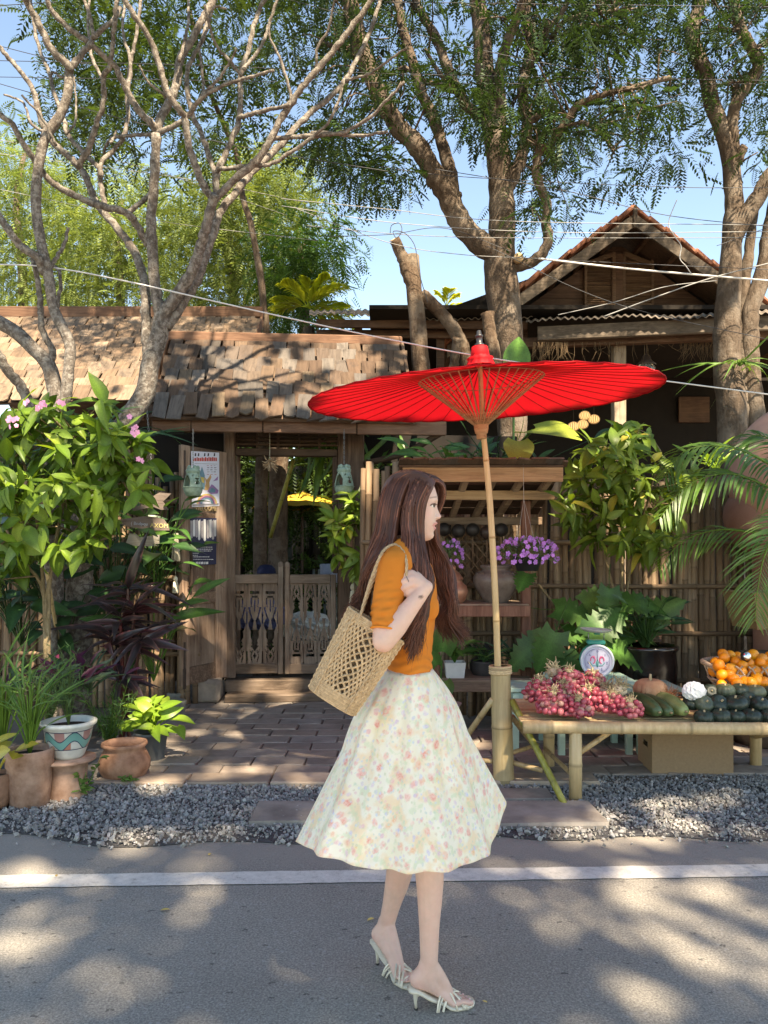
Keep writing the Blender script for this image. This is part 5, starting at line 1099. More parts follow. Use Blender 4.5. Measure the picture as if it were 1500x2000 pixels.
for i in range(6): 
    t_ = (i+.5)/6; g = MB(); c = np.array([(xa+xb)/2,5.53+.95*t_,zf+(zb_-zf)*t_+.006]); g.box(c,(xb-xa,.15,.014),np.stack([[1,0,0],sl_,np.cross([1,0,0],sl_)],1),.002); g.build('roof_board', m_wdark, shelf)
shm = shingle_meshes(.125,.16,m_sh1)
for r_ in range(3):
    for i in range(int((xb-xa)/.105)): 
        x = xa+.06+i*.105+(.05 if r_ % 2 else 0); fr = np.stack([[1,0,0],sl_,np.cross([1,0,0],sl_)],1)
        place(random.choice(shm),'shingle',shelf,(x,5.52+r_*.05,zf+.022+r_*.011-r_*.014),fr@rot((1,0,0),.06+random.uniform(-.05,.05))@rotz(random.gauss(0,.06)))
for (u,Y) in ((1028,6.0),(850,6.0)): g = MB(); a, b = P(u-9,980,Y), P(u+9,980,Y); g.box(((a[0]+b[0])/2,Y+.03,a[2]/2),(b[0]-a[0],.06,a[2]+.02),None,.005,jit=.002); g.build('post', m_rp, shelf)
g = MB(); pbeam(g,845,1183,1036,1205,5.90,.03); g.build('shelf_edge', m_rp, shelf)
g = MB(); a, b = P(850,1180,5.93), P(1034,1180,5.93); g.box(((a[0]+b[0])/2,6.19,a[2]-.012),(b[0]-a[0],.50,.024),None,.004); g.build('shelf_board', m_pl2, shelf)
g = MB(); pbeam(g,872,1328,1000,1352,5.85,.03); g.build('bench_edge', m_pl2, shelf)
g = MB(); a, b = P(850,1326,5.88), P(1040,1326,5.88); g.box(((a[0]+b[0])/2,6.15,a[2]-.012),(b[0]-a[0],.5,.024),None,.004); g.build('bench_board', m_pl2, shelf)
for u in (880,1020): g = MB(); a = P(u,1352,6.2); g.box((a[0],6.2,a[2]/2),(.06,.06,a[2]),None,.004); g.build('bench_leg', m_rp, shelf)
m_lat = wood('lattice', (.17,.105,.06), 0, (.27,.18,.11)); a, b = P(858,1145,6.45), P(1002,1030,6.45); hw = (b[0]-a[0]); hz = b[2]-a[2]
for k in range(-7,12):
    for sg in (-1,1):
        x = a[0]+k*.075; p0 = np.array([x,6.45+.012*sg,a[2]]); p1 = np.array([x+hz*sg*.85,6.45+.012*sg,b[2]])
        t0, t1 = 0., 1.; dx = p1[0]-p0[0]
        ts = sorted([(a[0]-p0[0])/dx,(b[0]-p0[0])/dx]); t0, t1 = max(0,ts[0]), min(1,ts[1])
        if t1-t0 < .1: continue
        g = MB(); g.beam(p0+(p1-p0)*t0,p0+(p1-p0)*t1,.008,.03,up=(0,-1,0),ch=.001); bb = g.build('lattice_slat', m_lat, shelf)
# coconut-shell ladles hanging in a row
m_coco = plain('black_coconut_shell', (.022,.018,.016), .5, .3, 30, .3, .4)
for i,(u,v,lab) in enumerate(((867,1034,'dark coconut-shell ladle, first in the row beside her face'),(895,1037,'dark coconut-shell ladle, second in the hanging row'),(923,1035,'largest dark coconut-shell ladle in the hanging row'),(951,1040,'brownish coconut-shell ladle half behind the parasol pole'),(979,1035,'last dark coconut-shell ladle near the flower basket'))):
    c = P(u,v,6.28); t = thing('coconut_ladle', lab, 'ladle', c); g = MB(); g.ball(c,(px(14,6.28),px(12,6.28),px(13.5,6.28)),16,10,col=(1.6,1.2,1.0) if i == 3 else (1,1,1)); g.build('bowl', m_coco, t); g = MB(); g.tube([c+[0,.01,-.05],c+[.004,.02,-.30]],[.008,.006],6); g.build('handle', m_lat, t)
def jar_mat(name, c, c2, rough=.4, metal=0.):
    t = NT(name); co = t.coord((1,1,1)); f = t.noise(co, 7, 8, .7); b = t.ramp(f, [(.3,c),(.55,shade(c2,.8)),(.72,c2)]); b = t.mix(1.0,b,t.attr(),'MULTIPLY'); t.col(b); t.bump(t.noise(co,25,5),.25,.006); return t.done(rough,.5,Metallic=metal)
m_jar = jar_mat('aged_glazed_jar', (.07,.05,.042), (.21,.165,.14), .42); m_cop = jar_mat('copper_pot', (.33,.13,.075), (.48,.24,.16), .35, .35)
c = P(969,1180,6.15); t = thing('glazed_jar', 'squat dark metallic jar on the shelf beside the flower basket', 'jar', c); s = px(1,6.15)
g = MB(); g.lathe([(0,0),(19*s,0),(21*s,2*s),(38*s,28*s),(45*s,44*s),(44*s,54*s),(36*s,63*s),(27*s,66*s),(27*s,69*s),(31*s,72*s),(31*s,76*s),(26*s,77*s),(24*s,70*s),(22*s,60*s)],36,c); g.build('body', m_jar, t)
g = MB()
for k in range(34): 
    a = 2*math.pi*k/34; g.ball(c+[38.5*s*math.cos(a),38.5*s*math.sin(a),60.5*s],(1.6*s,1.6*s,1.6*s),6,4)
g.build('beaded_band', m_jar, t)
c = P(886,1180,6.1); t = thing('copper_pot', 'round copper pot with pointed lid behind her hair', 'pot', c); s = px(1,6.1)
g = MB(); g.lathe([(0,0),(17*s,0),(24*s,10*s),(29*s,24*s),(25*s,36*s),(17*s,43*s),(16*s,46*s),(19*s,49*s)],30,c); g.build('body', m_cop, t); g = MB(); g.lathe([(19*s,49*s),(17*s,54*s),(10*s,62*s),(5*s,66*s),(4*s,69*s),(5.5*s,72*s),(3*s,76*s),(0,79*s)],24,c); g.build('lid', m_cop, t)
# ================================================================== leaves and plants
def leaf_mesh(name, m, L=1.0, W=.4, nseg=6, fold=.15, droop=.2, tip=1.4, wave=0.0, rim=None, heart=0.0, lobes=0, col=(1,1,1), vein=1.18, petiole=0.0):
    """leaf along +Y, face up +Z, folded along the midrib"""
    V = []; cs = []; Fs = []; ts = np.linspace(0,1,nseg+1)
    for i,t in enumerate(ts):
        w = W/2*math.sin(math.pi*min(1,(t**(1/tip) if heart == 0 else (heart+(1-heart)*t))))**.85 if 0 < t < 1 else (W*.02 if heart == 0 or t == 1 else W*.32)
        if lobes: w *= 1-.42*abs(math.sin(math.pi*t*lobes))**3*(.3 if t < .12 else 1)
        z = -droop*t*t*L; zz = wave*math.sin(t*13)*L
        V += [(-w*L, t*L-(.16*L if heart and i == 0 else 0), z+fold*w*L+zz), (-w*.5*L, t*L-(.05*L if heart and i == 0 else 0), z+fold*w*.35*L), (0,t*L,z), (w*.5*L, t*L-(.05*L if heart and i == 0 else 0), z+fold*w*.35*L), (w*L, t*L-(.16*L if heart and i == 0 else 0), z+fold*w*L-zz)]
        e = np.array(rim) if rim else np.array([.96]*3); cs += [np.array(col)*e, np.array(col), np.array(col)*vein, np.array(col), np.array(col)*e]
    for i in range(nseg):
        for k in range(4): a = i*5+k; Fs.append((a,a+1,a+6,a+5))
    g = MB(); g.add(V,Fs,np.array(cs))
    if petiole: g.tube([(0,.02*L,0),(0,-petiole*L*.5,-.05*L),(0,-petiole*L,-.02*L)],[.012*L,.012*L,.014*L],4,False,col=(1.1,1.05,.7))
    me = g.mesh(name); me.materials.append(m); return me
def leaves(t, meshes, pos, dirs, scale, maxp=300, rollj=.35, name='leaf', near=True, upb=(0,-.55,.8)):
    """each leaf an own object; past maxp the farthest ones are joined"""
    pos = np.asarray(pos); dirs = nrm(np.asarray(dirs)); N = len(pos); order = np.argsort(pos[:,1]) if near else np.arange(N)
    ups = nrm(np.asarray(upb)[None]+rng.normal(0,rollj,(N,3))); rest = []
    for r_,i in enumerate(order):
        Rm = frame(dirs[i], ups[i]); k = random.randrange(len(meshes))
        if r_ < maxp: place(meshes[k], name, t, pos[i], Rm, scale[i])
        else: rest.append((k,i,Rm))
    if rest:
        g = MB(); 
        for k,i,Rm in rest:
            me = meshes[k]; V = np.empty(len(me.vertices)*3,np.float32); me.vertices.foreach_get('co',V); V = V.reshape(-1,3)@Rm.T*scale[i]+pos[i]
            cc = np.empty(len(V)*4,np.float32); me.color_attributes['Col'].data.foreach_get('color',cc); g.add(V,[tuple(p.vertices) for p in me.polygons],cc.reshape(-1,4)[:,:3]*random.uniform(.6,1.2))
        o = g.build('leaves', meshes[0].materials[0], t); o['kind'] = 'stuff'
m_shrub = leafmat('broad_leaf', (.10,.18,.024), (.19,.29,.038), .42, .42, yellow=(.28,.36,.05)); m_shrub2 = leafmat('shrub_leaf', (.085,.155,.024), (.19,.27,.035), .45, .42, yellow=(.40,.33,.06))
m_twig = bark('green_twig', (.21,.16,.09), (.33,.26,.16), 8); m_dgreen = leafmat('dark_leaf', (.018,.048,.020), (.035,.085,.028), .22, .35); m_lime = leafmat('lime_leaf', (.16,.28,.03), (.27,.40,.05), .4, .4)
LF = [leaf_mesh('leaf', m_shrub, 1, w_, 6, f_, d, 1.15, wave=wv_, vein=1.25) for d,w_,f_,wv_ in ((.15,.46,.25,.0),(.4,.40,.45,.02),(.6,.52,.15,.015),(.9,.36,.5,.03),(.3,.48,.05,.02))]; LF2 = [leaf_mesh('leaf', m_shrub2, 1, w_, 6, f_, d, 1.15, wave=wv_, vein=1.2) for d,w_,f_,wv_ in ((.15,.44,.25,.0),(.4,.38,.45,.02),(.65,.50,.15,.015),(.9,.34,.5,.03))]
def shrub(t, meshes, stems, tips, m_st, L, per=6, stem_r=.012, maxp=300, spread=.05, upb=(0,-.55,.8), jl=.42):
    """leafy bush: rosettes of leaves at branch tips that hang on woody stems"""
    S = np.concatenate([spline(s,24) for s in stems])
    for s in stems: g = MB(); g.tube(spline(s,24), np.linspace(stem_r,stem_r*.55,24), 7, False); g.build('stem', m_st, t)
    g = MB(); pos, dirs, sc = [], [], []
    cen = np.mean(tips,axis=0)
    for tp in tips:
        s = S[np.argmin(((S-tp)**2*[1,1,1.6]).sum(1)+np.where(S[:,2] > tp[2]+.05,1,0))]; mid = (s+tp)/2+rng.normal(0,.02,3)-[0,0,.03]; g.tube(spline([s,mid,tp],8), np.linspace(stem_r*.45,stem_r*.22,8), 4, False)
        outd = nrm((tp-cen)*[1,1,.6]+[0,-.25,.1]); a0 = random.uniform(0,6.28)
        for k in range(per):
            a = a0+k*2.4+random.uniform(-.4,.4); fr = frame(outd+rng.normal(0,.15,3)); el = random.uniform(.15,.9)
            d = fr[:,1]*el+(fr[:,0]*math.cos(a)+fr[:,2]*math.sin(a))*1.0+np.array([0,0,-.15]); back = random.uniform(0,.09)
            pos.append(tp-outd*back+rng.normal(0,spread*.3,3)); dirs.append(d); sc.append(L*random.uniform(1-jl,1+jl)*(.75 if k == 0 else 1))
    g.build('twigs', m_st, t); leaves(t, meshes, np.array(pos), np.array(dirs), sc, maxp, .35, upb=upb)
def blob_tips(poly, Y0, Y1, n, mind=.05, front=True):
    p = np.asarray(poly,float); lo, hi = p.min(0), p.max(0); out = []; tries = 0
    while len(out) < n and tries < 40000:
        tries += 1; u, v = random.uniform(lo[0],hi[0]), random.uniform(lo[1],hi[1])
        if not in_poly(np.array([u]),np.array([v]),poly)[0]: continue
        q = P(u,v,random.uniform(Y0,Y1))
        if any(np.linalg.norm(q-o) < mind for o in out): continue
        out.append(q)
    return np.array(out)
# ------------------------------------------------------------------ big bush at left
YL = 5.25
lb = thing('flowering_bush', 'tall light-green broad-leaved bush with pink flowers at left', 'bush', (G(95,1490)[0]*1.1,YL,0)); b0 = np.array([P(92,1300,YL)[0],YL,0.0])
stems = [[b0,P(88,1240,YL),P(85,1150,YL),P(70,1000,YL),P(40,880,YL)],[b0,P(95,1240,YL),P(98,1130,YL),P(120,1000,YL),P(150,860,YL)],[b0+[.02,0,0],P(95,1200,YL),P(105,1100,YL),P(170,1010,YL),P(260,920,YL)],[b0,P(88,1180,YL),P(50,1100,YL),P(10,1030,YL)],[b0,P(92,1160,YL),P(130,1080,YL),P(210,1050,YL)]]
tips = blob_tips([(-30,800),(40,775),(130,790),(200,770),(260,830),(300,900),(330,960),(300,990),(250,990),(230,1040),(190,1060),(150,1090),(120,1080),(60,1080),(20,1130),(-30,1150)], 4.75, 5.6, 135, .07)
shrub(lb, LF, stems, tips, m_twig, .14, 7, .017, 300)
g = MB(); culm(g, G(97,1420)*[1,1,0]+[0,.42,0], P(92,1120,YL-.04), .013, 3, 9); g.build('stake', m_bams, lb)
m_pink = plain('pink_petal', (.66,.30,.50), .6, .15, 20, 0, .3); m_purp = plain('purple_petal', (.36,.15,.55), .6, .2, 20, 0, .3, c2=(.48,.22,.62))
gp = MB(); 
for k in range(5): 
    a = k*2*math.pi/5; gp.add([(0,0,0),(.72*math.cos(a-.62),.72*math.sin(a-.62),.12),(1*math.cos(a-.32),1*math.sin(a-.32),.06),(1.04*math.cos(a),1.04*math.sin(a),.03),(1*math.cos(a+.32),1*math.sin(a+.32),.06),(.72*math.cos(a+.62),.72*math.sin(a+.62),.12)],[(0,1,2,3,4,5)],(1,1,1) if k % 2 else (1.1,1.1,1.1))
fl_pink = gp.mesh('flower'); fl_pink.materials.append(m_pink); fl_purp = gp.mesh('flower'); fl_purp.materials.append(m_purp)
def flowers(t, me, pts, r):
    for p in pts: place(me,'flower',t,p,frame(nrm(np.array([random.uniform(-.6,.6),-.3,1.])),nrm(np.array([random.gauss(0,.5),-1,.5]))), r*random.uniform(.8,1.2))
for (u,v,n,sp) in ((80,793,8,16),(25,825,6,10),(265,843,7,12),(120,788,2,6),(255,815,1,3),(272,897,2,8),(55,782,2,8)): flowers(lb, fl_pink, [P(u+random.gauss(0,sp*.5),v+random.gauss(0,sp*.35),4.72+random.gauss(0,.02)) for _ in range(n)], .016)
# ------------------------------------------------------------------ bush at right over the fence
YRB = 5.95
rb = thing('leafy_bush', 'yellow-green leafy bush beside the fence above the weighing scale', 'bush', (P(1200,1300,6.2)[0],6.2,0)); b0 = np.array([P(1215,1300,6.2)[0],6.2,0])
stems = [[b0,P(1205,1200,6.1),P(1180,1080,6.0),P(1150,960,5.95)],[b0,P(1215,1180,6.1),P(1215,1020,6.0),P(1215,880,5.95)],[b0,P(1225,1150,6.1),P(1260,1000,6.0),P(1290,880,5.95)]]
tips = blob_tips([(1095,1010),(1110,930),(1130,880),(1180,850),(1225,815),(1290,850),(1330,900),(1370,930),(1345,1000),(1320,1060),(1270,1090),(1220,1100),(1180,1060),(1120,1050)], 5.55, 6.3, 110, .07)
shrub(rb, LF2, stems, tips, m_twig, .13, 7, .014, 300)
# ------------------------------------------------------------------ croton beside the gate
m_crot = leafmat('croton_leaf', (.10,.17,.025), (.22,.30,.055), .3, .4, yellow=(.40,.36,.05)); CR = [leaf_mesh('leaf', m_crot, 1, .40, 5, .3, d, 1.0, col=(c_,c_,c_*.8), vein=1.3) for d,c_ in ((.1,1),(.25,1.2),(.4,.75))]
cb = np.array([P(690,1330,6.95)[0],6.95,0]); cr = thing('croton_shrub', 'speckled yellow-green shrub between the gate post and her hair', 'shrub', cb)
tips = blob_tips([(640,1040),(650,1000),(690,965),(725,960),(760,985),(770,1060),(745,1100),(700,1110),(655,1090)], 6.7, 7.1, 26, .08)
shrub(cr, CR, [[cb,P(695,1200,6.95),P(690,1080,6.9),P(700,1000,6.9)],[cb,P(705,1180,6.95),P(735,1050,6.9)]], tips, m_twig, .15, 10, .012, 230)
# ------------------------------------------------------------------ dark red cordyline
m_cord_l = NT('cordyline_leaf'); b_ = m_cord_l.mix(1.0, m_cord_l.ramp(m_cord_l.rand(), [(0,(.018,.013,.014)),(.6,(.030,.020,.020)),(.85,(.045,.016,.018)),(1,(.03,.03,.026))]), m_cord_l.attr(), 'MULTIPLY'); m_cord_l.col(b_); m_cord_l = m_cord_l.done(.32,.5)
CD = [leaf_mesh('leaf', m_cord_l, 1, .20, 8, .3, d, 1.3, rim=(3.6,2.6,2.5), vein=1.5) for d in (.15,.5,.85,1.1)]
cdb = np.array([P(245,1400,5.75)[0],5.75,0]); cd = thing('cordyline', 'dark purple-red long-leaved plant beside the open door', 'plant', cdb); pos, dirs, sc = [], [], []
for (u,v) in ((235,1210),(262,1190),(245,1270),(215,1245),(275,1250),(250,1150),(235,1320)):
    tp = P(u,v,5.7+random.uniform(-.1,.1)); g = MB(); g.tube(spline([cdb+[random.uniform(-.05,.05),0,0],(cdb+tp)/2+[0,0,.05],tp],10), .013, 6, False, col=(2.0,.8,.7)); g.build('stem', m_cord_l, cd)
    for k in range(14):
        a = k*2.4; el = random.uniform(-.2,1.0); pos.append(tp+[0,0,random.uniform(-.06,.03)]); dirs.append((math.cos(a),math.sin(a)*.8-.15,el)); sc.append(random.uniform(.19,.36))
leaves(cd, CD, pos, dirs, sc, 120, .25)
# ------------------------------------------------------------------ dark undergrowth
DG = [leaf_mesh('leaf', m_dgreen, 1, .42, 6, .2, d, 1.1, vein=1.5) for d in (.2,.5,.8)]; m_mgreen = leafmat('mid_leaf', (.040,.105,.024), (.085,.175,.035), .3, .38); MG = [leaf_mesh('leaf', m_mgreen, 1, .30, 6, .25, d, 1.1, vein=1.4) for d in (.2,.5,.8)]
def clump(name, label, u, v, Y, n, L, meshes, cat='plant', spread=.25, el=(.2,1.2), stalk=.25, maxp=60, base=None, group=None):
    b = np.array([P(u,v,Y)[0],Y,max(0,P(u,v,Y)[2])]) if base is None else np.asarray(base,float); t = thing(name, label, cat, b, group); pos, dirs, sc = [], [], []; g = MB()
    for k in range(n):
        a = k*2.399+random.uniform(-.3,.3); e = random.uniform(*el); d = nrm(np.array([math.cos(a),math.sin(a),e])); s = stalk*random.uniform(.5,1.2); tp = b+[random.gauss(0,spread*.25),random.gauss(0,spread*.25),0]+np.array([d[0]*.55,d[1]*.55,abs(d[2])+.35])*s
        g.tube(spline([b,(b+tp)/2+[0,0,.04],tp],6),.004+.004*L,4,False,col=(1.2,1.2,.9)); pos.append(tp); dirs.append(d*[1,1,.6]); sc.append(L*random.uniform(.7,1.2))
    g.build('stalks', meshes[0].materials[0], t); leaves(t, meshes, pos, dirs, sc, maxp, .3); return t
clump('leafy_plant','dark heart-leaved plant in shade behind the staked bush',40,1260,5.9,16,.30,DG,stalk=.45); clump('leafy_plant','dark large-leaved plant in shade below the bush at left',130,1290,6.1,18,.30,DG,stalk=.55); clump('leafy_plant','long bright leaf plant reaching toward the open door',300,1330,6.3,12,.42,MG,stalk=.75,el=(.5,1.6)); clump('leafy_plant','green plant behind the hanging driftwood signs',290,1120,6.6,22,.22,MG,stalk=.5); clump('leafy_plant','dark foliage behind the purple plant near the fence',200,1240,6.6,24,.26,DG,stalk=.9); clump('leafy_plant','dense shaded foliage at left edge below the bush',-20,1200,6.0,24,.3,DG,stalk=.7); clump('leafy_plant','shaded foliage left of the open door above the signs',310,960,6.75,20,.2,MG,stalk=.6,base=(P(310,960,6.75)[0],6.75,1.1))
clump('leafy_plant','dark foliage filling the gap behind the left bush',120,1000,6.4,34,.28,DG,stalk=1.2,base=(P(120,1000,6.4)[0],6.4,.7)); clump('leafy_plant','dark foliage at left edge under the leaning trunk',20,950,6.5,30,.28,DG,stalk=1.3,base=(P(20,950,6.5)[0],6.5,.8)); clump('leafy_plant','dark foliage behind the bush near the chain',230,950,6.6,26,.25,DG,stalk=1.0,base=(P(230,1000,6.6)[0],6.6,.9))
m_blade = leafmat('grass_blade', (.075,.155,.03), (.14,.25,.05), .35, .4); BL = [leaf_mesh('leaf', m_blade, 1, .05, 7, .4, d, 1.2) for d in (.1,.35,.7,1.0)]; m_bladeD = leafmat('dark_blade', (.025,.065,.03), (.05,.11,.045), .25, .4); BD = [leaf_mesh('leaf', m_bladeD, 1, .07, 7, .4, d, 1.2) for d in (.1,.4,.8)]
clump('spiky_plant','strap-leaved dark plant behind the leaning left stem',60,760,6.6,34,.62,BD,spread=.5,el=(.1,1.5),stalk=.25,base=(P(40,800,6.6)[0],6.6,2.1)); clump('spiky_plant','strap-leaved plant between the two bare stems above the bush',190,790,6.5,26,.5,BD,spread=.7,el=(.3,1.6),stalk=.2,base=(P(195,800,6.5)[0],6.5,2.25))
# ------------------------------------------------------------------ pots at left
m_terra = plain('terracotta', (.29,.145,.085), .88, .42, 9, .5, .15, c2=(.40,.26,.19), objvar=.12); m_terra2 = plain('rough_terracotta', (.22,.10,.056), .85, .40, 11, .5, .2, c2=(.30,.17,.11)); m_soil = plain('potting_soil', (.035,.022,.015), .95, .4, 40, .8)
def pot(name, label, c, prof, m, soil=None, cat='pot', n=36):
    t = thing(name, label, cat, c); g = MB(); g.lathe(prof, n, c); g.build('body', m, t)
    if soil: g = MB(); g.lathe([(0,soil[1]+.006),(soil[0]*.5,soil[1]+.008),(soil[0],soil[1])],n,c,ripple=lambda A,z: 1); g.build('soil', m_soil, t)
    return t
c = G(58,1572); s = px(1,c[1]); pot('terracotta_pot','tall pale terracotta planter with grassy plant at lower left',c,[(0,0),(33*s,0),(36*s,3*s),(40*s,40*s),(41*s,75*s),(44*s,78*s),(45*s,108*s),(43*s,111*s),(38*s,110*s),(36*s,90*s)],m_terra,(37*s,98*s))
PA = c+[0,0,98*s]; clump('grassy_plant','tall grass-like plant growing in the terracotta planter',0,0,0,46,.26,BL,spread=.10,el=(.9,4.0),stalk=.26,base=PA,maxp=60)
clump('grassy_plant','tall grass-like clump at far left behind the planter',0,0,0,40,.30,BL,spread=.2,el=(.9,3.5),stalk=.40,base=(P(5,1450,4.9)[0],4.9,.15),maxp=60)
c = G(132,1556); s = px(1,c[1]); pot('clay_stand','upturned clay drum carrying the painted ceramic pot',c,[(0,0),(36*s,0),(38*s,4*s),(36*s,40*s),(38*s,68*s),(52*s,72*s),(53*s,77*s),(0,78*s)],m_terra,None,'stand')
c2 = c+[2*s,0,78*s]
def mat_ceramic():
    t = NT('painted_ceramic'); tc = t.n('ShaderNodeTexCoord'); sx = t.n('ShaderNodeSeparateXYZ'); t.l(tc.outputs['Object'],sx.inputs[0]); an = t.math('ARCTAN2',sx.outputs['Y'],sx.outputs['X']); z = t.math('DIVIDE',sx.outputs['Z'],s)
    # band of wave scrolls between two dark lines
    ph = t.math('MULTIPLY',an,5.0); wv = t.math('ADD',38.0,t.math('MULTIPLY',t.math('SINE',ph),9.0)); d = t.math('ABSOLUTE',t.math('SUBTRACT',z,wv)); inb = t.math('MULTIPLY',t.math('GREATER_THAN',z,21.0),t.math('LESS_THAN',z,56.0))
    f = t.noise(t.coord((1,1,1),rnd=False),30,4); white = t.ramp(f,[(.3,(.52,.52,.47)),(.7,(.64,.64,.58))])
    tealm = t.math('MULTIPLY',t.math('LESS_THAN',d,8.0),inb); base = t.mix(tealm,white,(.16,.36,.32))
    low = t.math('MULTIPLY',t.math('LESS_THAN',z,t.math('SUBTRACT',wv,9.0)),inb); base = t.mix(t.math('MULTIPLY',low,t.math('GREATER_THAN',t.math('SINE',t.math('ADD',ph,2.0)),.25)),base,(.45,.20,.14))
    up = t.math('MULTIPLY',t.math('GREATER_THAN',z,t.math('ADD',wv,9.0)),inb); base = t.mix(t.math('MULTIPLY',up,t.math('LESS_THAN',t.math('SINE',ph),-.45)),base,(.40,.22,.20))
    ln = t.math('MULTIPLY',t.math('LESS_THAN',t.math('ABSOLUTE',t.math('SUBTRACT',d,8.3)),1.0),inb)
    for zz in (21.0,56.0): ln = t.math('MAXIMUM',ln,t.math('LESS_THAN',t.math('ABSOLUTE',t.math('SUBTRACT',z,zz)),.8))
    base = t.mix(ln,base,(.02,.03,.08)); t.col(base); return t.done(.3,.5)
pot('ceramic_pot','white ceramic pot painted with blue-green waves',c2,[(0,0),(26*s,0),(30*s,6*s),(41*s,35*s),(46*s,60*s),(52*s,64*s),(53*s,70*s),(48*s,72*s),(43*s,69*s),(40*s,55*s)],mat_ceramic(),(42*s,60*s))
m_wisp = leafmat('wispy_leaf', (.075,.145,.05), (.14,.22,.08), .3, .5); WS = [leaf_mesh('leaf', m_wisp, 1, .10, 4, .2, d, 1.1) for d in (.1,.4)]
def wispy(name, label, base, n, h, spread, L, meshes=None, maxp=40, tilt=0):
    t = thing(name, label, 'plant', base); pos, dirs, sc = [], [], []; g = MB()
    for k in range(n):
        a = random.uniform(0,6.28); r_ = spread*math.sqrt(random.random()); tp = np.asarray(base)+[r_*math.cos(a),r_*math.sin(a),h*random.uniform(.6,1.05)]; cv = spline([base,(np.asarray(base)*.6+tp*.4)+[0,0,.04],tp],12); g.tube(cv,np.linspace(.004,.0012,12),4,False,col=(1.1,1.0,.7))
        for i in range(3,12):
            for _ in range(2): d = rng.normal(0,1,3)+[0,0,.8]; pos.append(cv[i]); dirs.append(d); sc.append(L*random.uniform(.6,1.3))
    g.build('stems', (meshes or WS)[0].materials[0], t); leaves(t, meshes or WS, pos, dirs, sc, maxp, .6); return t
wispy('wispy_plant','airy fine-leaved plant growing in the painted ceramic pot',c2+[0,0,62*s],16,.44,.16,.055); wispy('wispy_plant','fine-leaved bushy plant behind the ceramic pot',(P(95,1420,4.75)[0],4.75,.35),14,.36,.15,.06); wispy('wispy_plant','soft dark green feathery plant behind the round clay pot',(P(215,1440,5.1)[0],5.1,.1),30,.45,.24,.055, [leaf_mesh('leaf', m_mgreen, 1, .12, 4, .2, .2, 1.1)])
c = G(243,1522); s = px(1,c[1]); pot('clay_bowl','wide round-bellied reddish clay pot standing empty',c,[(0,0),(30*s,0),(38*s,5*s),(49*s,24*s),(49*s,38*s),(42*s,54*s),(38*s,59*s),(39*s,63*s),(44*s,68*s),(43*s,73*s),(38*s,73*s),(33*s,64*s),(38*s,52*s),(44*s,36*s),(40*s,15*s),(0,10*s)],m_terra2)
c = G(296,1490); s = px(1,c[1]); m_bkt = plain('grey_plastic_bucket',(.10,.105,.11),.6,.2,10,.15); pot('plastic_pot','grey plastic pot with lime-green leaves near the paving',c,[(0,0),(22*s,0),(24*s,3*s),(30*s,55*s),(33*s,56*s),(33*s,62*s),(30*s,62*s),(28*s,50*s)],m_bkt,(28*s,52*s))
HT = [leaf_mesh('leaf', m_lime, 1, .62, 6, .2, d, 1.0, heart=.28, vein=1.15) for d in (.2,.45,.7)]; clump('pothos_plant','lime-green heart-leaved plant in the grey plastic pot',0,0,0,44,.115,HT,spread=.2,el=(-.1,1.3),stalk=.17,base=c+[0,0,56*s],maxp=60)
for (u,v,lab) in ((340,1395,'small round grey glazed pot beside the door foot'),(348,1378,'second small grey pot behind the first near the stone block')):
    c = G(u,v); s = px(1,c[1]); pot('glazed_pot',lab,c,[(0,0),(18*s,0),(21*s,4*s),(23*s,22*s),(24*s,26*s),(21*s,28*s),(18*s,22*s),(0,8*s)],plain('grey_glaze',(.17,.165,.145),.5,.2,20,.2))
c = G(-8,1580); s = px(1,c[1]); pot('terracotta_pot','rounded reddish planter cut by the left edge',c,[(0,0),(20*s,0),(27*s,20*s),(32*s,60*s),(29*s,70*s),(24*s,70*s),(22*s,60*s)],m_terra2,(24*s,62*s)); m_yel = leafmat('yellow_leaf',(.42,.36,.05),(.5,.45,.08),.4,.4); clump('potted_plant','yellow-green broad leaf plant at the left edge',0,0,0,7,.16,[leaf_mesh('leaf',m_yel,1,.5,6,.2,.2,1.0)],stalk=.16,base=c+[0,0,64*s])
m_weed = leafmat('weed_leaf',(.09,.18,.04),(.15,.26,.06),.35,.45); WD = [leaf_mesh('leaf',m_weed,1,.42,5,.2,d,1.1) for d in (.2,.5)]
def weed(label, u, v, n, h, L):
    b = G(u,v); t = thing('weed', label, 'weed', b); pos, dirs, sc = [], [], []; g = MB()
    for k in range(5):
        tp = b+[random.gauss(0,.05),random.gauss(0,.04),h*random.uniform(.5,1)]; g.tube([b,(b+tp)/2,tp],[.004,.003,.002],4,False)
        for i in range(n//5): q = b+(tp-b)*random.uniform(.25,1); a = random.uniform(0,6.28); pos.append(q); dirs.append((math.cos(a),math.sin(a),.35)); sc.append(L*random.uniform(.6,1.2))
    g.build('stems', m_weed, t); leaves(t, WD, pos, dirs, sc, 80, .3)
weed('leafy green weed growing from the gravel by the clay drum',160,1560,60,.26,.055); weed('tiny weed in front of the round clay pot',252,1535,25,.09,.045); weed('low reddish weed between the clay drum and the round pot',215,1530,20,.05,.03)
m_rho_t = leafmat('rhoeo_leaf',(.045,.075,.045),(.08,.12,.06),.2,.4); m_rho = leafmat('purple_leaf',(.06,.012,.035),(.10,.02,.05),.2,.4)
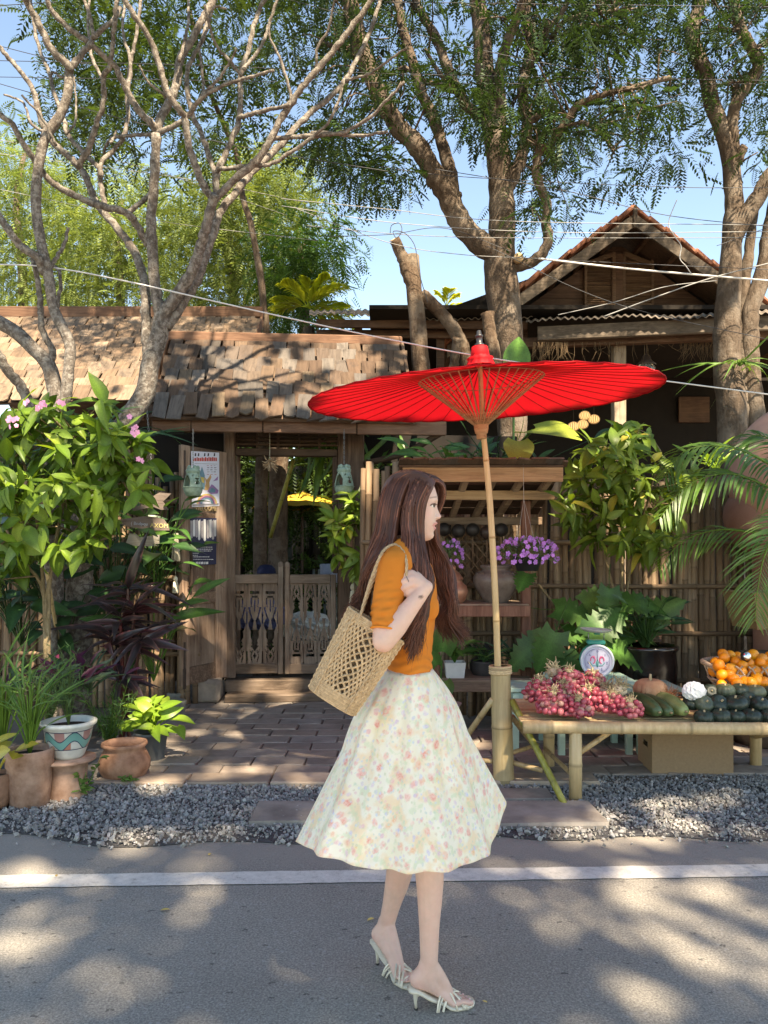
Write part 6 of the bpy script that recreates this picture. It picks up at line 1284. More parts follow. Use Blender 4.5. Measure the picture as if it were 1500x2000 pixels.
clump('striped_plant','stiff green and purple rosette plant behind the ceramic pot',110,1330,4.95,26,.20,[leaf_mesh('leaf',m_rho_t,1,.2,5,.4,.15,1.1),leaf_mesh('leaf',m_rho,1,.2,5,.4,.15,1.1)],spread=.5,stalk=.1,el=(.5,1.8),base=(P(110,1330,5.0)[0],5.0,.52)); clump('striped_plant','second purple-backed rosette plant left of the cordyline stem',170,1330,5.1,20,.2,[leaf_mesh('leaf',m_rho_t,1,.2,5,.4,.15,1.1),leaf_mesh('leaf',m_rho,1,.2,5,.4,.15,1.1)],spread=.4,stalk=.1,el=(.5,1.8),base=(P(175,1330,5.15)[0],5.15,.5))
# ------------------------------------------------------------------ plants right of her
PH = [leaf_mesh('leaf', m_mgreen, 1, .85, 18, .12, d, 1.0, heart=.25, lobes=7, vein=1.5, petiole=.7) for d in (.25,.5)]
def bigleaf(t, me, u, v, Y, d, L, up=(0,-.7,.7)): return place(me,'leaf',t,P(u,v,Y),frame(nrm(np.array(d,float)),nrm(np.array(up,float))),L)
ph = thing('philodendron','large lobed-leaf climbing plant at the foot of the fence','plant',np.array([P(1120,1300,6.3)[0],6.3,0]))
for (u,v,Y,d,L,up) in ((1085,1235,5.75,(-.35,-.1,-.8),.34,(.1,-.9,.3)),(1060,1250,5.85,(-.7,-.1,-.45),.34,(0,-.8,.6)),(1100,1275,5.8,(.15,-.2,-.7),.33,(0,-.9,.4)),(1105,1240,5.95,(.75,-.1,-.1),.33,(0,-.7,.7)),(1085,1190,6.0,(.7,-.3,-.05),.33,(0,-.75,.65)),(1140,1180,6.05,(.6,-.3,.35),.30,(0,-.8,.5)),(1180,1265,5.75,(.9,-.1,-.15),.40,(0,-.6,.8)),(1150,1245,5.7,(.55,-.1,.5),.36,(0,-.85,.5)),(1030,1120,5.75,(-.2,-.4,-.2),.22,(0,-.6,.8)),(1190,1150,5.9,(-.1,-.2,-.8),.28,(.2,-.9,.3)),(1215,1180,5.85,(.9,-.2,.1),.36,(0,-.6,.8))):
    bigleaf(ph, random.choice(PH), u, v, Y, d, L, up)
g = MB(); g.tube(spline([P(1100,1330,6.2)*[1,1,0],P(1110,1290,6.15),P(1085,1190,6.15),P(1050,1140,6.1)],16),.011,6,False); g.build('stem', m_twig, ph); g = MB(); g.tube(spline([P(1100,1330,6.2)*[1,1,0],P(1130,1260,6.1),P(1170,1200,6.1),P(1190,1150,6.1)],16),.011,6,False); g.build('stem', m_twig, ph)
AL = [leaf_mesh('leaf', m_mgreen, 1, .8, 10, .15, d, 1.0, heart=.25, vein=1.6, petiole=.5) for d in (.2,.45)]
c = P(888,1330,5.98); t = thing('square_pot','white square plastic pot on the low bench','pot',c); g = MB(); s = px(1,6.0)
V = [(x*16*s,y*16*s,0) for x,y in ((-1,-1),(1,-1),(1,1),(-1,1))]+[(x*20*s,y*20*s,38*s) for x,y in ((-1,-1),(1,-1),(1,1),(-1,1))]+[(x*18*s,y*18*s,38*s) for x,y in ((-1,-1),(1,-1),(1,1),(-1,1))]+[(x*17*s,y*17*s,30*s) for x,y in ((-1,-1),(1,-1),(1,1),(-1,1))]
g.add(np.array(V)+c,[(0,1,2,3)]+[(b+i,b+(i+1)%4,b+4+(i+1)%4,b+4+i) for b in (0,4,8) for i in range(4)],smooth=False); g.build('body', plain('white_pot',(.62,.62,.58),.5,.12,12,.1), t); g = MB(); g.add(np.array([(x*17*s,y*17*s,32*s) for x,y in ((-1,-1),(1,-1),(1,1),(-1,1))])+c,[(0,1,2,3)],smooth=False); g.build('soil', m_soil, t)
clump('leafy_plant','dark green plant in the white square pot',0,0,0,20,.17,MG,stalk=.14,base=c+[0,0,36*s],spread=.1)
t = thing('elephant_ear','single big heart-shaped glossy leaf beside her waist','plant',P(860,1400,5.6)*[1,1,0])
for (u,v,d,L) in ((864,1272,(.12,-.25,.95),.24),(852,1300,(-.3,-.3,.5),.16),(870,1330,(.1,-.5,-.6),.14)): bigleaf(t,AL[0],u,v,5.6,d,L,(.1,-1,.2))
g = MB(); g.tube(spline([P(858,1420,5.65)*[1,1,0]+[0,0,.0],P(858,1380,5.65),P(863,1290,5.62)],10),.008,6,False); g.build('stalk', m_mgreen, t)
c = G(878,1385); c = np.array([P(878,1395,5.55)[0],5.55,0.05]); s = px(1,5.55); pot('clay_jar','pinkish clay water jar half hidden by the skirt',c,[(0,0),(15*s,0),(24*s,14*s),(29*s,36*s),(26*s,55*s),(18*s,66*s),(19*s,72*s),(24*s,80*s),(21*s,80*s),(16*s,70*s)],plain('pinkish_clay',(.30,.16,.13),.75,.3,6,.3,c2=(.42,.30,.26)),None,'jar')
for (u,v,Y,w,lab) in ((945,1328,6.1,26,'small dark clay pot on the low bench left of the pole'),(1010,1328,6.15,24,'small brown clay pot on the low bench right of the pole')):
    c = P(u,v,Y); s = px(1,Y); pot('clay_pot',lab,c,[(0,0),(w*.7*s,0),(w*s,22*s),(w*.95*s,34*s),(w*1.02*s,38*s),(w*.85*s,38*s),(w*.8*s,30*s)],plain('dark_clay',(.045,.04,.038),.6,.3,12,.3) if u < 1000 else m_terra2,(w*.8*s,32*s)); clump('spider_plant','arching strap-leaved plant on the bench '+('left' if u < 1000 else 'right')+' of the parasol pole',0,0,0,30,.26,[BD[0],BD[1],BL[2]],stalk=.05,base=c+[0,0,32*s],spread=.1,el=(.3,1.6))
# dark lidded urn behind the bench pots
c = P(950,1328,6.3); s = px(1,6.3); pot('lidded_urn','dark lidded urn on the bench behind the spider plant',c,[(0,0),(20*s,0),(32*s,20*s),(33*s,34*s),(22*s,46*s),(24*s,49*s),(14*s,60*s),(5*s,66*s),(4*s,72*s),(0,74*s)],m_coco,None,'urn')
c = G(1265,1445); c = np.array([P(1262,1400,5.95)[0],5.95,0]); s = px(1,5.95); m_gl = plain('dark_brown_glaze',(.020,.013,.011),.18,.3,8,.05,.6); pot('glazed_planter','tall dark brown glazed planter behind the scale',c,[(0,0),(44*s,0),(47*s,5*s),(56*s,90*s),(58*s,140*s),(55*s,168*s),(60*s,174*s),(60*s,181*s),(54*s,182*s),(50*s,170*s)],m_gl,(52*s,170*s)); clump('leafy_plant','dark narrow-leaved shrub in the glazed planter',0,0,0,54,.17,[leaf_mesh('leaf',m_bladeD,1,.2,5,.3,d,1.1) for d in (.2,.5)],stalk=.32,base=c+[0,0,168*s],spread=.3,maxp=60)
clump('leafy_plant','philodendron leaves leaning over the glazed planter',0,0,0,9,.30,PH,stalk=.2,base=(P(1235,1240,6.05)[0],6.05,.72),el=(-.2,.8),maxp=20)
# hanging flower basket and flower pot on the shelf
def flowerball(name, label, c, rx, ry, rz, nl, nf, r, hang=True):
    t = thing(name, label, 'flowers', c); pos, dirs, sc = [], [], []; v = nrm(rng.normal(0,1,(nl,3))); v[:,2] = np.where(v[:,2] < -.45,-v[:,2],v[:,2]); rad = rng.random(nl)**.45
    pts = c+v*rad[:,None]*[rx,ry,rz]; leaves(t, WS, pts, v+rng.normal(0,.4,v.shape)+[0,0,.3], [.045*random.uniform(.6,1.3) for _ in range(nl)], 120, .6)
    w_ = nrm(rng.normal(0,1,(nf,3))+[0,-.5,.05]); w_[:,2] = np.where(w_[:,2] < -.5,-w_[:,2],w_[:,2]); side = np.abs(w_[:,0:1])
    for q in c+w_*[rx*1.05,ry*1.05,rz*1.08]: place(fl_purp,'flower',t,q,frame(nrm(rng.normal(0,.6,3)+[0,0,1]),nrm(rng.normal(0,.5,3)+[0,-1,.4])),r*random.uniform(.8,1.25))
    return t
c = P(1030,1082,5.55); fb = flowerball('hanging_flowers','hanging basket of small purple flowers beside the parasol pole',c,px(58,5.55),px(50,5.55),px(30,5.55),900,105,.0165); s = px(1,5.55)
g = MB(); g.lathe([(0,-33*s),(20*s,-33*s),(28*s,-8*s),(30*s,-6*s),(27*s,-6*s)],26,c-[0,.0,0]); g.build('pot', plain('black_pot',(.015,.016,.018),.45,.1,20,0,.4), fb)
hk = P(1022,905,5.55); mid_ = P(1023,975,5.55); m_wire = plain('thin_wire',(.35,.34,.32),.5,.1,10,0,.5)
for a in (0.4,2.5,4.6): g = MB(); g.tube([mid_, c+[27*s*math.cos(a),27*s*math.sin(a),-8*s]],.0012,4,False); g.build('hanger_wire', m_wire, fb)
g = MB(); g.tube([hk, mid_],.0014,4,False); g.build('hanger_wire', m_wire, fb)
c = P(880,1090,6.05); flowerball('purple_flowers','small purple-flowered plant on the shelf right of her face',c,px(24,6),px(20,6),px(34,6),420,40,.017)
# palm fronds at right
pr = thing('palm_plant','arching green palm fronds entering from the right edge','palm',np.array([P(1560,1100,5.4)[0],5.4,0])); rt_ = P(1580,1010,5.4)
g = MB(); g.tube(spline([rt_*[1,1,0],rt_*[1,1,.5],rt_],8),.035,8); g.build('trunk', m_twig, pr)
def frond_pts(pts, Y, nl, ll, w, up, side=1):
    g = MB(); rib = spline([P(u,v,y) for (u,v),y in zip(pts,Y)],24); T = nrm(np.gradient(rib,axis=0)); g.tube(rib,np.linspace(.009,.003,24),5,False,col=(1.3,1.2,.6)); up = np.array(up,float)
    for s_ in np.linspace(.10,1,nl):
        f = s_*23; i = int(min(22,f)); q = rib[i]+(rib[i+1]-rib[i])*(f-i); tt = T[i]; L = ll*math.sin(math.pi*(.20+.76*s_))**.6*random.uniform(.88,1.1)
        for sg in (-1,1):
            sd = nrm(np.cross(tt,up))*sg; a = nrm(sd*.75+tt*.75+rng.normal(0,.05,3)); k = random.uniform(.75,1.2); wv = nrm(np.cross(a,up)+rng.normal(0,.25,3)); V = []
            for x,ww in ((0,.3),(.3,1),(.6,.9),(.85,.5),(1,.04)): z = q+a*L*x+np.array([0,0,-.42])*L*x*x; V += [z-wv*w*ww*.5,z+wv*w*ww*.5]
            g.add(V,[(0,1,3,2),(2,3,5,4),(4,5,7,6),(6,7,9,8)],(k,k,k*.9),False)
    return g
for pts, Y, nl, ll, w, up in (([(1580,960),(1500,905),(1420,872),(1340,880),(1300,930)],(5.4,5.35,5.3,5.3,5.3),34,.30,.022,(0,-.5,.85)),([(1580,985),(1500,950),(1420,925),(1340,950),(1290,1010)],(5.4,5.3,5.2,5.2,5.2),34,.30,.022,(0,-.5,.85)),([(1580,1040),(1480,1040),(1400,1035),(1330,1060),(1290,1110)],(5.4,5.45,5.5,5.5,5.5),30,.26,.018,(0,-.5,.85)),([(1570,990),(1530,1020),(1495,1080),(1480,1150),(1475,1210)],(5.35,5.1,4.95,4.9,4.9),40,.34,.012,(0,-.9,.3)),([(1590,960),(1540,880),(1480,850),(1440,870)],(5.4,5.5,5.6,5.6),24,.28,.022,(0,-.6,.8))):
    frond_pts(pts,Y,nl,ll,w,up).build('frond', m_palm, pr)
# ------------------------------------------------------------------ terracotta sculpture, basket on jar at far right
m_sc = plain('smooth_terracotta',(.40,.20,.145),.75,.15,5,.15,.25,c2=(.45,.26,.20)); c = P(1560,925,6.2); t = thing('clay_sculpture','huge smooth terracotta head-shaped sculpture cut by the right edge','sculpture',c*[1,1,0]); s = px(1,6.2)
g = MB(); g.ball(c,(128*s,118*s,142*s),48,32,rot((0,1,0),.35)); g.v[0] += 0; g.build('head', m_sc, t); g = MB(); g.lathe([(0,0),(110*s,0),(96*s,60*s),(100*s,c[2]-135*s)],40,(c[0]+.1,c[1]+.05,0)); g.build('body', m_sc, t)
g = MB(); cc = P(1490,1010,6.25); g.ball(cc,(72*s,70*s,75*s),36,24,None,(.7,.65,.65)); V = g.v[0]; V += nrm(V-cc)*(.006*np.sin(V[:,2:3]*170+6*np.sin(V[:,0:1]*30))); g.build('hair_knot', m_sc, t)
g = MB(); e = P(1492,962,5.72); g.tube(spline([e+[-.03,.02,-.02],e+[-.01,-.01,.0],e+[.03,-.02,.005],e+[.08,-.02,-.01]],10),[.004,.008,.010,.011,.012,.012,.011,.010,.008,.004],7); g.build('brow_groove', m_sc, t)
m_wov = NT('woven_tan'); co = m_wov.coord((1,1,1),rnd=False); wv = m_wov.n('ShaderNodeTexWave'); wv.inputs['Scale'].default_value = 45; wv.inputs['Distortion'].default_value = 6; wv.inputs['Detail'].default_value = 2; wv.bands_direction = 'Z'; m_wov.l(co,wv.inputs['Vector']); m_wov.col(m_wov.ramp(wv.outputs['Fac'],[(.2,(.17,.105,.045)),(.7,(.36,.25,.12))])); m_wov.bump(wv.outputs['Fac'],.7,.006); m_wov = m_wov.done(.75,.25)
c = P(1515,1225,5.55); t = thing('woven_basket','shallow woven tan basket resting on the big clay jar','basket',c); s = px(1,5.55); g = MB(); V = []
for (w_,d_,z_) in ((66,40,0),(80,52,67),(82,54,70),(78,50,70),(64,38,5)): V += [(x*w_*s,y*d_*s,z_*s) for x,y in ((-1,-1),(1,-1),(1,1),(-1,1))]
g.add(np.array(V)@rotz(R(8)).T+c,[(3,2,1,0)]+[(b+i,b+(i+1)%4,b+4+(i+1)%4,b+4+i) for b in (0,4,8,12) for i in range(4)]+[(16,17,18,19)],smooth=False); g.build('body', m_wov, t)
c = np.array([P(1500,1400,5.7)[0],5.7,0]); s = px(1,5.7); pot('clay_jar','large grey-brown clay jar behind the oranges',c,[(0,0),(60*s,0),(95*s,60*s),(100*s,110*s),(80*s,150*s),(52*s,163*s),(50*s,172*s),(58*s,180*s),(50*s,180*s)],plain('grey_brown_clay',(.115,.085,.065),.85,.3,6,.4,c2=(.16,.125,.10)),None,'jar')
c = np.array([P(1330,1420,5.6)[0],5.6,0]); g = MB(); g.box(c+[.02,.05,.20],(.40,.30,.40),None,.02,jit=.006); tag(g.build('stone_plinth', plain('mossy_stone',(.05,.047,.042),.9,.4,10,.7)),'dark mossy stone plinth behind the pumpkins','plinth')
# big leaves above the little shelf roof
t = thing('arum_plant','sunlit round yellow-green leaves above the shelf roof','plant',np.array([P(1010,900,6.9)[0],6.9,0])); m_arum = leafmat('arum_leaf',(.26,.34,.045),(.36,.40,.07),.4,.4); AR = leaf_mesh('leaf', m_arum, 1, .9, 10, .1, .35, 1.0, heart=.3, vein=1.15, petiole=.5)
bigleaf(t,AR,1045,838,6.0,(.55,-.4,.0),.36,(0,-.5,.85)); bigleaf(t,AR,1012,862,5.9,(-.05,-.5,-.4),.26,(0,-.7,.7))
g = MB(); g.tube(spline([P(1000,960,6.9)*[1,1,0],P(1000,960,6.9),P(1010,880,6.4),P(1040,840,6.05)],14),.012,6,False); g.build('stalk', m_mgreen, t)
t = thing('arum_plant','tall upright green leaf behind the top of the parasol','plant',P(1005,900,7.2)*[1,1,0]); AG = leaf_mesh('leaf', leafmat('sunlit_green_leaf',(.07,.17,.03),(.10,.22,.04),.35,.35), 1, .62, 8, .2, .1, 1.0, vein=1.4); bigleaf(t,AG,1003,745,7.2,(.12,-.1,1),.42,(0,-1,.1)); bigleaf(t,AG,985,760,7.3,(-.5,-.1,.8),.3,(0,-1,.1)); g = MB(); b_ = P(1003,745,7.2); g.tube([b_*[1,1,0],b_],.012,6,False); g.build('stalk', m_mgreen, t)
clump('fern','bright fern sprouting above the fence at right',0,0,0,14,.34,[leaf_mesh('leaf',m_lime,1,.16,12,.2,d,1.0,lobes=11) for d in (.2,.5)],stalk=.1,base=(P(1400,860,7.4)[0],7.4,2.2),el=(.6,2)); clump('bromeliad','strappy yellow-green air plant on the right tree trunk',0,0,0,22,.42,[BL[2],BL[3]],stalk=.04,base=P(1445,715,7.95),el=(-.2,.8)); clump('leafy_plant','leafy tangle on the fence behind the shelf roof',0,0,0,34,.22,MG,stalk=.3,spread=.7,base=(P(890,890,6.9)[0],6.9,2.05),el=(.3,1.4)); clump('leafy_plant','dark foliage under the parasol beside its pole',0,0,0,40,.26,[DG[0],BD[1],BL[1]],stalk=.35,spread=1.0,base=(P(980,890,7.0)[0],7.0,2.0),el=(.3,1.6)); clump('fern','hanging fern fronds under the gate beam right of the post',0,0,0,18,.4,[leaf_mesh('leaf',m_mgreen,1,.16,12,.2,d,1.0,lobes=11) for d in (.5,1.)],stalk=.08,spread=.8,base=(P(735,860,7.9)[0],7.9,2.55),el=(-1.5,-.2))
# ================================================================== things hanging on and around the gate
m_cel = NT('celadon_glaze'); co = m_cel.coord((1,1,1)); b_ = m_cel.ramp(m_cel.noise(co,22,6,.7),[(.3,(.16,.22,.16)),(.55,(.27,.36,.27)),(.75,(.36,.45,.36))]); m_cel.col(b_); m_cel.bump(m_cel.noise(co,60,4),.3,.004); m_cel = m_cel.done(.5,.4)
def chain_links(name, a, b, parent, m, pitch=.022):
    a = np.asarray(a); b = np.asarray(b); n = int(np.linalg.norm(b-a)/pitch); d = nrm(b-a); g = MB()
    for i in range(n):
        c = a+d*(i+.5)*pitch; s = np.array([1.,0,0]) if i % 2 else np.array([0,1.,0]); g.tube([c+s*.006*math.cos(x)+d*.0135*math.sin(x) for x in np.linspace(0,2*math.pi,9)],.0021,4,False)
    return g.build(name, m, parent)
for (u,v,Y,lab) in ((377,970,6.62,'pale green ceramic lantern hanging before the open door'),(672,968,6.98,'pale green ceramic lantern hanging before the right gate post')):
    s = px(1,Y)*1.0; c = P(u,v,Y); t = thing('ceramic_lantern',lab,'lantern',c); pr = [(11,0),(13,1),(17.5,9),(19,17),(18.6,20),(18.2,23),(17,30),(15,38),(12.5,45),(13.5,47),(14,51),(12,54),(8,55)]
    pr = [(a*s,b*s) for a,b in pr]; fine = []; 
    for (r0,z0_),(r1,z1_) in zip(pr[:-1],pr[1:]):
        for q in np.linspace(0,1,4)[:-1]: fine.append((r0+(r1-r0)*q,z0_+(z1_-z0_)*q))
    fine.append(pr[-1])
    def hole(a, z, s=s):
        z = z/s; a = (a+math.pi) % (2*math.pi)-math.pi
        aa_ = a+2.25                     # big arched window turned to the left front
        if 18 < z < 42 and abs(aa_) < .62*math.sqrt(max(0,1-((z-22)/20)**2)) : return True
        for (a0,z0,w,h) in ((-.95,26,.16,3),(-.62,26,.16,3),(-.95,34,.15,2.6),(-.62,34,.15,2.6),(-.78,30,.08,2),(-1.35,40,.10,2),(-.3,31,.09,3),(.6,30,.5,7),(1.9,30,.4,7),(-.5,40,.08,1.6)):
            if ((a-a0)/w)**2+((z-z0)/h)**2 < 1: return True
        return False
    g = MB(); g.lathe(fine,64,c,None,None,hole); bo = g.build('body', m_cel, t); md = bo.modifiers.new('wall','SOLIDIFY'); md.thickness = .009; md.offset = -1
    g = MB(); g.lathe([(0,.004),(11*s,.002)],24,c); g.build('floor', m_cel, t)
    for k in range(5): 
        a = k*1.2566+.3; g = MB(); g.ball(c+[9*s*math.cos(a),9*s*math.sin(a),56*s],(4.2*s,4.2*s,5*s),10,8); g.build('crown_knob', m_cel, t)
    g = MB(); g.tube([c+[19.3*s*math.cos(x),19.3*s*math.sin(x),17.5*s] for x in np.linspace(0,2*math.pi,40)],.004,5,False); g.build('belt', m_cel, t)
    topz = P(u,845,Y)[2]; chain_links('chain', [c[0],c[1],topz+.03], c+[0,0,54*s], t, m_chain)
g = MB(); a, b = P(672,905,7.0), P(675,880,7.0); 
# posters and letters on the door
def DP(u, v, o=.034):
    r = np.array([(u-U0)/FPX,1,(V0-v)/FPX]); e = np.array([0,0,EYE]); q = hin+dn*o; t = np.dot(q-e,dn)/np.dot(r,dn); return e+r*t
m_w = plain('poster_paper',(.62,.62,.70),.45,.05,5,0,.4); m_rd = plain('poster_red',(.52,.06,.035),.5,.1,9,0); m_nv = plain('poster_navy',(.018,.022,.075),.4,.15,6,0,.4); m_gr = plain('poster_grey',(.36,.34,.36),.5,.35,14,0); m_dk = plain('poster_dark',(.05,.04,.06),.5,.2,9,0); m_tl2 = plain('poster_teal',(.13,.24,.30),.5,.25,12,0); m_oc = plain('poster_ochre',(.46,.27,.12),.5,.3,10,0); m_vi = plain('poster_violet',(.26,.14,.30),.5,.25,10,0); m_pk2 = plain('poster_pink',(.55,.25,.26),.5,.2,8,0); m_wh = plain('poster_white',(.68,.68,.68),.5,.05,8,0); m_yl = plain('poster_yellow',(.55,.42,.12),.5,.2,8,0)
def flat(t, name, pts, m, o): 
    g = MB(); g.add([DP(u,v,o) for u,v in pts],[tuple(range(len(pts)))],smooth=False); return g.build(name, m, t)
t = thing('poster','white event poster with red title and coloured towers on the door','poster',DP(402,990)); 
g = MB(); q = [DP(u,v,.036) for u,v in ((373.5,881),(428,884),(428.5,988),(375,990.5))]; g.add(q+[p-dn*.002 for p in q],[(0,1,2,3),(7,6,5,4),(0,4,5,1),(1,5,6,2),(2,6,7,3),(3,7,4,0)],smooth=False); g.build('sheet', m_w, t)
x = 377.5
while x < 424:
    w_ = random.uniform(2.2,3.6); hh = random.uniform(6.2,8.6)
    if random.random() > .1: flat(t,'title_stroke',[(x,900.5),(x,900.5-hh),(x+w_*.85,900.5-hh+.8),(x+w_*.85,901)],m_rd,.0372)
    x += w_+.35
for x in (380,386,398,405,417): flat(t,'drawn_mark',[(x,891),(x+1,884.5),(x+3.5,885.5),(x+3,891)],m_dk,.0374)
for y in (909,913,917,921,926): 
    for k in range(3): u0_ = 404+k*7+random.uniform(-1,1); flat(t,'text_line',[(u0_,y),(u0_+random.uniform(3,5.5),y),(u0_+4,y+1.2),(u0_,y+1.2)],random.choice((m_pk2,m_dk,m_gr)),.0372)
flat(t,'text_line',[(380,904.5),(424,906),(424,907),(380,905.5)],m_gr,.0372)
flat(t,'tower',[(389,928),(394.5,911),(400,928),(400,948),(404,951),(398,957),(390,948)],m_tl2,.0372); flat(t,'tower',[(392,931),(399,933),(399,944),(393,941)],m_yl,.0376); flat(t,'drawn_tree',[(399,957),(402,943),(400,932),(404,937),(408,932),(411,926),(413,932),(409,942),(410,958)],m_oc,.0374); flat(t,'tower',[(405,960),(413,946),(416,947),(427,958),(425,964),(412,965)],m_vi,.0376); flat(t,'tower',[(408,958),(414,952),(421,956),(420,962),(410,962)],m_tl2,.038); flat(t,'flag',[(416,940),(425,938),(426,930),(421,935)],m_vi,.0376)
for r0,mm_ in ((20,m_yl),(17.5,m_pk2),(15,m_vi),(12.5,m_tl2),(9,m_w)):
    flat(t,'rainbow',[(404-r0,984)]+[(404-r0*math.cos(a),984-r0*.98*math.sin(a)) for a in np.linspace(.05,3.09,18)]+[(404+r0,984)],mm_,.0378+.0003*(20-r0))
flat(t,'footer',[(376,985),(427,982.5),(427,986.5),(376,989)],m_gr,.0374)
wl_ = nrm(DP(430,990)-DP(376,990)); txt('WELCOME',.062,DP(402,993.5,.030),np.stack([wl_,[0,0,1],np.cross(wl_,[0,0,1])],1),plain('pale_wood_letter',(.42,.31,.17),.7,.2,20,.2),'letters',tag(thing('welcome_letters','pale wooden welcome lettering half covered by the poster','lettering',DP(402,996)),'pale wooden welcome lettering half covered by the poster','lettering'),.006)
t = thing('poster','dark navy notice with grey drapery picture below the event poster','poster',DP(398,1107)); g = MB(); q = [DP(u,v,.036) for u,v in ((372,1011),(423,1012),(422.5,1102),(372.5,1106))]; g.add(q+[p-dn*.002 for p in q],[(0,1,2,3),(7,6,5,4),(0,4,5,1),(1,5,6,2),(2,6,7,3),(3,7,4,0)],smooth=False); g.build('sheet', m_nv, t)
for k,(u,mm_,b_) in enumerate(((374,m_gr,1050),(379,m_wh,1046),(384,m_gr,1048),(389,m_wh,1053),(395,m_gr,1050),(400,m_wh,1055),(406,m_gr,1050),(411,m_wh,1048),(416,m_gr,1052),(420,m_wh,1046))): flat(t,'drapery',[(u-2.2,1014+random.uniform(0,5)),(u+2.4,1014+random.uniform(0,4)),(u+2.2,b_),(u,b_+2.5),(u-2.2,b_)],mm_,.0372)
for k,(y,L) in enumerate(((1065,24),(1068,37),(1072,36),(1075.5,35),(1080,10),(1084,8),(1087,30),(1092,38))):
    x = 376
    while x < 376+L: w_ = random.uniform(2,5); flat(t,'text_line',[(x,y),(x+w_,y-.1),(x+w_,y+1.25),(x,y+1.35)],m_wh,.0372); x += w_+.7
for k in range(5): u0_ = 382.5+k*5; flat(t,'icon',[(u0_,1097.5),(u0_+4.2,1097),(u0_+4.2,1101.5),(u0_,1102)],m_wh,.0372)
# driftwood signs
YD = 6.25; m_drift = wood('grey_driftwood',(.13,.10,.085),0,(.20,.16,.135)); m_drift2 = wood('bleached_driftwood',(.36,.33,.27),0,(.46,.43,.36)); m_yw = plain('yellow_chalk',(.62,.52,.22),.8,.1,30,0); m_bw = plain('pale_blue_chalk',(.45,.50,.58),.8,.1,30,0)
def plank(name, label, pts, Y, m, th=.02, cat='sign'):
    a = np.array([P(u,v,Y) for u,v in pts]); c = a.mean(0); g = MB(); g.prism(a[:,[0,2]]-c[[0,2]],th,None,c); t = thing(name,label,cat,c); g.build('board', m, t); return t
t = plank('wooden_sign','dark driftwood sign with yellow and pale blue hand lettering',[(224,1016),(285,1008),(305,1010),(320,1014),(329,1028),(331,1036),(300,1036),(262,1031),(236,1024)],YD,m_drift)
sf = np.stack([[1,0,-.05],[.05,0,1],[0,-1,0]],1); txt('AXOM',px(12,YD),P(311,1027,YD-.013),sf,m_yw,'lettering',t,.001); txt('( Bndpqu',px(9,YD),P(272,1023,YD-.013),sf,m_bw,'lettering',t,.001)
plank('driftwood_board','bleached driftwood board split at one end below the lettered sign',[(253,1042),(266,1043),(274,1050),(290,1047),(312,1044),(311,1054),(300,1054.5),(311,1056),(311,1062),(296,1064),(311,1066),(280,1067),(262,1066),(247,1060)],YD-.02,m_drift2)
plank('driftwood_board','small brown driftwood piece pointing down under the bleached board',[(270,1072),(278,1070),(277,1092),(270,1102),(262,1105),(256,1114),(256,1090),(266,1082)],YD,m_drift); plank('driftwood_board','brown fish-tail shaped board among leaves above the signs',[(250,985),(290,975),(312,962),(335,964),(319,980),(329,996),(315,996),(300,990),(262,998)],YD+.05,m_drift)
ch = thing('hanging_chain','grey metal chain hanging from the eave above the signs','chain',P(297,960,6.4)); chain_links('links', P(287,800,6.4), P(300,960,6.35), ch, m_chain)
m_tas = plain('cream_cotton',(.66,.60,.46),.9,.15,40,.3)
def tassel(label, u, v0, v1, Y, k=1.0):
    a = P(u,v0,Y); s = px(1,Y)*k; L = px(v1-v0,Y); t = thing('tassel',label,'tassel',a); g = MB(); g.ball(a-[0,0,7*s],(6*s,6*s,7.5*s),14,10); g.build('head', m_tas, t); g = MB()
    for i in range(110):
        x = random.uniform(0,6.28); r_ = math.sqrt(random.random()); e = a+np.array([9*s*r_*math.cos(x),9*s*r_*math.sin(x),-L*random.uniform(.93,1.02)]); b = a+np.array([5*s*r_*math.cos(x),5*s*r_*math.sin(x),-15*s]); g.tube([a-[0,0,12*s],b,(b+e)/2,e],[.003,.0036,.0034,.0028],4,False,col=np.tile(random.uniform(.75,1.15),(1,3)))
    g.build('strands', m_tas, t); g = MB(); g.tube([a+[0,0,.0],a+[0,0,.09]],.0015,4,False); g.build('cord', m_tas, t)
tassel('large cream cotton tassel hanging left of the open door',343,1039,1096,6.75); tassel('small cream cotton tassel below the large one left of the door',343,1126,1158,6.75,.7); tassel('cream tassel hanging on the right gate post near her hair',690,1140,1190,7.2)
m_drf = plain('dried_flower',(.36,.25,.15),.9,.35,40,.2); c = P(527,906,7.35); t = thing('dried_bouquet','small dried flower bunch hanging on a string in the gateway','ornament',c); g = MB(); g.tube([P(527,843,7.35),c+[0,0,.05]],.002,4,False); g.build('string', m_tas, t); g = MB()
for i in range(70): d = nrm(rng.normal(0,1,3)*[1,1,.9]+[0,0,-.25]); L = random.uniform(.04,.10); g.tube(spline([c+[0,0,.05],c+d*L*.5,c+d*L+rng.normal(0,.01,3)],4),[.003,.004,.007,.002],4,False,col=np.tile(random.uniform(.6,1.4),(1,3)))
g.build('petals', m_drf, t)
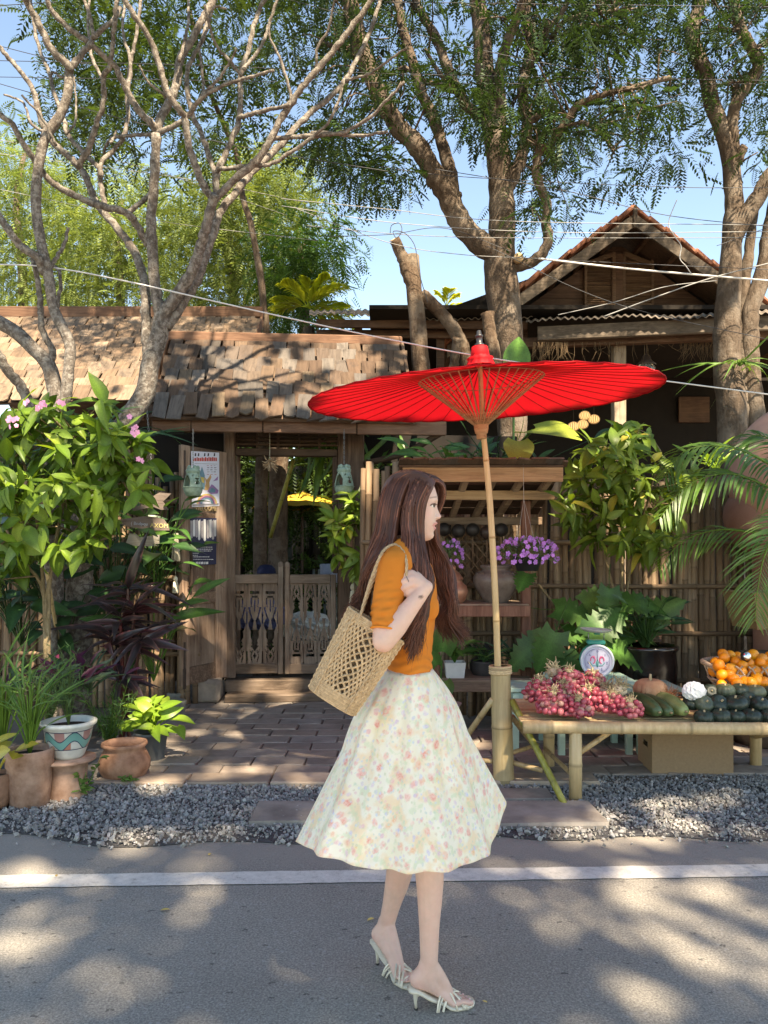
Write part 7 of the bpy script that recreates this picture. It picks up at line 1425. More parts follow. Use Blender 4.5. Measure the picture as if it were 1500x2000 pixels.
# ================================================================== garden seen through the gateway
def gtrunk(label, pts, Y, r0, r1): t = thing('garden_tree',label,'tree',P(pts[0][0],1000,Y)*[1,1,0]); g = MB(); c = spline([P(*pts[0],Y)*[1,1,0]]+[P(u,v,Y) for u,v in pts],30); g.tube(c,np.linspace(r0,r1,30)/1500*Y*(1+rng.normal(0,.04,30)),12); g.build('trunk', m_rain2, t); return t
gtrunk('rough trunk inside the gateway, the left one of two',[(508,1140),(508,1040),(510,960),(512,905),(514,800)],8.6,15,12); gtrunk('thick rough trunk inside the gateway, the right one of two',[(542,1140),(543,1040),(543,960),(545,890),(548,780)],9.0,20,18)
g = MB(); culm(g,P(528,1050,8.3),P(573,898,8.0),.022,3,10); tag(g.build('bamboo_stick', m_bamg),'green bamboo stick leaning on the trunks in the gateway','stick')
c = P(590,968,9.6); t = thing('yellow_parasol','yellow paper parasol in the garden behind the gateway','umbrella',c); my = NT('yellow_paper'); my.b.inputs['Base Color'].default_value = (.55,.36,.05,1); my = my.done(.7,.2); g = MB(); NS = 28; V = [c+[0,0,.05]]+[c+np.array([.62*math.cos(a),.62*math.sin(a),-.16+.01*math.cos(a*14)]) for a in np.linspace(0,2*math.pi,NS,endpoint=False)]; g.add(V,[(0,1+i,1+(i+1)%NS) for i in range(NS)],smooth=False); g.build('canopy', my, t); g = MB(); g.tube([c*[1,1,0],c+[0,0,.1]],.02,8); g.build('pole', m_wdark_z, t)
for i in range(NS): g = MB(); g.tube([c+[0,0,.045],V[1+i]-[0,0,.004]],.005,3,False); g.build('rib', m_wdark, t)
hd = thing('garden_foliage','mixed green shrubs filling the garden seen through the gateway','foliage',(-1.6,11,0)); hd['kind'] = 'stuff'
crown_obj('shrubs', hd, m_leaf_dark, [(430,860),(700,860),(700,1330),(430,1330)], 9.4, 12.0, 260, 9, .25, .30, (.03,.065,.02), (.09,.16,.035), gap=.12)
g = MB(); g.box((-1.2,13.4,1.3),(7.5,.12,3.4)); tag(g.build('garden_backing', plain('dark_plaster_backing',(.10,.115,.10),.9,.3,2,.3)),'dark backing wall added behind the garden shrubs','wall')  # added dark backing, keeps the bright horizon out of the gateway
clump('fern','hanging fern fronds at the top right of the gateway',0,0,0,20,.42,[leaf_mesh('leaf',leafmat('fern_leaf',(.07,.16,.03),(.14,.26,.045),.4,.4),1,.2,14,.2,d,1.0,lobes=13) for d in (.6,1.1)],stalk=.06,spread=.7,base=(P(640,890,8.3)[0],8.3,P(640,885,8.3)[2]),el=(-2.4,-.5))
m_wt = plain('white_slat',(.62,.60,.55),.7,.1,9,.1)
t = thing('white_fence','bright white slatted fence deep inside the garden','fence',P(600,1080,11)*[1,1,0])
for k in range(7): g = MB(); a = P(586+k*6,1015,11.2); g.box((a[0],11.2,a[2]-.15),(.035,.02,.55),None,.002); g.build('slat', m_wt, t)
g = MB(); a, b = P(584,1040,11.22), P(626,1040,11.22); g.beam(a,b,.02,.04); g.build('rail', m_wt, t)
t = thing('garden_chair','grey slat-backed garden chair beyond the gate','chair',P(630,1110,9.5)*[1,1,0]); m_gc = plain('grey_chair',(.16,.18,.18),.6,.1,9,.1); X0 = P(632,1100,9.5)[0]
for k in range(5): g = MB(); g.box((X0-.14+k*.07,9.7,.85),(.03,.02,.75),None,.002); g.build('back_slat', m_gc, t)
g = MB(); g.box((X0,9.5,.46),(.42,.42,.03),None,.004); g.build('seat', m_gc, t)
for x in (-.18,.18):
    for y in (9.32,9.68): g = MB(); g.box((X0+x,y,.22),(.035,.035,.45),None,.002); g.build('leg', m_gc, t)
    g = MB(); g.box((X0+x*1.1,9.5,.66),(.04,.42,.03),None,.003); g.build('arm', m_gc, t)
c = P(643,1118,8.9); g = MB(); g.lathe([(0,-.12),(.10,-.12),(.11,.09),(.10,.10),(0,.10)],18,c); tag(g.build('pale_stool', plain('pale_blue_fabric',(.30,.33,.42),.8,.1,20,.2)),'pale blue-grey drum stool just behind the right gate leaf','stool')
for (u,v,Y,w_,m_,lab) in ((505,1200,8.6,.5,plain('blue_fabric',(.11,.12,.24),.9,.3,6,.3),'folded lilac-blue cloth seen through the left carved gate leaf'),(600,1225,8.9,.5,m_wt,'white objects seen through the right carved gate leaf')): crumple(P(u,v,Y),.22,30,.25,'cloth_bundle',m_,lab,'cloth',(1.3,.8,.7))
c = P(520,1120,8.0); g = MB(); g.lathe([(.10,0),(.095,.05),(.06,.085),(0,.095)],20,c); tag(g.build('blue_cap', plain('navy_cloth',(.015,.02,.06),.8,.1,20,.1)),'dark blue domed top just above the left gate leaf','cap')
# ================================================================== lamps in the dim veranda
me_ = NT('lamp_glow'); me_.b.inputs['Base Color'].default_value = (.5,.3,.12,1); me_.b.inputs['Emission Color'].default_value = (1,.62,.28,1); me_.b.inputs['Emission Strength'].default_value = .30; me_ = me_.done(.6,.2)
for (u,v,lab) in ((1120,833,'glowing round woven lamp, lower left of the cluster'),(1138,829,'glowing round woven lamp, lowest of the cluster under the parasol'),(1160,819,'glowing round woven lamp, rightmost of the cluster'),(1142,812,'glowing round woven lamp, topmost of the cluster')):
    c = P(u,v,10.6); t = thing('woven_lamp',lab,'lamp',c); r_ = px(11,10.6); g = MB(); g.ball(c,(r_,r_,r_*.85),16,10); g.build('globe', me_, t)
    for k in range(8): 
        g = MB(); a = k*math.pi/8; g.tube([c+np.array([math.cos(a)*math.sin(x),math.sin(a)*math.sin(x),.85*math.cos(x)])*r_*1.03 for x in np.linspace(0,2*math.pi,20)],.004,4,False); g.build('rib', m_lat, t)
    g = MB(); g.tube([c+[0,0,r_*.8],[c[0],c[1],P(0,650,9.5)[2]]],.004,4,False); g.build('cord', m_iron, t)
c = P(1262,722,9.3); s = px(1,9.3); t = thing('glass_lamp','hanging glass globe lamp under the corrugated veranda roof','lamp',c); mg_ = NT('clear_glass'); mg_.b.inputs['Base Color'].default_value = (.75,.78,.72,1); mg_ = mg_.done(.05,.5,Transmission_Weight=.85)
g = MB(); g.lathe([(0,-18*s),(8*s,-16*s),(16*s,-6*s),(17.5*s,3*s),(13*s,10*s)],24,c); g.build('globe', mg_, t); g = MB(); g.lathe([(18*s,8*s),(19*s,10*s),(10*s,18*s),(8*s,26*s),(4*s,30*s),(0,31*s)],22,c); g.build('cap', m_iron, t); g = MB(); g.tube([c+[0,0,30*s],[c[0],c[1],P(0,660,9.3)[2]]],.006,5,False); g.build('rod', m_iron, t)
# ================================================================== overhead cables
m_cabw = plain('pale_cable',(.55,.54,.53),.5,.08,9,0,.4); m_cabd = plain('dark_cable',(.035,.037,.045),.5,.1,9,0,.4); m_cabg = plain('grey_cable',(.28,.28,.28),.5,.1,9,0,.4)
def cable(pts, Y, r, m, label, group=None):
    Ys = Y if hasattr(Y,'__len__') else [Y]*len(pts); g = MB(); g.tube(spline([P(u,v,y) for (u,v),y in zip(pts,Ys)],60),r,6,True); tag(g.build('overhead_cable', m), label, 'cable', group)
cable([(-40,516),(90,521),(250,550),(500,607),(750,661),(1000,706),(1290,743),(1560,778)],5.75,.0055,m_cabw,'long white cable slung from far left down past the parasol')
cable([(1052,505),(1250,527),(1560,553)],7.6,.0095,m_cabw,'thick pale cable crossing the gable from the rain tree to the right')
cable([(1180,618),(1290,577),(1400,540),(1560,500)],7.7,.006,m_cabg,'pale slack cable rising to the right below the shutters'); cable([(1090,615),(1200,590),(1300,560),(1400,548)],7.8,.004,m_cabg,'thin pale cable sagging across the gable planks')
cable([(1322,390),(1306,435),(1318,462),(1330,480),(1328,505),(1340,520),(1350,535)],7.4,.0045,m_cabw,'loose white cable end dangling in front of the gable')
cable([(762,455),(765,440),(780,436),(785,450),(775,465),(768,452),(790,455),(810,480),(818,530),(835,590)],7.5,.004,m_cabd,'coiled blue-black cable loop above the pruned stump')
GN = 'thin overhead wires strung across the sky'
for pts, Y in (([(-20,12),(110,4)],7),([(-20,85),(120,118),(300,140)],7),([(-20,118),(400,128),(800,145),(1540,158)],7.6),([(-20,150),(750,162),(1540,164)],7.9),([(-20,158),(250,235),(500,292),(760,335)],6.8),([(-20,298),(350,347),(600,396)],9),([(550,388),(750,408),(1000,432),(1540,440)],7.3),([(550,402),(780,436),(1100,454),(1540,452)],7.5),([(600,441),(900,463),(1540,464)],7.7),([(580,408),(760,474),(900,497),(1060,505)],7.7),([(640,462),(760,458),(870,446),(1000,492)],7.6),([(850,330),(1100,372),(1300,420),(1540,446)],7.2),([(550,-5),(750,50),(950,100),(1150,140)],7.4),([(750,4),(1540,14)],7.5),([(950,480),(1200,592),(1540,672)],7.6),([(720,322),(900,345),(1300,365),(1540,366)],7.8),([(950,500),(1240,515),(1540,528)],7.9),([(1400,480),(1540,430)],7.6),([(0,370),(300,430),(620,470)],9.5),([(-20,270),(260,322),(560,420)],9.2)):
    cable(pts,Y,.0032,m_cabd if pts[0][0] > 600 or pts[0][1] < 260 else m_cabg,'thin overhead wire strung across the sky and trees',GN)
# ================================================================== fallen leaves on the road
FL = leaf_mesh('fallen_leaf', plain('fallen_leaf',(.55,.40,.12),.7,.2,20,0), 1, .5, 5, .3, .1, 1.0)
for (u,v,L,k,lab) in ((332,1776,.038,(1,1,1),'yellow fallen leaf on the asphalt left of the skirt'),(731,1793,.034,(.75,1.1,.6),'greenish fallen leaf behind her rear heel'),(110,1708,.024,(1.2,.5,.3),'tiny orange leaf on the white road line'),(411,1666,.028,(1.1,.5,.3),'orange-brown leaf at the gravel edge'),(952,1958,.018,(.9,1,.3),'tiny yellow-green leaf right of the nearer sandal'),(860,1838,.02,(.9,.8,.4),'small dry leaf on the asphalt beside her calf')):
    o = place(FL,'fallen_leaf',None,G(u,v,.006),rotz(random.uniform(0,6))@rot((1,0,0),.1),L); tag(o,lab,'leaf')
# ================================================================== the woman in the foreground
YW = 2.5
def Q(u, v, dy=0.0): return P(u, v, YW+dy)
def skin_material():
    t = NT('skin'); co = t.coord((1,1,1),rnd=False); b = t.mix(1.0,t.attr(),t.ramp(t.noise(co,35,4),[(.3,.93),(.7,1.05)]),'MULTIPLY'); b = t.mix(t.ramp(t.noise(co,14,5,.65),[(.42,0),(.7,.35)]),b,(.66,.36,.29)); t.col(b); t.bump(t.noise(co,420,3),.06,.001)
    t.b.inputs['Subsurface Weight'].default_value = .12; t.b.inputs['Subsurface Radius'].default_value = (.012,.005,.003); t.b.inputs['Subsurface Scale'].default_value = .5; return t.done(.48,.35)
m_skin = skin_material(); SKIN = np.array([.64,.43,.345])
person = thing('person','woman in orange top and floral skirt walking past with a straw bag','person',(Q(840,1700)[0],YW-.05,0))
def cap(g, a, b, ra, rb, n=16):
    a = np.asarray(a,float); b = np.asarray(b,float); g.ball(a,ra,n,n//2); g.ball(b,rb,n,n//2); d = b-a; t = np.linspace(0,1,4)[:,None]; g.tube(a+d*t,np.linspace(ra,rb,4),n)
def chain(g, pts, rad, n=14, sub=5):
    p = np.asarray(pts,float); k = (len(p)-1)*sub+1; c = spline(p,k); L = np.r_[0,np.cumsum(np.linalg.norm(np.diff(p,axis=0),axis=1))]; Lc = np.r_[0,np.cumsum(np.linalg.norm(np.diff(c,axis=0),axis=1))]; r = np.interp(Lc/Lc[-1],L/L[-1],rad)
    g.tube(c,r,n); g.ball(c[0],r[0],n,n//2); g.ball(c[-1],r[-1],n,n//2)
def loft(g, rows, n=36, infl=0.0):   # rows: v, centre u, half depth px, half width m
    V = []; k = 0.0016667
    for (v,u,rx,ry) in rows:
        c = Q(u,v); a = np.linspace(0,2*math.pi,n,endpoint=False); V.append(c+np.stack([(rx*k+infl)*np.cos(a),(ry+infl)*np.sin(a),0*a],-1))
    m = len(rows); Fs = [(i*n+j,(i+1)*n+j,(i+1)*n+(j+1)%n,i*n+(j+1)%n) for i in range(m-1) for j in range(n)]+[tuple(range(n)),tuple((m-1)*n+j for j in range(n))[::-1]]; g.add(np.concatenate(V),Fs)
def remesh(g, voxel, smooth=4, fac=.5):
    me = bpy.data.meshes.new('tmp'); me.from_pydata(np.concatenate(g.v).tolist(),[],g.f); ob = bpy.data.objects.new('tmp',me); C.objects.link(ob)
    md = ob.modifiers.new('r','REMESH'); md.mode = 'VOXEL'; md.voxel_size = voxel; ms_ = ob.modifiers.new('s','SMOOTH'); ms_.factor = fac; ms_.iterations = smooth
    dg = bpy.context.evaluated_depsgraph_get(); out = bpy.data.meshes.new_from_object(ob.evaluated_get(dg)); bpy.data.objects.remove(ob)
    V = np.empty(len(out.vertices)*3,np.float32); out.vertices.foreach_get('co',V); V = V.reshape(-1,3).astype(float); N = np.empty_like(V,dtype=np.float32).ravel(); out.vertices.foreach_get('normal',N)
    Fs = [tuple(p.vertices) for p in out.polygons]; bpy.data.meshes.remove(out); return V, N.reshape(-1,3).astype(float), Fs
torso = [(1062,791,27,.062),(1072,788,32,.105),(1085,788,40,.145),(1105,793,48,.162),(1130,797,51,.163),(1160,799,52,.157),(1190,799,51,.150),(1230,800,44,.133),(1270,801,39.5,.122),(1300,800,41,.130),(1350,794,56,.162),(1400,790,60,.168)]
SH, EL_, WR = Q(772,1108,-.160), Q(749,1252,-.235), Q(833,1146,-.215)
g = MB(); loft(g, torso)
chain(g,[Q(791,1085),Q(800,1055),Q(806,1030)],[.062,.050,.050])
chain(g,[SH,(SH+EL_)/2+[-.006,0,0],EL_],[.050,.040,.034]); chain(g,[EL_,EL_+(WR-EL_)*.28+[-.001,-.002,-.003],EL_+(WR-EL_)*.65,WR],[.034,.0345,.027,.0200])
chain(g,[Q(788,1105,.160),Q(785,1190,.2),Q(795,1260,.19)],[.048,.042,.036]); chain(g,[Q(795,1260,.19),Q(808,1310,.17),Q(818,1352,.15)],[.036,.032,.024])
# right hand closed on the bag strap
kn = [Q(804,1118,-.198),Q(804,1129,-.212),Q(806,1140,-.216),Q(810,1150,-.212)]
f1 = [Q(790,1124,-.203),Q(788,1136,-.214),Q(789,1148,-.216),Q(795,1158,-.210)]; f2 = [Q(786,1131,-.182),Q(784.5,1143,-.190),Q(786,1154,-.192),Q(792,1163,-.190)]; f3 = [Q(793,1136,-.163),Q(793,1147,-.168),Q(795,1158,-.170),Q(800,1166,-.170)]
for i in range(4):
    r0 = (.0100,.0102,.0098,.0088)[i]; chain(g,[WR,(WR+kn[i])/2+np.array([0,-.002,.004]),kn[i]],[.018,.0125,r0],10,4); chain(g,[kn[i],f1[i],f2[i],f3[i]],[r0*.95,r0*.85,r0*.76,r0*.66],10,4)
chain(g,[Q(829,1140,-.19),Q(818,1126,-.172),Q(808,1118,-.165),Q(799,1119,-.162)],[.014,.0115,.0095,.0075],10,4)
for q in (Q(815,1168,.15),Q(818,1385,.148)): pass
hw = Q(818,1352,.15)
for i in range(4): chain(g,[hw,hw+[.006*i-.005,0,-.06],hw+[.008*i-.006,.004*i,-.125+.012*abs(i-1.5)]],[.018,.010,.0065],8,3)
# legs and feet
LEGS = {}
def leg(hip, knee, calf, ank, heel, ball, toe, side, rk=.047):
    chain(g,[hip,(hip*.5+knee*.5)+[.008,0,0],knee],[.080,.064,.050]); chain(g,[knee,calf,calf*.45+ank*.55,ank],[.049,.0455,.0325,.0270])
    fwd = nrm((ball-heel)*[1,1,0]); lat = np.array([-fwd[1],fwd[0],0])
    chain(g,[ank,heel+[0,0,.022]],[.0275,.0255],12,4); chain(g,[heel+[0,0,.020],(heel+ball)/2+[0,0,.026],ball+[0,0,.014]],[.0245,.0235,.0165],12,4)
    chain(g,[ank+fwd*.008,(ank*.45+ball*.55)+[0,0,.02],ball+[0,0,.018]],[.025,.021,.0155],12,4)
    chain(g,[ank+[0,0,-.012],(heel*.55+ball*.45)+[0,0,.030],ball*.8+heel*.2+[0,0,.02]],[.0265,.027,.018],12,4); chain(g,[ank+[0,0,.01]-fwd*.006,heel*.85+ball*.15+[0,0,.03]],[.026,.027],12,4)
    for s_ in (-1,1): chain(g,[(heel+ball)/2+[0,0,.022],ball+lat*s_*.020+[0,0,.010]],[.020,.0125],10,3)
    for k in range(5):
        o_ = (k-2)*.0135*side; tl = (.058,.054,.048,.041,.033)[k]; r_ = (.0098,.0072,.0070,.0066,.0060)[k]; b_ = ball+lat*o_+[0,0,.009]; chain(g,[b_,b_+fwd*tl*.55+[0,0,.004],b_+fwd*tl+[0,0,-.003]],[r_*1.1,r_,r_*.92],8,3)
        LEGS.setdefault('nails',[]).append(b_+fwd*(tl+.002)+[0,0,.004])
    return fwd, lat
RH, RB = np.array([.104,2.405,.073]), np.array([.212,2.425,.012]); LH, LB_ = np.array([-.020,2.665,.086]), np.array([.058,2.570,.012])
fR, lR = leg(Q(795,1370,-.085), P(831,1600,2.41), P(839,1712,2.405), P(838,1888,2.405), RH, RB, None, 1)
fL, lL = leg(Q(795,1370,.085), P(800,1600,2.60), P(779,1708,2.625), P(755,1806,2.660), LH, LB_, None, -1)
V, N, Fs = remesh(g,.0042,3,.5)
# skin tone: pinker on knuckles, elbow, heel and toes
col = np.tile(SKIN,(len(V),1))
def tint(c, r, to, k):
    w_ = np.exp(-((V-np.asarray(c))**2).sum(1)/(r*r))*k; col[:] = col*(1-w_[:,None])+np.asarray(to)*w_[:,None]
for c in (EL_+[0,0,-.03],RH,LH,RB+fR*.06,LB_+fL*.06): tint(c,.03,(.66,.32,.27),.6)
for c in kn+f2: tint(c,.012,(.66,.38,.31),.45)
tt_ = Q(822,1166,-.245); w_ = np.clip(1.6-(((V-tt_)/[.0075,.03,.0050])**2).sum(1),0,1)[:,None]; col = col*(1-.8*w_)
body = MB(); body.add(V,Fs,col)
# ------------------------------------------------------------------ head, lofted row by row from the profile
vs = np.array([926,928,932,938,945,952,960,970,978,984,990,996,1002,1008,1014,1020,1027,1034,1040,1046,1051,1055,1058.])
fr = np.array([806,818,828,838,845,849,851.5,854.3,855.2,853.6,851.2,850.4,850.2,850.2,850.6,850.6,849.3,847.6,846.6,846.4,844.5,839,828])
bk = np.array([798,785,772,763,757,753.5,751.5,750,750,750.5,751.5,753,755,758,761,766,771,775,778,780,782,786,800.])
wd = np.array([.004,.020,.037,.050,.058,.064,.0685,.072,.0735,.0735,.073,.072,.0705,.0685,.066,.0625,.058,.053,.047,.040,.032,.023,.008])
vv = np.linspace(926,1058,176); na = 200
aa = np.linspace(0,1,na,endpoint=False); ang = -math.pi+2*math.pi*aa; ang = ang+.55*np.sin(ang)*-1*-1*0-0.62*np.sin(ang)    # denser towards the face
HV = np.zeros((len(vv),na,3)); HC = np.zeros((len(vv),na,3)); UU = np.zeros((len(vv),na))
def gs(x, s): return np.exp(-(x/s)**2)
for i,v in enumerate(vv):
    f, b, w_ = (np.interp(v,vs,x) for x in (fr,bk,wd)); xc = f-(f-b)*.47; e = 2/2.12
    ca, sa = np.cos(ang), np.sin(ang); rx = np.where(ca > 0,f-xc,xc-b); u = xc+rx*np.sign(ca)*np.abs(ca)**e; y = w_*np.sign(sa)*np.abs(sa)**e
    fm = np.clip(ca,0,1)
    nose = np.interp(v,[980,985,990,996,1002,1006,1009,1012,1014.5,1017],[0,.8,2.6,5.0,7.8,10.2,11.4,9.6,4.2,0]); sg_ = np.interp(v,[984,996,1004,1009,1013],[.0062,.0072,.0088,.0098,.0098])
    u = u+fm*nose*gs(y,sg_)+fm*3.6*gs(np.abs(y)-.0125,.0048)*gs(v-1010.5,3.4)
    u = u+fm*gs(y,.0185)*(4.3*gs(v-1022.3,3.0)+3.6*gs(v-1032,3.4)-1.5*gs(v-1027.2,1.3))
    u = u-fm*3.2*gs(np.abs(y)-.031,.012)*gs(v-988,6)+fm*2.4*gs(np.abs(y)-.033,.0085)*gs(v-988.5,3.6)-fm*.9*gs(np.abs(y)-.033,.010)*gs(v-982.5,1.2)
    u = u+fm*1.2*gs(y,.016)*gs(v-1047,5); y = y*(1+.045*fm*gs(v-1003,12))
    p = np.stack([(u-U0)/FPX*YW, YW+y, np.full(na,EYE+(V0-v)/FPX*YW)],-1); HV[i] = p; UU[i] = u
    c_ = np.tile(SKIN*[1.03,1.03,1.03],(na,1)); ay = np.abs(y)
    def paint(mask, to): 
        m_ = np.clip(mask,0,1)[:,None]; c_[:] = c_*(1-m_)+np.asarray(to)*m_
    face = (ca > -.1)
    paint(.42*gs(v-1004,11)*gs(u-833,11)*face,(.72,.36,.31)); paint(.3*gs(v-1009,5)*gs(u-860,4),(.74,.36,.31))
    br = 974.5-(u-838)*.20+np.maximum(0,842-u)*.10; paint(.72*np.clip(1.25-np.abs(v-br)/1.7,0,1)*((u > 836.5)&(u < 852.5)&(ay > .008)),(.20,.115,.085))
    ul = 985.6+((u-845.5)/6.8)**2*3.2; ll_ = 992.0-((u-845.5)/7.5)**2*2.6; eye = (v > ul)&(v < ll_)&(u > 839)&(u < 850.5)&(ay > .012)
    paint(eye*.85,(.70,.66,.63)); paint(eye*1.0*(np.hypot((u-846.8)/2.5,(v-988.6)/3.4) < 1),(.03,.016,.012))
    paint(1.0*np.clip(1.3-np.abs(v-ul)/1.0,0,1)*((u > 837.8)&(u < 851)&(ay > .012)),(.025,.013,.012)); paint(.45*np.clip(1.2-np.abs(v-ll_)/.8,0,1)*((u > 839)&(u < 850)&(ay > .012)),(.28,.15,.12)); paint(.35*gs(v-983.2,2.2)*gs(u-844.5,5)*(ay > .012),(.52,.28,.23)); paint(.35*np.clip(1.2-np.abs(v-(ul-2.6))/.6,0,1)*((u > 840)&(u < 850)&(ay > .012)),(.40,.22,.18))
    lip = (u > 843+np.abs(v-1027)*.55)&(v > 1019.8+(853-u)*.30)&(v < 1036.2-(851-u)*.35); paint(lip*.80*(fm > .25),(.58,.20,.20)); paint(.5*np.clip(1.2-np.abs(v-1027.3-(850-u)*.05)/.7,0,1)*(u > 842.5)*(fm > .25),(.40,.12,.11))
    paint(.25*gs(v-1013.3,1.0)*gs(u-853.5,2.0)*(ay < .012),(.35,.15,.12)); paint(.3*gs(v-1014,1.6)*gs(u-851,4),(.5,.25,.2))  # nostril and under-nose shading painted into the skin colour
    HC[i] = c_
nr = len(vv); Fs = [(i*na+j,(i+1)*na+j,(i+1)*na+(j+1)%na,i*na+(j+1)%na) for i in range(nr-1) for j in range(na)]+[tuple(range(na)),tuple((nr-1)*na+j for j in range(na))[::-1]]
body.add(HV.reshape(-1,3),Fs,HC.reshape(-1,3))
body.build('body', m_skin, person)
m_nail = plain('nail',(.74,.48,.43),.25,.03,5,0,.5)
# lashes
m_hair = NT('brown_hair'); b_ = m_hair.mix(1.0,m_hair.ramp(m_hair.noise(m_hair.coord((1,1,1),rnd=False),18,3),[(.3,(.072,.029,.018)),(.7,(.125,.050,.030))]),m_hair.attr(),'MULTIPLY'); m_hair.col(b_); m_hair = m_hair.done(.46,.4)
g = MB()
for sgn in (-1,1):
    for u in np.linspace(838.5,850.5,26):
        ul = 985.6+((u-845.5)/6.8)**2*3.2; i = int(np.argmin(np.abs(vv-ul))); js = np.where((np.sign(HV[i,:,1]-YW) == sgn)&(np.cos(ang) > 0)&(np.abs(HV[i,:,1]-YW) > .010))[0]; j = js[np.argmin(np.abs(UU[i,js]-u))]; p = HV[i,j]
        d = nrm(np.array([.9,sgn*.55,.10+.02*(u-845)])); g.tube([p,p+d*.0035+[0,0,-.0004],p+d*.0060+[0,0,.0018]],[.0005,.00045,.00015],3,False,col=(.4,.4,.4))
g.build('lashes', m_hair, person)
# ------------------------------------------------------------------ hair
def row_offset(infl): return HV+0
cent = HV.mean(axis=1,keepdims=True); outn = nrm(HV-cent+[0,0,.0]); hv2 = HV.copy(); vg = np.repeat(vv[:,None],na,1)
hl = np.interp(vv,[926,942,952,965,985,1010,1030,1058],[860,846,840,834,826,821,819,818])
thick = np.interp(vv,[926,940,1000,1058],[.012,.012,.012,.016]); hv2 = HV+outn*thick[:,None,None]+np.array([0,0,1])*np.clip((945-vg)/19,0,1)[...,None]*.010
keep = UU < hl[:,None]-1.5; g = MB(); Fs = [(i*na+j,(i+1)*na+j,(i+1)*na+(j+1)%na,i*na+(j+1)%na) for i in range(nr-1) for j in range(na) if keep[i,j] and keep[i+1,j] and keep[i,(j+1)%na]]
Fs.append(tuple(range(na))); g.add(hv2.reshape(-1,3),Fs,(.85,.85,.85)); hair = g.build('hair', m_hair, person)
def strands(guides, n, pts=26, r=.0011, lock=16, jit=.004, wave=.006, wl=1.0, seed=0, colr=(.6,1.7), wstart=.35, bright=None, tipj=.03):
    G_ = np.array([[Q(*c) for c in gd] for gd in guides]); k = len(guides)-1; P_, C_ = [], []
    lc = rng.random(max(1,n//lock))*k; lp = 1.3*lc+rng.normal(0,.45,len(lc))+seed; lamp = rng.uniform(.5,1.4,len(lc))
    for s in range(n):
        li = s % len(lc); x = np.clip(lc[li]+rng.normal(0,.045)*max(1,k),0,k); i = int(min(k-1,math.floor(x))); f = x-i
        c = G_[i]*(1-f)+G_[i+1]*f; c = c.copy(); off_ = rng.normal(0,jit,3); c += off_*np.linspace(.35,1.0,len(c))[:,None]; c[-1] += rng.normal(0,tipj,3)*[.5,.3,1]
        p = spline(c,pts); t = np.linspace(0,1,pts); env = np.clip((t-wstart)/(1-wstart),0,1)**.8
        w_ = wave*lamp[li]*env*np.sin(t*wl*13+lp[li]); w2 = wave*.8*lamp[li]*env*np.sin(t*wl*11+lp[li]*1.7+1)
        p[:,0] += w_; p[:,1] += w2; P_.append(p); b = rng.uniform(*colr); cl = np.ones((pts,3))*b*np.interp(t,[0,.25,1],[1.45,1.2,.85])[:,None]*np.array([1.12,1,.95]); C_.append(cl)  # lighter towards the roots: reddish highlights painted into the strand colour
    P_ = np.array(P_); C_ = np.array(C_); N_ = len(P_); T = nrm(np.gradient(P_,axis=1)); a = nrm(np.cross(T,np.array([.2,1,.1]))); b = np.cross(T,a); rad = r*rng.uniform(.7,1.3,(N_,1))*np.interp(np.linspace(0,1,pts),[0,.1,.75,1],[.7,1,.9,.15])[None]
    V = np.stack([P_+rad[...,None]*(math.cos(x)*a+math.sin(x)*b) for x in (0,2.094,4.189)],2)   # N,pts,3,3
    idx = np.arange(N_*pts*3).reshape(N_,pts,3); q = [np.stack([idx[:,:-1,j],idx[:,:-1,(j+1)%3],idx[:,1:,(j+1)%3],idx[:,1:,j]],-1).reshape(-1,4) for j in range(3)]
    return V.reshape(-1,3), np.concatenate(q), np.repeat(C_.reshape(-1,3),3,axis=0)
GF = [ # near side, falling in front of the shoulder: from the face edge back
 [(847,939,-.012),(841,950,-.052),(829,976,-.078),(823,1010,-.082),(823,1050,-.080),(829,1090,-.118),(840,1135,-.140),(834,1185,-.158),(822,1230,-.168),(803,1266,-.168)],
 [(842,934,-.012),(832,948,-.060),(817,978,-.086),(812,1012,-.088),(815,1052,-.092),(820,1092,-.130),(828,1135,-.150),(828,1185,-.166),(812,1232,-.172),(797,1270,-.172)],
 [(832,927,-.010),(820,944,-.066),(806,978,-.090),(801,1014,-.094),(804,1052,-.105),(808,1092,-.145),(812,1130,-.165),(820,1180,-.172),(808,1225,-.178),(800,1258,-.175)],
 [(820,922,-.010),(806,942,-.070),(794,978,-.092),(788,1014,-.098),(790,1052,-.115),(797,1090,-.158),(803,1128,-.172),(812,1172,-.176),(812,1210,-.178),(806,1240,-.175)]]
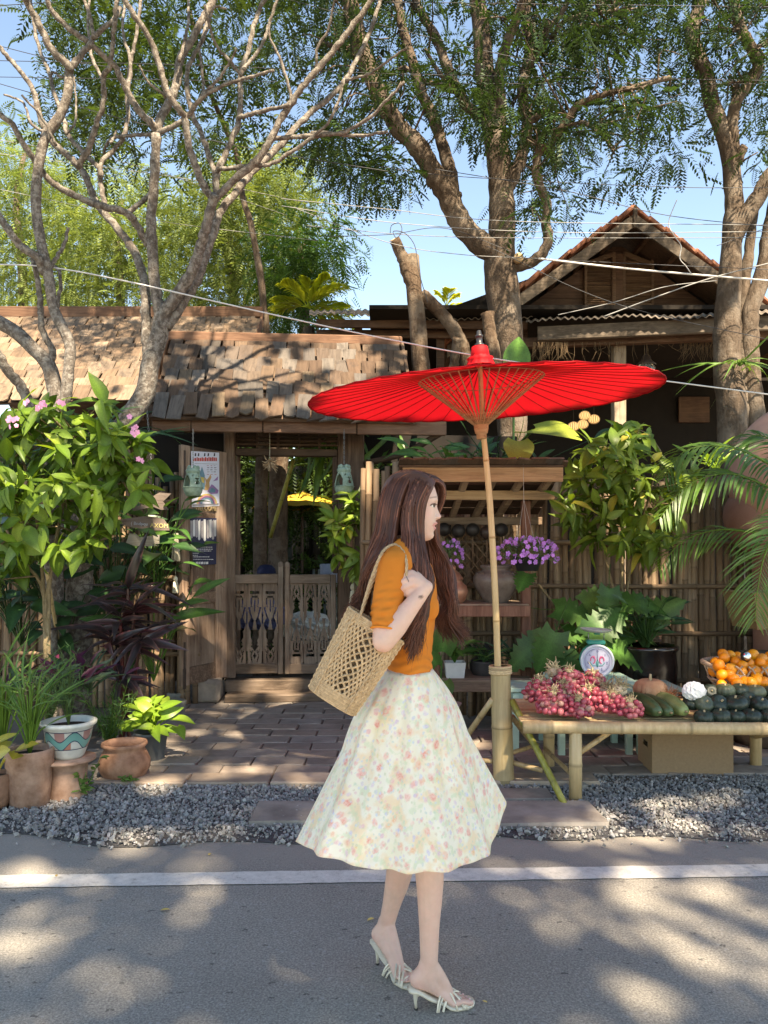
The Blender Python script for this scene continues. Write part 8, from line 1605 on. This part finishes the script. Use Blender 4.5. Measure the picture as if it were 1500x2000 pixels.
GB = [ # near side and crown, falling behind the shoulder
 [(812,920,-.010),(796,942,-.070),(782,980,-.090),(775,1016,-.095),(768,1050,-.110),(752,1085,-.130),(736,1115,-.120),(724,1145,-.110),(714,1168,-.100),(706,1186,-.095)],
 [(800,919,-.008),(780,942,-.062),(766,980,-.080),(760,1018,-.085),(752,1054,-.090),(738,1090,-.105),(724,1120,-.105),(712,1150,-.100),(703,1175,-.095),(697,1195,-.090)],
 [(788,920,-.004),(765,944,-.048),(752,982,-.062),(746,1020,-.065),(738,1058,-.068),(726,1095,-.080),(714,1128,-.085),(703,1158,-.085),(694,1182,-.080),(687,1205,-.075)],
 [(778,924,.0),(755,950,-.025),(744,985,-.035),(738,1022,-.038),(729,1060,-.040),(718,1098,-.050),(708,1132,-.060),(698,1162,-.065),(690,1188,-.065),(684,1212,-.060)],
 [(775,926,.010),(752,955,.010),(743,990,.010),(738,1026,.010),(730,1064,.010),(720,1102,.0),(712,1136,-.010),(704,1166,-.02),(697,1190,-.03),(692,1212,-.03)],
 [(785,922,.020),(762,950,.055),(752,990,.07),(750,1026,.07),(745,1064,.07),(738,1102,.06),(730,1136,.05),(722,1166,.04),(716,1190,.03),(712,1212,.02)]]
GR_ = [ # far side, swept over the forehead edge and down the far chest
 [(846,938,.012),(862,944,.040),(867,962,.060),(862,985,.078),(850,1015,.085),(850,1050,.085),(868,1090,.070),(884,1135,.050),(892,1175,.035),(884,1210,.030),(896,1236,.02)],
 [(840,931,.012),(858,938,.050),(864,958,.072),(857,988,.086),(844,1018,.092),(842,1052,.095),(860,1092,.085),(874,1138,.065),(886,1178,.050),(876,1212,.040),(903,1240,.03)],
 [(830,925,.012),(842,938,.062),(848,960,.082),(842,990,.092),(834,1020,.098),(834,1054,.10),(848,1095,.095),(862,1140,.080),(876,1182,.065),(868,1208,.055),(890,1232,.05)],
 [(812,920,.012),(818,938,.070),(822,962,.088),(820,992,.098),(820,1022,.10),(826,1056,.10),(840,1098,.10),(852,1142,.09),(866,1186,.075),(862,1215,.06),(880,1240,.06)]]
CR = [[(842,932,-.005),(815,925,-.03),(790,930,-.052),(770,950,-.062),(758,985,-.068),(750,1020,-.07),(742,1058,-.075)],[(830,924,-.002),(800,920,-.02),(775,930,-.035),(756,955,-.045),(746,988,-.05),(740,1024,-.05),(731,1060,-.055)],[(815,921,.0),(788,920,-.005),(764,932,-.015),(749,960,-.02),(741,992,-.022),(737,1028,-.025),(728,1064,-.03)],[(815,921,.004),(788,920,.015),(764,932,.02),(749,960,.02),(741,992,.02),(738,1028,.02),(730,1064,.02)]]
BGS = [[(846,941,-.020),(838,955,-.058),(822,972,-.080),(800,984,-.095),(780,992,-.096)],[(843,938,-.020),(834,952,-.060),(815,968,-.084),(795,982,-.096),(778,996,-.096)]]
for gd, n, kw in ((GF,1000,dict(wave=.018,wl=1.05,wstart=.34,r=.0009,tipj=.018)),(GB,1300,dict(wave=.016,wl=1.0,wstart=.36,r=.0009,tipj=.018)),(GR_,900,dict(wave=.021,wl=1.1,wstart=.40,tipj=.02,r=.0009)),(CR,520,dict(wave=.001,jit=.003,pts=18,tipj=.01,colr=(.9,2.3))),(BGS,2,dict(wave=.0,jit=.002,pts=14,tipj=.008,colr=(1.2,2.6)))):
    V, Qd, cc = strands(gd,n,**kw); o = link('hair_strands', fast_mesh('hair_strands',V-off(person),Qd,cc,m_hair,True), hair); o['kind'] = 'stuff'
for gd in (GF,GB,GR_):                # thick inner locks give the mass its body
    V, Qd, cc = strands(gd,300,r=.0017,lock=9,jit=.005,wave=.021,wl=1.05,wstart=.36,colr=(.5,2.1),pts=26,tipj=.02); o = link('hair_locks', fast_mesh('hair_locks',V-off(person),Qd,cc,m_hair,True), hair); o['kind'] = 'stuff'
    V, Qd, cc = strands(gd,90,r=.0070,lock=2,jit=.003,wave=.015,wl=1.05,wstart=.42,colr=(.45,.75),pts=22,tipj=.02); o = link('hair_locks', fast_mesh('hair_locks',V-off(person),Qd,cc,m_hair,True), hair); o['kind'] = 'stuff'
# ------------------------------------------------------------------ orange top
g = MB(); rows = [(v,u,rx+2.6,ry+.0045) for (v,u,rx,ry) in torso if 1064 < v < 1301]; rows = [(1069,789,31,.085)]+rows+[(1307,800,44.5,.1365)]
loft(g,rows,40)
for dy in (-.072,.072): g.ball(Q(829,1186,dy),(.0475,.052,.054),20,14)
g.ball(Q(822,1178,0),(.045,.08,.045),20,14)
cuff = SH+(EL_-SH)*.86; chain(g,[SH+[0,0,.004],(SH+EL_)/2+[-.006,0,0],cuff],[.0535,.0465,.0440],18,6); chain(g,[Q(785,1078,-.09),SH],[.045,.053],16,4); chain(g,[Q(790,1078,.09),Q(788,1105,.160),Q(785,1190,.2)],[.042,.051,.045],16,5)
V, N, Fs = remesh(g,.0052,5,.5)
# flat cuff and hem
d_ = nrm(EL_-SH); tcut = np.dot(cuff-SH,d_); near = (np.linalg.norm(np.cross(V-SH,d_),axis=1) < .056)&(np.dot(V-SH,d_) > tcut-.001)&(V[:,1] < 2.40); V[near] -= d_*(np.dot(V[near]-SH,d_)-tcut)[:,None]
x_, y_, z_ = V.T; arm = np.exp(-(np.maximum(0,np.linalg.norm(np.cross(V-SH,d_),axis=1)-.03)/.03)**2)*(y_ < 2.42); sarm = np.dot(V-SH,d_)
wr = .0036*np.sin(sarm*260+14*np.sin(y_*20)+x_*60)*arm*np.clip((sarm-.02)/.12,0,1)*(1+.8*np.sin(sarm*90+x_*150))
hz = (z_-Q(800,1306)[2]); wr += .0030*np.sin(hz*210+8*np.sin(x_*18+y_*9))*np.exp(-((hz-.03)/.032)**2)*(1-arm)+.0016*np.sin(hz*120+x_*90+6*np.sin(y_*25))*np.exp(-((hz-.11)/.07)**2)*(1-arm)
V = V+N*wr[:,None]; m_top = plain('orange_jersey',(.70,.215,.026),.85,.05,6,0,.2,c2=(.73,.235,.034)); tp = MB(); tp.add(V,Fs); top_o = tp.build('top', m_top, person)
for (c0,d0,rr_,rt_) in ((cuff+d_*.001,d_,.0436,.0034),(cuff-d_*.016,d_,.0450,.0010)):
    g = MB(); fr_ = frame(d0); ring = [c0+(fr_[:,0]*math.cos(a)+fr_[:,2]*math.sin(a))*rr_ for a in np.linspace(0,2*math.pi,40)]; g.tube(ring,rt_,6,False); g.build('seam', m_top, top_o)
# ------------------------------------------------------------------ floral skirt
hem = [(-180,577,1645,2.50),(-150,617,1667,2.31),(-120,700,1693,2.21),(-90,785,1705,2.17),(-60,872,1703,2.21),(-35,930,1684,2.31),(-14,957,1667,2.42),(4,975,1615,2.52),(24,992,1557,2.63),(50,940,1570,2.80),(90,800,1612,2.86),(130,680,1630,2.80),(156,608,1637,2.66)]
hp = np.array([P(u,v,y) for _,u,v,y in hem]); hp = np.vstack([hp,hp[0]]); na_, nt = 320, 56
ha = np.r_[[h[0] for h in hem],180]; A = np.linspace(-180,180,na_,endpoint=False)
def cyc(col_): # smooth periodic interpolation over the angle
    xx = np.r_[ha[:-1]-360,ha[:-1],ha[:-1]+360]; yy = np.tile(col_[:-1],3); f = np.interp(np.linspace(-540,540,3*na_*2),xx,yy); k = np.hanning(41); k /= k.sum(); f = np.convolve(f,k,'same'); return np.interp(A,np.linspace(-540,540,3*na_*2),f)
HX, HY, HZ = cyc(hp[:,0]), cyc(hp[:,1]), cyc(hp[:,2]); ar = np.radians(A); wc = Q(800,1304); WX, WY = wc[0]+.0707*np.cos(ar), wc[1]+.1330*np.sin(ar)
SV = np.zeros((nt,na_,3)); UVs = np.zeros((nt,na_,2)); ph = rng.uniform(0,6.28,8)
fold = .55*np.cos(11*ar+ph[0]+.9*np.sin(2*ar+ph[1]))+.35*np.cos(17*ar+ph[2]+.7*np.sin(3*ar))+.25*np.cos(6*ar+ph[3]); fold = np.sign(fold)*np.abs(fold)**1.25
for i,t in enumerate(np.linspace(0,1,nt)):
    k = t**.90+.055*math.sin(math.pi*min(1,t*2.2))*(t < .455); x = WX+(HX-WX)*k; y = WY+(HY-WY)*k; z = wc[2]+(HZ-wc[2])*(t+.02*math.sin(math.pi*t)); rad = np.stack([np.cos(ar),np.sin(ar)],-1)
    dsp = (.013*t**1.1+.006*min(1,t*6)*(1-t))*fold*(1-.25*np.cos(ar)); SV[i] = np.stack([x+dsp*rad[:,0],y+dsp*rad[:,1],z],-1); rho = .24+.60*t; UVs[i,:,0] = rho*np.sin(ar*.42); UVs[i,:,1] = rho*np.cos(ar*.42)
SV[1,:,:] += np.stack([np.cos(ar)*.001,np.sin(ar)*.001,0*ar],-1)
SV2 = np.concatenate([SV,SV[:,:1]],1); rho = .24+.60*np.linspace(0,1,nt); UV2 = np.concatenate([UVs,np.stack([rho*math.sin(math.pi*.42),rho*math.cos(math.pi*.42)],-1)[:,None]],1); nn_ = na_+1
idx = np.arange(nt*nn_).reshape(nt,nn_); Qd = np.stack([idx[:-1,:-1],idx[1:,:-1],idx[1:,1:],idx[:-1,1:]],-1).reshape(-1,4)
def floral():
    t = NT('floral_cotton'); uv = t.n('ShaderNodeUVMap'); co = uv.outputs[0]; base = t.ramp(t.noise(co,7,4),[(.3,(.82,.755,.57)),(.55,(.83,.785,.68)),(.7,(.82,.71,.47))])
    base = t.mix(t.ramp(t.noise(co,15,3,.5),[(.50,0),(.62,.6)]),base,(.82,.60,.36)); base = t.mix(t.ramp(t.noise(co,29,3),[(.53,0),(.62,.55)]),base,(.58,.66,.45))
    wob = t.n('ShaderNodeTexNoise'); wob.inputs['Scale'].default_value = 70; t.l(co,wob.inputs['Vector']); vm = t.n('ShaderNodeVectorMath',operation='MULTIPLY_ADD'); vm.inputs[1].default_value = (.010,.010,.010); t.l(wob.outputs['Color'],vm.inputs[0]); t.l(co,vm.inputs[2]); cw = vm.outputs[0]
    for sc_, cols, rad_, thr in ((26,[(.0,(.78,.22,.18)),(.35,(.80,.36,.32)),(.55,(.82,.50,.22)),(.75,(.80,.40,.36)),(1,(.78,.28,.22))],.31,.30),(40,[(.0,(.82,.38,.34)),(.3,(.46,.50,.76)),(.5,(.82,.60,.25)),(.7,(.80,.42,.38)),(1,(.58,.64,.80))],.29,.38),(66,[(.0,(.50,.62,.42)),(.4,(.55,.62,.80)),(.7,(.80,.52,.44)),(1,(.52,.60,.40))],.32,.40)):
        v = t.n('ShaderNodeTexVoronoi'); v.inputs['Scale'].default_value = sc_; t.l(cw,v.inputs['Vector']); sp = t.n('ShaderNodeSeparateColor'); t.l(v.outputs['Color'],sp.inputs[0])
        on = t.math('MULTIPLY',t.math('GREATER_THAN',sp.outputs[0],thr),t.ramp(v.outputs['Distance'],[(rad_*.72,.92),(rad_*1.35,0)])); hue = t.ramp(sp.outputs[1],cols); 
        inner = t.mix(t.ramp(t.noise(cw,sc_*6,2),[(.4,.0),(.62,.5)]),hue,(.88,.74,.66)); base = t.mix(t.math('MULTIPLY',on,.88),base,inner)
    t.col(base); t.bump(t.noise(co,400,2),.05,.001)
    tr = t.n('ShaderNodeBsdfTranslucent'); t.l(base,tr.inputs['Color']); ms_ = t.n('ShaderNodeMixShader'); ms_.inputs[0].default_value = .12; t.l(t.b.outputs[0],ms_.inputs[1]); t.l(tr.outputs[0],ms_.inputs[2]); t.l(ms_.outputs[0],t.t.nodes['Material Output'].inputs['Surface']); return t.done(.7,.25)
m_fl = floral(); sk_o = link('skirt', fast_mesh('skirt',SV2.reshape(-1,3)-off(person),Qd,np.ones((nt*nn_,3)),m_fl,True,UV2.reshape(-1,2)), person)
md = sk_o.modifiers.new('cloth','SOLIDIFY'); md.thickness = .0016
g = MB(); z0_ = wc[2]; ring = lambda k,z: [np.array([wc[0]+(.0707+k)*math.cos(a),wc[1]+(.133+k)*math.sin(a),z]) for a in np.linspace(0,2*math.pi,64)]
g.tube([p-off(person)*0 for p in ring(.001,z0_-.004)],.0035,5,False); 
# ------------------------------------------------------------------ sandals
m_san = plain('cream_leather',(.66,.60,.47),.45,.06,30,.1,.4); m_sole = plain('dark_sole',(.05,.045,.04),.6,.1,20,0)
def sandal(heel, ball, fwd, lat, lab):
    s = thing('tmp','','x'); bpy.data.objects.remove(s); g = MB(); st = []; toe = ball+fwd*.075; heel0 = heel-fwd*.030
    path = spline([heel0+[0,0,-.008],heel+[0,0,-.010],heel*.62+ball*.38+[0,0,-.014],heel*.25+ball*.75+[0,0,-.008],ball+[0,0,-.006],toe+[0,0,-.004]],26); path[:,2] = np.maximum(path[:,2],.0045)
    wdt = np.interp(np.linspace(0,1,26),[0,.05,.15,.45,.72,.88,.96,1],[.012,.024,.028,.022,.038,.036,.026,.012]); V = []
    for p,w_ in zip(path,wdt): V += [p-lat*w_+[0,0,.004],p+lat*w_+[0,0,.004],p+lat*w_*.96-[0,0,.004],p-lat*w_*.96-[0,0,.004]]
    Fs = [(i*4+k,i*4+(k+1)%4,i*4+4+(k+1)%4,i*4+4+k) for i in range(25) for k in range(4)]+[(0,1,2,3),(103,102,101,100)]; g.add(V,Fs); so = g.build('sandal', m_san, person); so['label'] = lab
    g = MB(); h0 = heel+[0,0,-.012]; hb = np.array([h0[0]-fwd[0]*.004,h0[1]-fwd[1]*.004,.006]); g.tube([h0+fwd*.006,h0*.7+hb*.3-fwd*.004,h0*.35+hb*.65-fwd*.003,hb],[.018,.0085,.0052,.0048],12); g.build('heel', m_san, so); g = MB(); g.tube([hb,[hb[0],hb[1],.0005]],.0062,12); g.build('heel_tip', m_sole, so)
    for (s0,s1,hh) in ((-.050,.030,.044),(-.036,.040,.040),(.032,-.045,.042),(.044,-.024,.034),(-.055,.006,.050),(.010,-.052,.050),(.036,.030,.024)):
        a = ball+fwd*s0-lat*.037; b = ball+fwd*s1+lat*.037; pts = []
        for t in np.linspace(0,1,14): q = a*(1-t)+b*t; lift = hh*math.sin(math.pi*t)**.55+(.012*(1-abs(2*t-1)) if (s0+s1) < 0 else 0); pts.append([q[0],q[1],max(.004,ball[2]-.006)+lift*.86])
        g = MB(); g.tube(pts,.0042,6,True,flat=.75); g.build('strap', m_san, so)
sandal(RH,RB,fR,lR,'nearer cream strappy sandal'); sandal(LH,LB_,fL,lL,'farther cream strappy sandal, heel lifted back')
for p in LEGS['nails']: g = MB(); g.ball(p,(.0042,.0042,.0022),8,6); g.build('toenail', m_nail, person)
# ring on the hand
g = MB(); rc = (kn[1]+f1[1])/2; d0 = nrm(f1[1]-kn[1]); fr_ = frame(d0); g.tube([rc+(fr_[:,0]*math.cos(a)+fr_[:,2]*math.sin(a))*.0112 for a in np.linspace(0,2*math.pi,20)],.0011,5,False); tag(g.build('ring', m_chain),'thin silver ring on the hand holding the bag strap','ring')
# ================================================================== straw bag on her shoulder
m_straw = plain('straw',(.43,.285,.155),.8,.25,90,.35,.25,c2=(.53,.375,.225),objvar=.12); YBG = 2.325
ml, mr, bl, br_ = (P(u,v,YBG) for u,v in ((683,1186),(787,1252),(606,1340),(692,1394))); mc, bc = (ml+mr)/2, (bl+br_)/2
bag = thing('straw_bag','open-weave straw tote bag hanging from her shoulder','bag',bc)
def bagp(t, a, k=0.0):
    l = ml*(1-t)+bl*t; r_ = mr*(1-t)+br_*t; c = (l+r_)/2; hx = (r_-l)/2; w_ = np.linalg.norm(hx); hx = hx/w_; dd_ = .056*(1-t)+.052*t; e = .72
    ca, sa = math.cos(a), math.sin(a); return c+hx*(w_+k)*math.copysign(abs(ca)**e,ca)+np.array([0,1,0])*(dd_+k)*math.copysign(abs(sa)**e,sa)
NB = 44; tw = 2*math.pi/NB*8.5
for sg in (-1,1):
    for k in range(NB):
        g = MB(); pts = [bagp(.07+.80*t,2*math.pi*k/NB+sg*tw*t,.0016*math.sin(t*47+(k%2)*3.14+(0 if sg > 0 else 1.57))) for t in np.linspace(0,1,34)]; g.tube(pts,.0037,5,False); g.build('woven_strand', m_straw, bag)
for t in list(np.linspace(0,.075,5))+list(np.linspace(.86,1.0,9)):
    g = MB(); g.tube([bagp(t,a,.0012*math.sin(a*60+t*400)) for a in np.linspace(0,2*math.pi,160)],.0040,5,False); g.build('rim_coil', m_straw, bag)
for a0 in (-2.25,-1.05,-.25,-2.9,1.0,2.2):
    g = MB(); g.tube([bagp(t,a0+.0*t,.004+.0012*math.sin(t*90)) for t in np.linspace(0.0,1,60)],.0036,6,False); g.build('cord', m_straw, bag)
g = MB(); ring = [bagp(1.0,a,-.001) for a in np.linspace(0,2*math.pi,48,endpoint=False)]; g.add(ring,[tuple(range(48))],smooth=False); g.build('base', m_straw, bag)
def rope(pts, r, tw_=70):
    c = spline(pts,110); T = nrm(np.gradient(c,axis=0)); a = nrm(np.cross(T,[0,1,.1])); b = np.cross(T,a); 
    for ph_ in (0,2.094,4.189):
        g = MB(); x = np.linspace(0,1,110)*tw_+ph_; g.tube(c+(a*np.cos(x)[:,None]+b*np.sin(x)[:,None])*r*.55,r*.62,5,False); g.build('handle', m_straw, bag)
sh = Q(764,1069,-.150)
rope([bagp(.04,-2.0,.004),P(722,1140,2.30),P(741,1090,2.31),P(754,1071,2.335),P(772,1064,2.36),P(788,1078,2.33),P(794,1100,2.295),P(793,1125,2.29),P(791,1150,2.31),P(785,1185,2.34),P(775,1225,2.36),bagp(.04,-.35,.004)],.0042)
rope([bagp(.04,2.0,.004),P(727,1140,2.36),P(746,1092,2.37),P(758,1073,2.385),P(774,1066,2.40),P(791,1080,2.37),P(797,1102,2.33),P(796,1125,2.32),P(794,1150,2.33),P(790,1190,2.365),P(785,1230,2.385),bagp(.04,.35,.004)],.0042)
# ================================================================== unseen tree behind the viewer: crown shaped to cast the shade and flecks
KX, KY = sdir[0]/sdir[2], -sdir[1]/sdir[2]
def gnd(p): return np.array([p[0]-KX*p[2], p[1]+KY*p[2]])          # where a point's shadow falls on the ground
lit = []   # sunlit flecks: ground centre and half axes
def fleck(u, v, ru, rv, z=0.0, Y=None):
    p = G(u,v,z) if Y is None else P(u,v,Y); c = gnd(p); Yp = p[1]
    k_ = 1.0; lit.append((c[0],c[1],px(ru,Yp)*k_,(Yp*Yp/(FPX*EYE)*rv if Y is None else px(rv,Yp)*KY)*k_))
for a in ((130,1722,95,16),(70,1772,90,20),(40,1850,50,40),(30,1900,70,45),(210,1940,60,30),(100,1990,80,20),(200,1815,40,20),(400,1775,32,22),(520,1765,16,8),(665,1885,25,16),(360,1612,48,22),(250,1640,30,12),(40,1700,60,14),
          (1140,1642,75,12),(1290,1645,70,14),(1000,1640,40,12),(1160,1705,80,13),(1330,1703,90,14),(1230,1745,70,18),(1190,1790,60,22),(1290,1815,80,26),(1390,1865,90,32),(1460,1890,70,30),(1420,1760,70,20),(1480,1800,50,20),(1330,1900,60,30),(1230,1950,60,22),(1100,1800,30,18),(960,1810,20,12),
          (1300,1572,80,14),(1190,1600,50,14),(1420,1560,50,10),(1240,1615,60,12),(1100,1620,40,10),(935,1440,26,16),(920,1470,30,8),(1030,1480,14,16),
          (560,1425,22,8),(480,1440,16,6),(620,1470,50,14),(500,1500,60,10),(420,1520,80,12),(560,1528,80,9),(380,1470,14,5),(330,1535,60,9),(300,1500,16,8)): fleck(*a)
for a in ((1270,1420,80,16,0,4.40),(1120,1360,34,22,0,4.6),(1060,1350,24,20,0,4.6),(1230,1385,30,18,0,4.5),(1455,1340,50,30,0,4.75),(1355,1348,26,20,0,4.55),(1130,1500,14,70,0,4.4),(860,925,60,14,0,5.55),(1010,925,90,14,0,5.55),(1060,968,30,8,0,5.85),(960,1120,20,20,0,6.1),(1300,1130,16,40,0,6.6),(405,985,18,16,0,7.1),(400,1020,14,22,0,7.1),(1035,1085,40,20,0,5.5),(1165,1290,20,20,0,5.4),(850,1770,9,22,0,2.4),(980,1230,10,60,0,4.7)): fleck(*a)
# the bushes, the parasol and everything higher catch more sun
for a in ((60,850,70,60,0,5.1),(170,830,70,50,0,5.1),(250,900,50,50,0,5.1),(90,940,80,40,0,5.0),(200,990,60,40,0,5.0),(30,1010,50,50,0,5.0),(110,1160,60,30,0,5.0),(1200,880,60,45,0,5.8),(1270,900,50,40,0,5.8),(1170,960,60,40,0,5.8),(1240,1010,60,45,0,5.8),(1320,960,40,40,0,5.8),(1060,850,60,30,0,6.0),(760,780,90,30,0,4.7),(1000,760,90,30,0,4.7),(1150,745,90,25,0,4.7),(300,1390,30,25,0,5.1),(680,1040,40,50,0,6.9),(1400,880,60,30,0,5.3),(1460,860,40,30,0,5.4)): fleck(*a)
lit = np.array(lit)
def cover(x, y):
    c = np.ones(len(x)); n1 = np.sin(x*3.1+1.2*np.sin(y*2.3+.5))*np.sin(y*3.7+1.4*np.sin(x*2.9+2)); n2 = np.sin(x*6.3+2+1.1*np.sin(y*5.1))*np.sin(y*6.9+1.7*np.sin(x*4.3))
    nz = .6*n1+.4*n2
    c = np.where((y > 5.3)&(y < 8.9)&(nz > .28),0,c)
    c = np.where((y > 7.7)&(y < 9.1)&(x > -2.0)&(x < 1.2),1,c); c = np.where((y > 8.9),np.where(nz > -.05,0,.75),c); c = np.where(y > 9.7,np.where(nz > -.35,0,.5),c)
    xs_ = x+.06*np.sin(y*11+2*np.sin(x*7))+.03*np.sin(y*23+x*5); ys_ = y+.06*np.sin(x*13+2*np.sin(y*6))+.03*np.sin(x*27)
    for (cx,cy,rx,ry) in lit:
        e_ = .035 if cy < 5.2 else .05; d = ((xs_-cx)/(rx+e_))**2+((ys_-cy)/(ry+e_))**2; c = np.where(d < 1,np.minimum(c,.10),c)  # leaves thinned out so sun reaches the listed flecks
    uc = gnd(cen); d = np.hypot((x-uc[0])/1.08,(y-uc[1])/1.08); c = np.where((d < 1)&(nz < .45),0,c)
    c = np.where((x > -.75)&(x < .42)&(y > 2.12)&(y < 3.85)&~((np.abs(x-.06) < .02)&(np.abs(y-2.63) < .05)),1,c)
    c = np.where((np.abs(x) > .5*y+.7)|(y < 1.95),0,c)
    return c
NL = 40000; gx = rng.uniform(-6.5,6.5,NL); gy = rng.uniform(0.0,11.2,NL); k = rng.random(NL) < cover(gx,gy); gx, gy = gx[k], gy[k]; hh = rng.uniform(6.6,8.4,len(gx))
pos = np.stack([gx+KX*hh, gy-KY*hh, hh],-1); n = len(pos)
LT = [(np.array([(0,0,0),(.5,.45,.06),(0,1,-.1),(-.5,.45,.06)]),np.array([(0,1,2,3)])),(np.array([(0,0,0),(.38,.5,.0),(0,1,-.2),(-.42,.4,.04)]),np.array([(0,1,2,3)]))]
V, Qd, cc = scatter(LT, pos-sdir*0, rng.normal(0,1,(n,3))*[1,1,.5], rng.uniform(.12,.24,n), np.tile([.05,.10,.03],(n,1))*rng.uniform(.7,1.3,(n,1)), upv=nrm(sdir[None]+rng.normal(0,.35,(n,3))))
stt = thing('street_tree','unseen broad shade tree behind the viewer, crown shaped to place the sun flecks','tree',(3.6,-5.2,0)); g = MB(); tr = np.array([3.6,-5.2,0]); g.tube(spline([tr,tr+[.1,.1,2],tr+[-.1,.3,4.2],tr+[0,.5,6.4]],20),np.linspace(.34,.2,20),14); g.build('trunk', m_rain, stt)
for a in np.linspace(0,6.28,11)[:-1]: g = MB(); e = tr+[3.8*math.cos(a),3.2+3.8*math.sin(a),7.2+random.uniform(-.3,.6)]; g.tube(spline([tr+[-.05,.4,4.6],tr+[.9*math.cos(a),1.0+.9*math.sin(a),6.2],e],14),np.linspace(.06,.015,14),8); g.build('branch', m_rain, stt)
o = link('crown', fast_mesh('crown',V-off(stt),Qd,cc,m_leaf_dark), stt); o['kind'] = 'stuff'
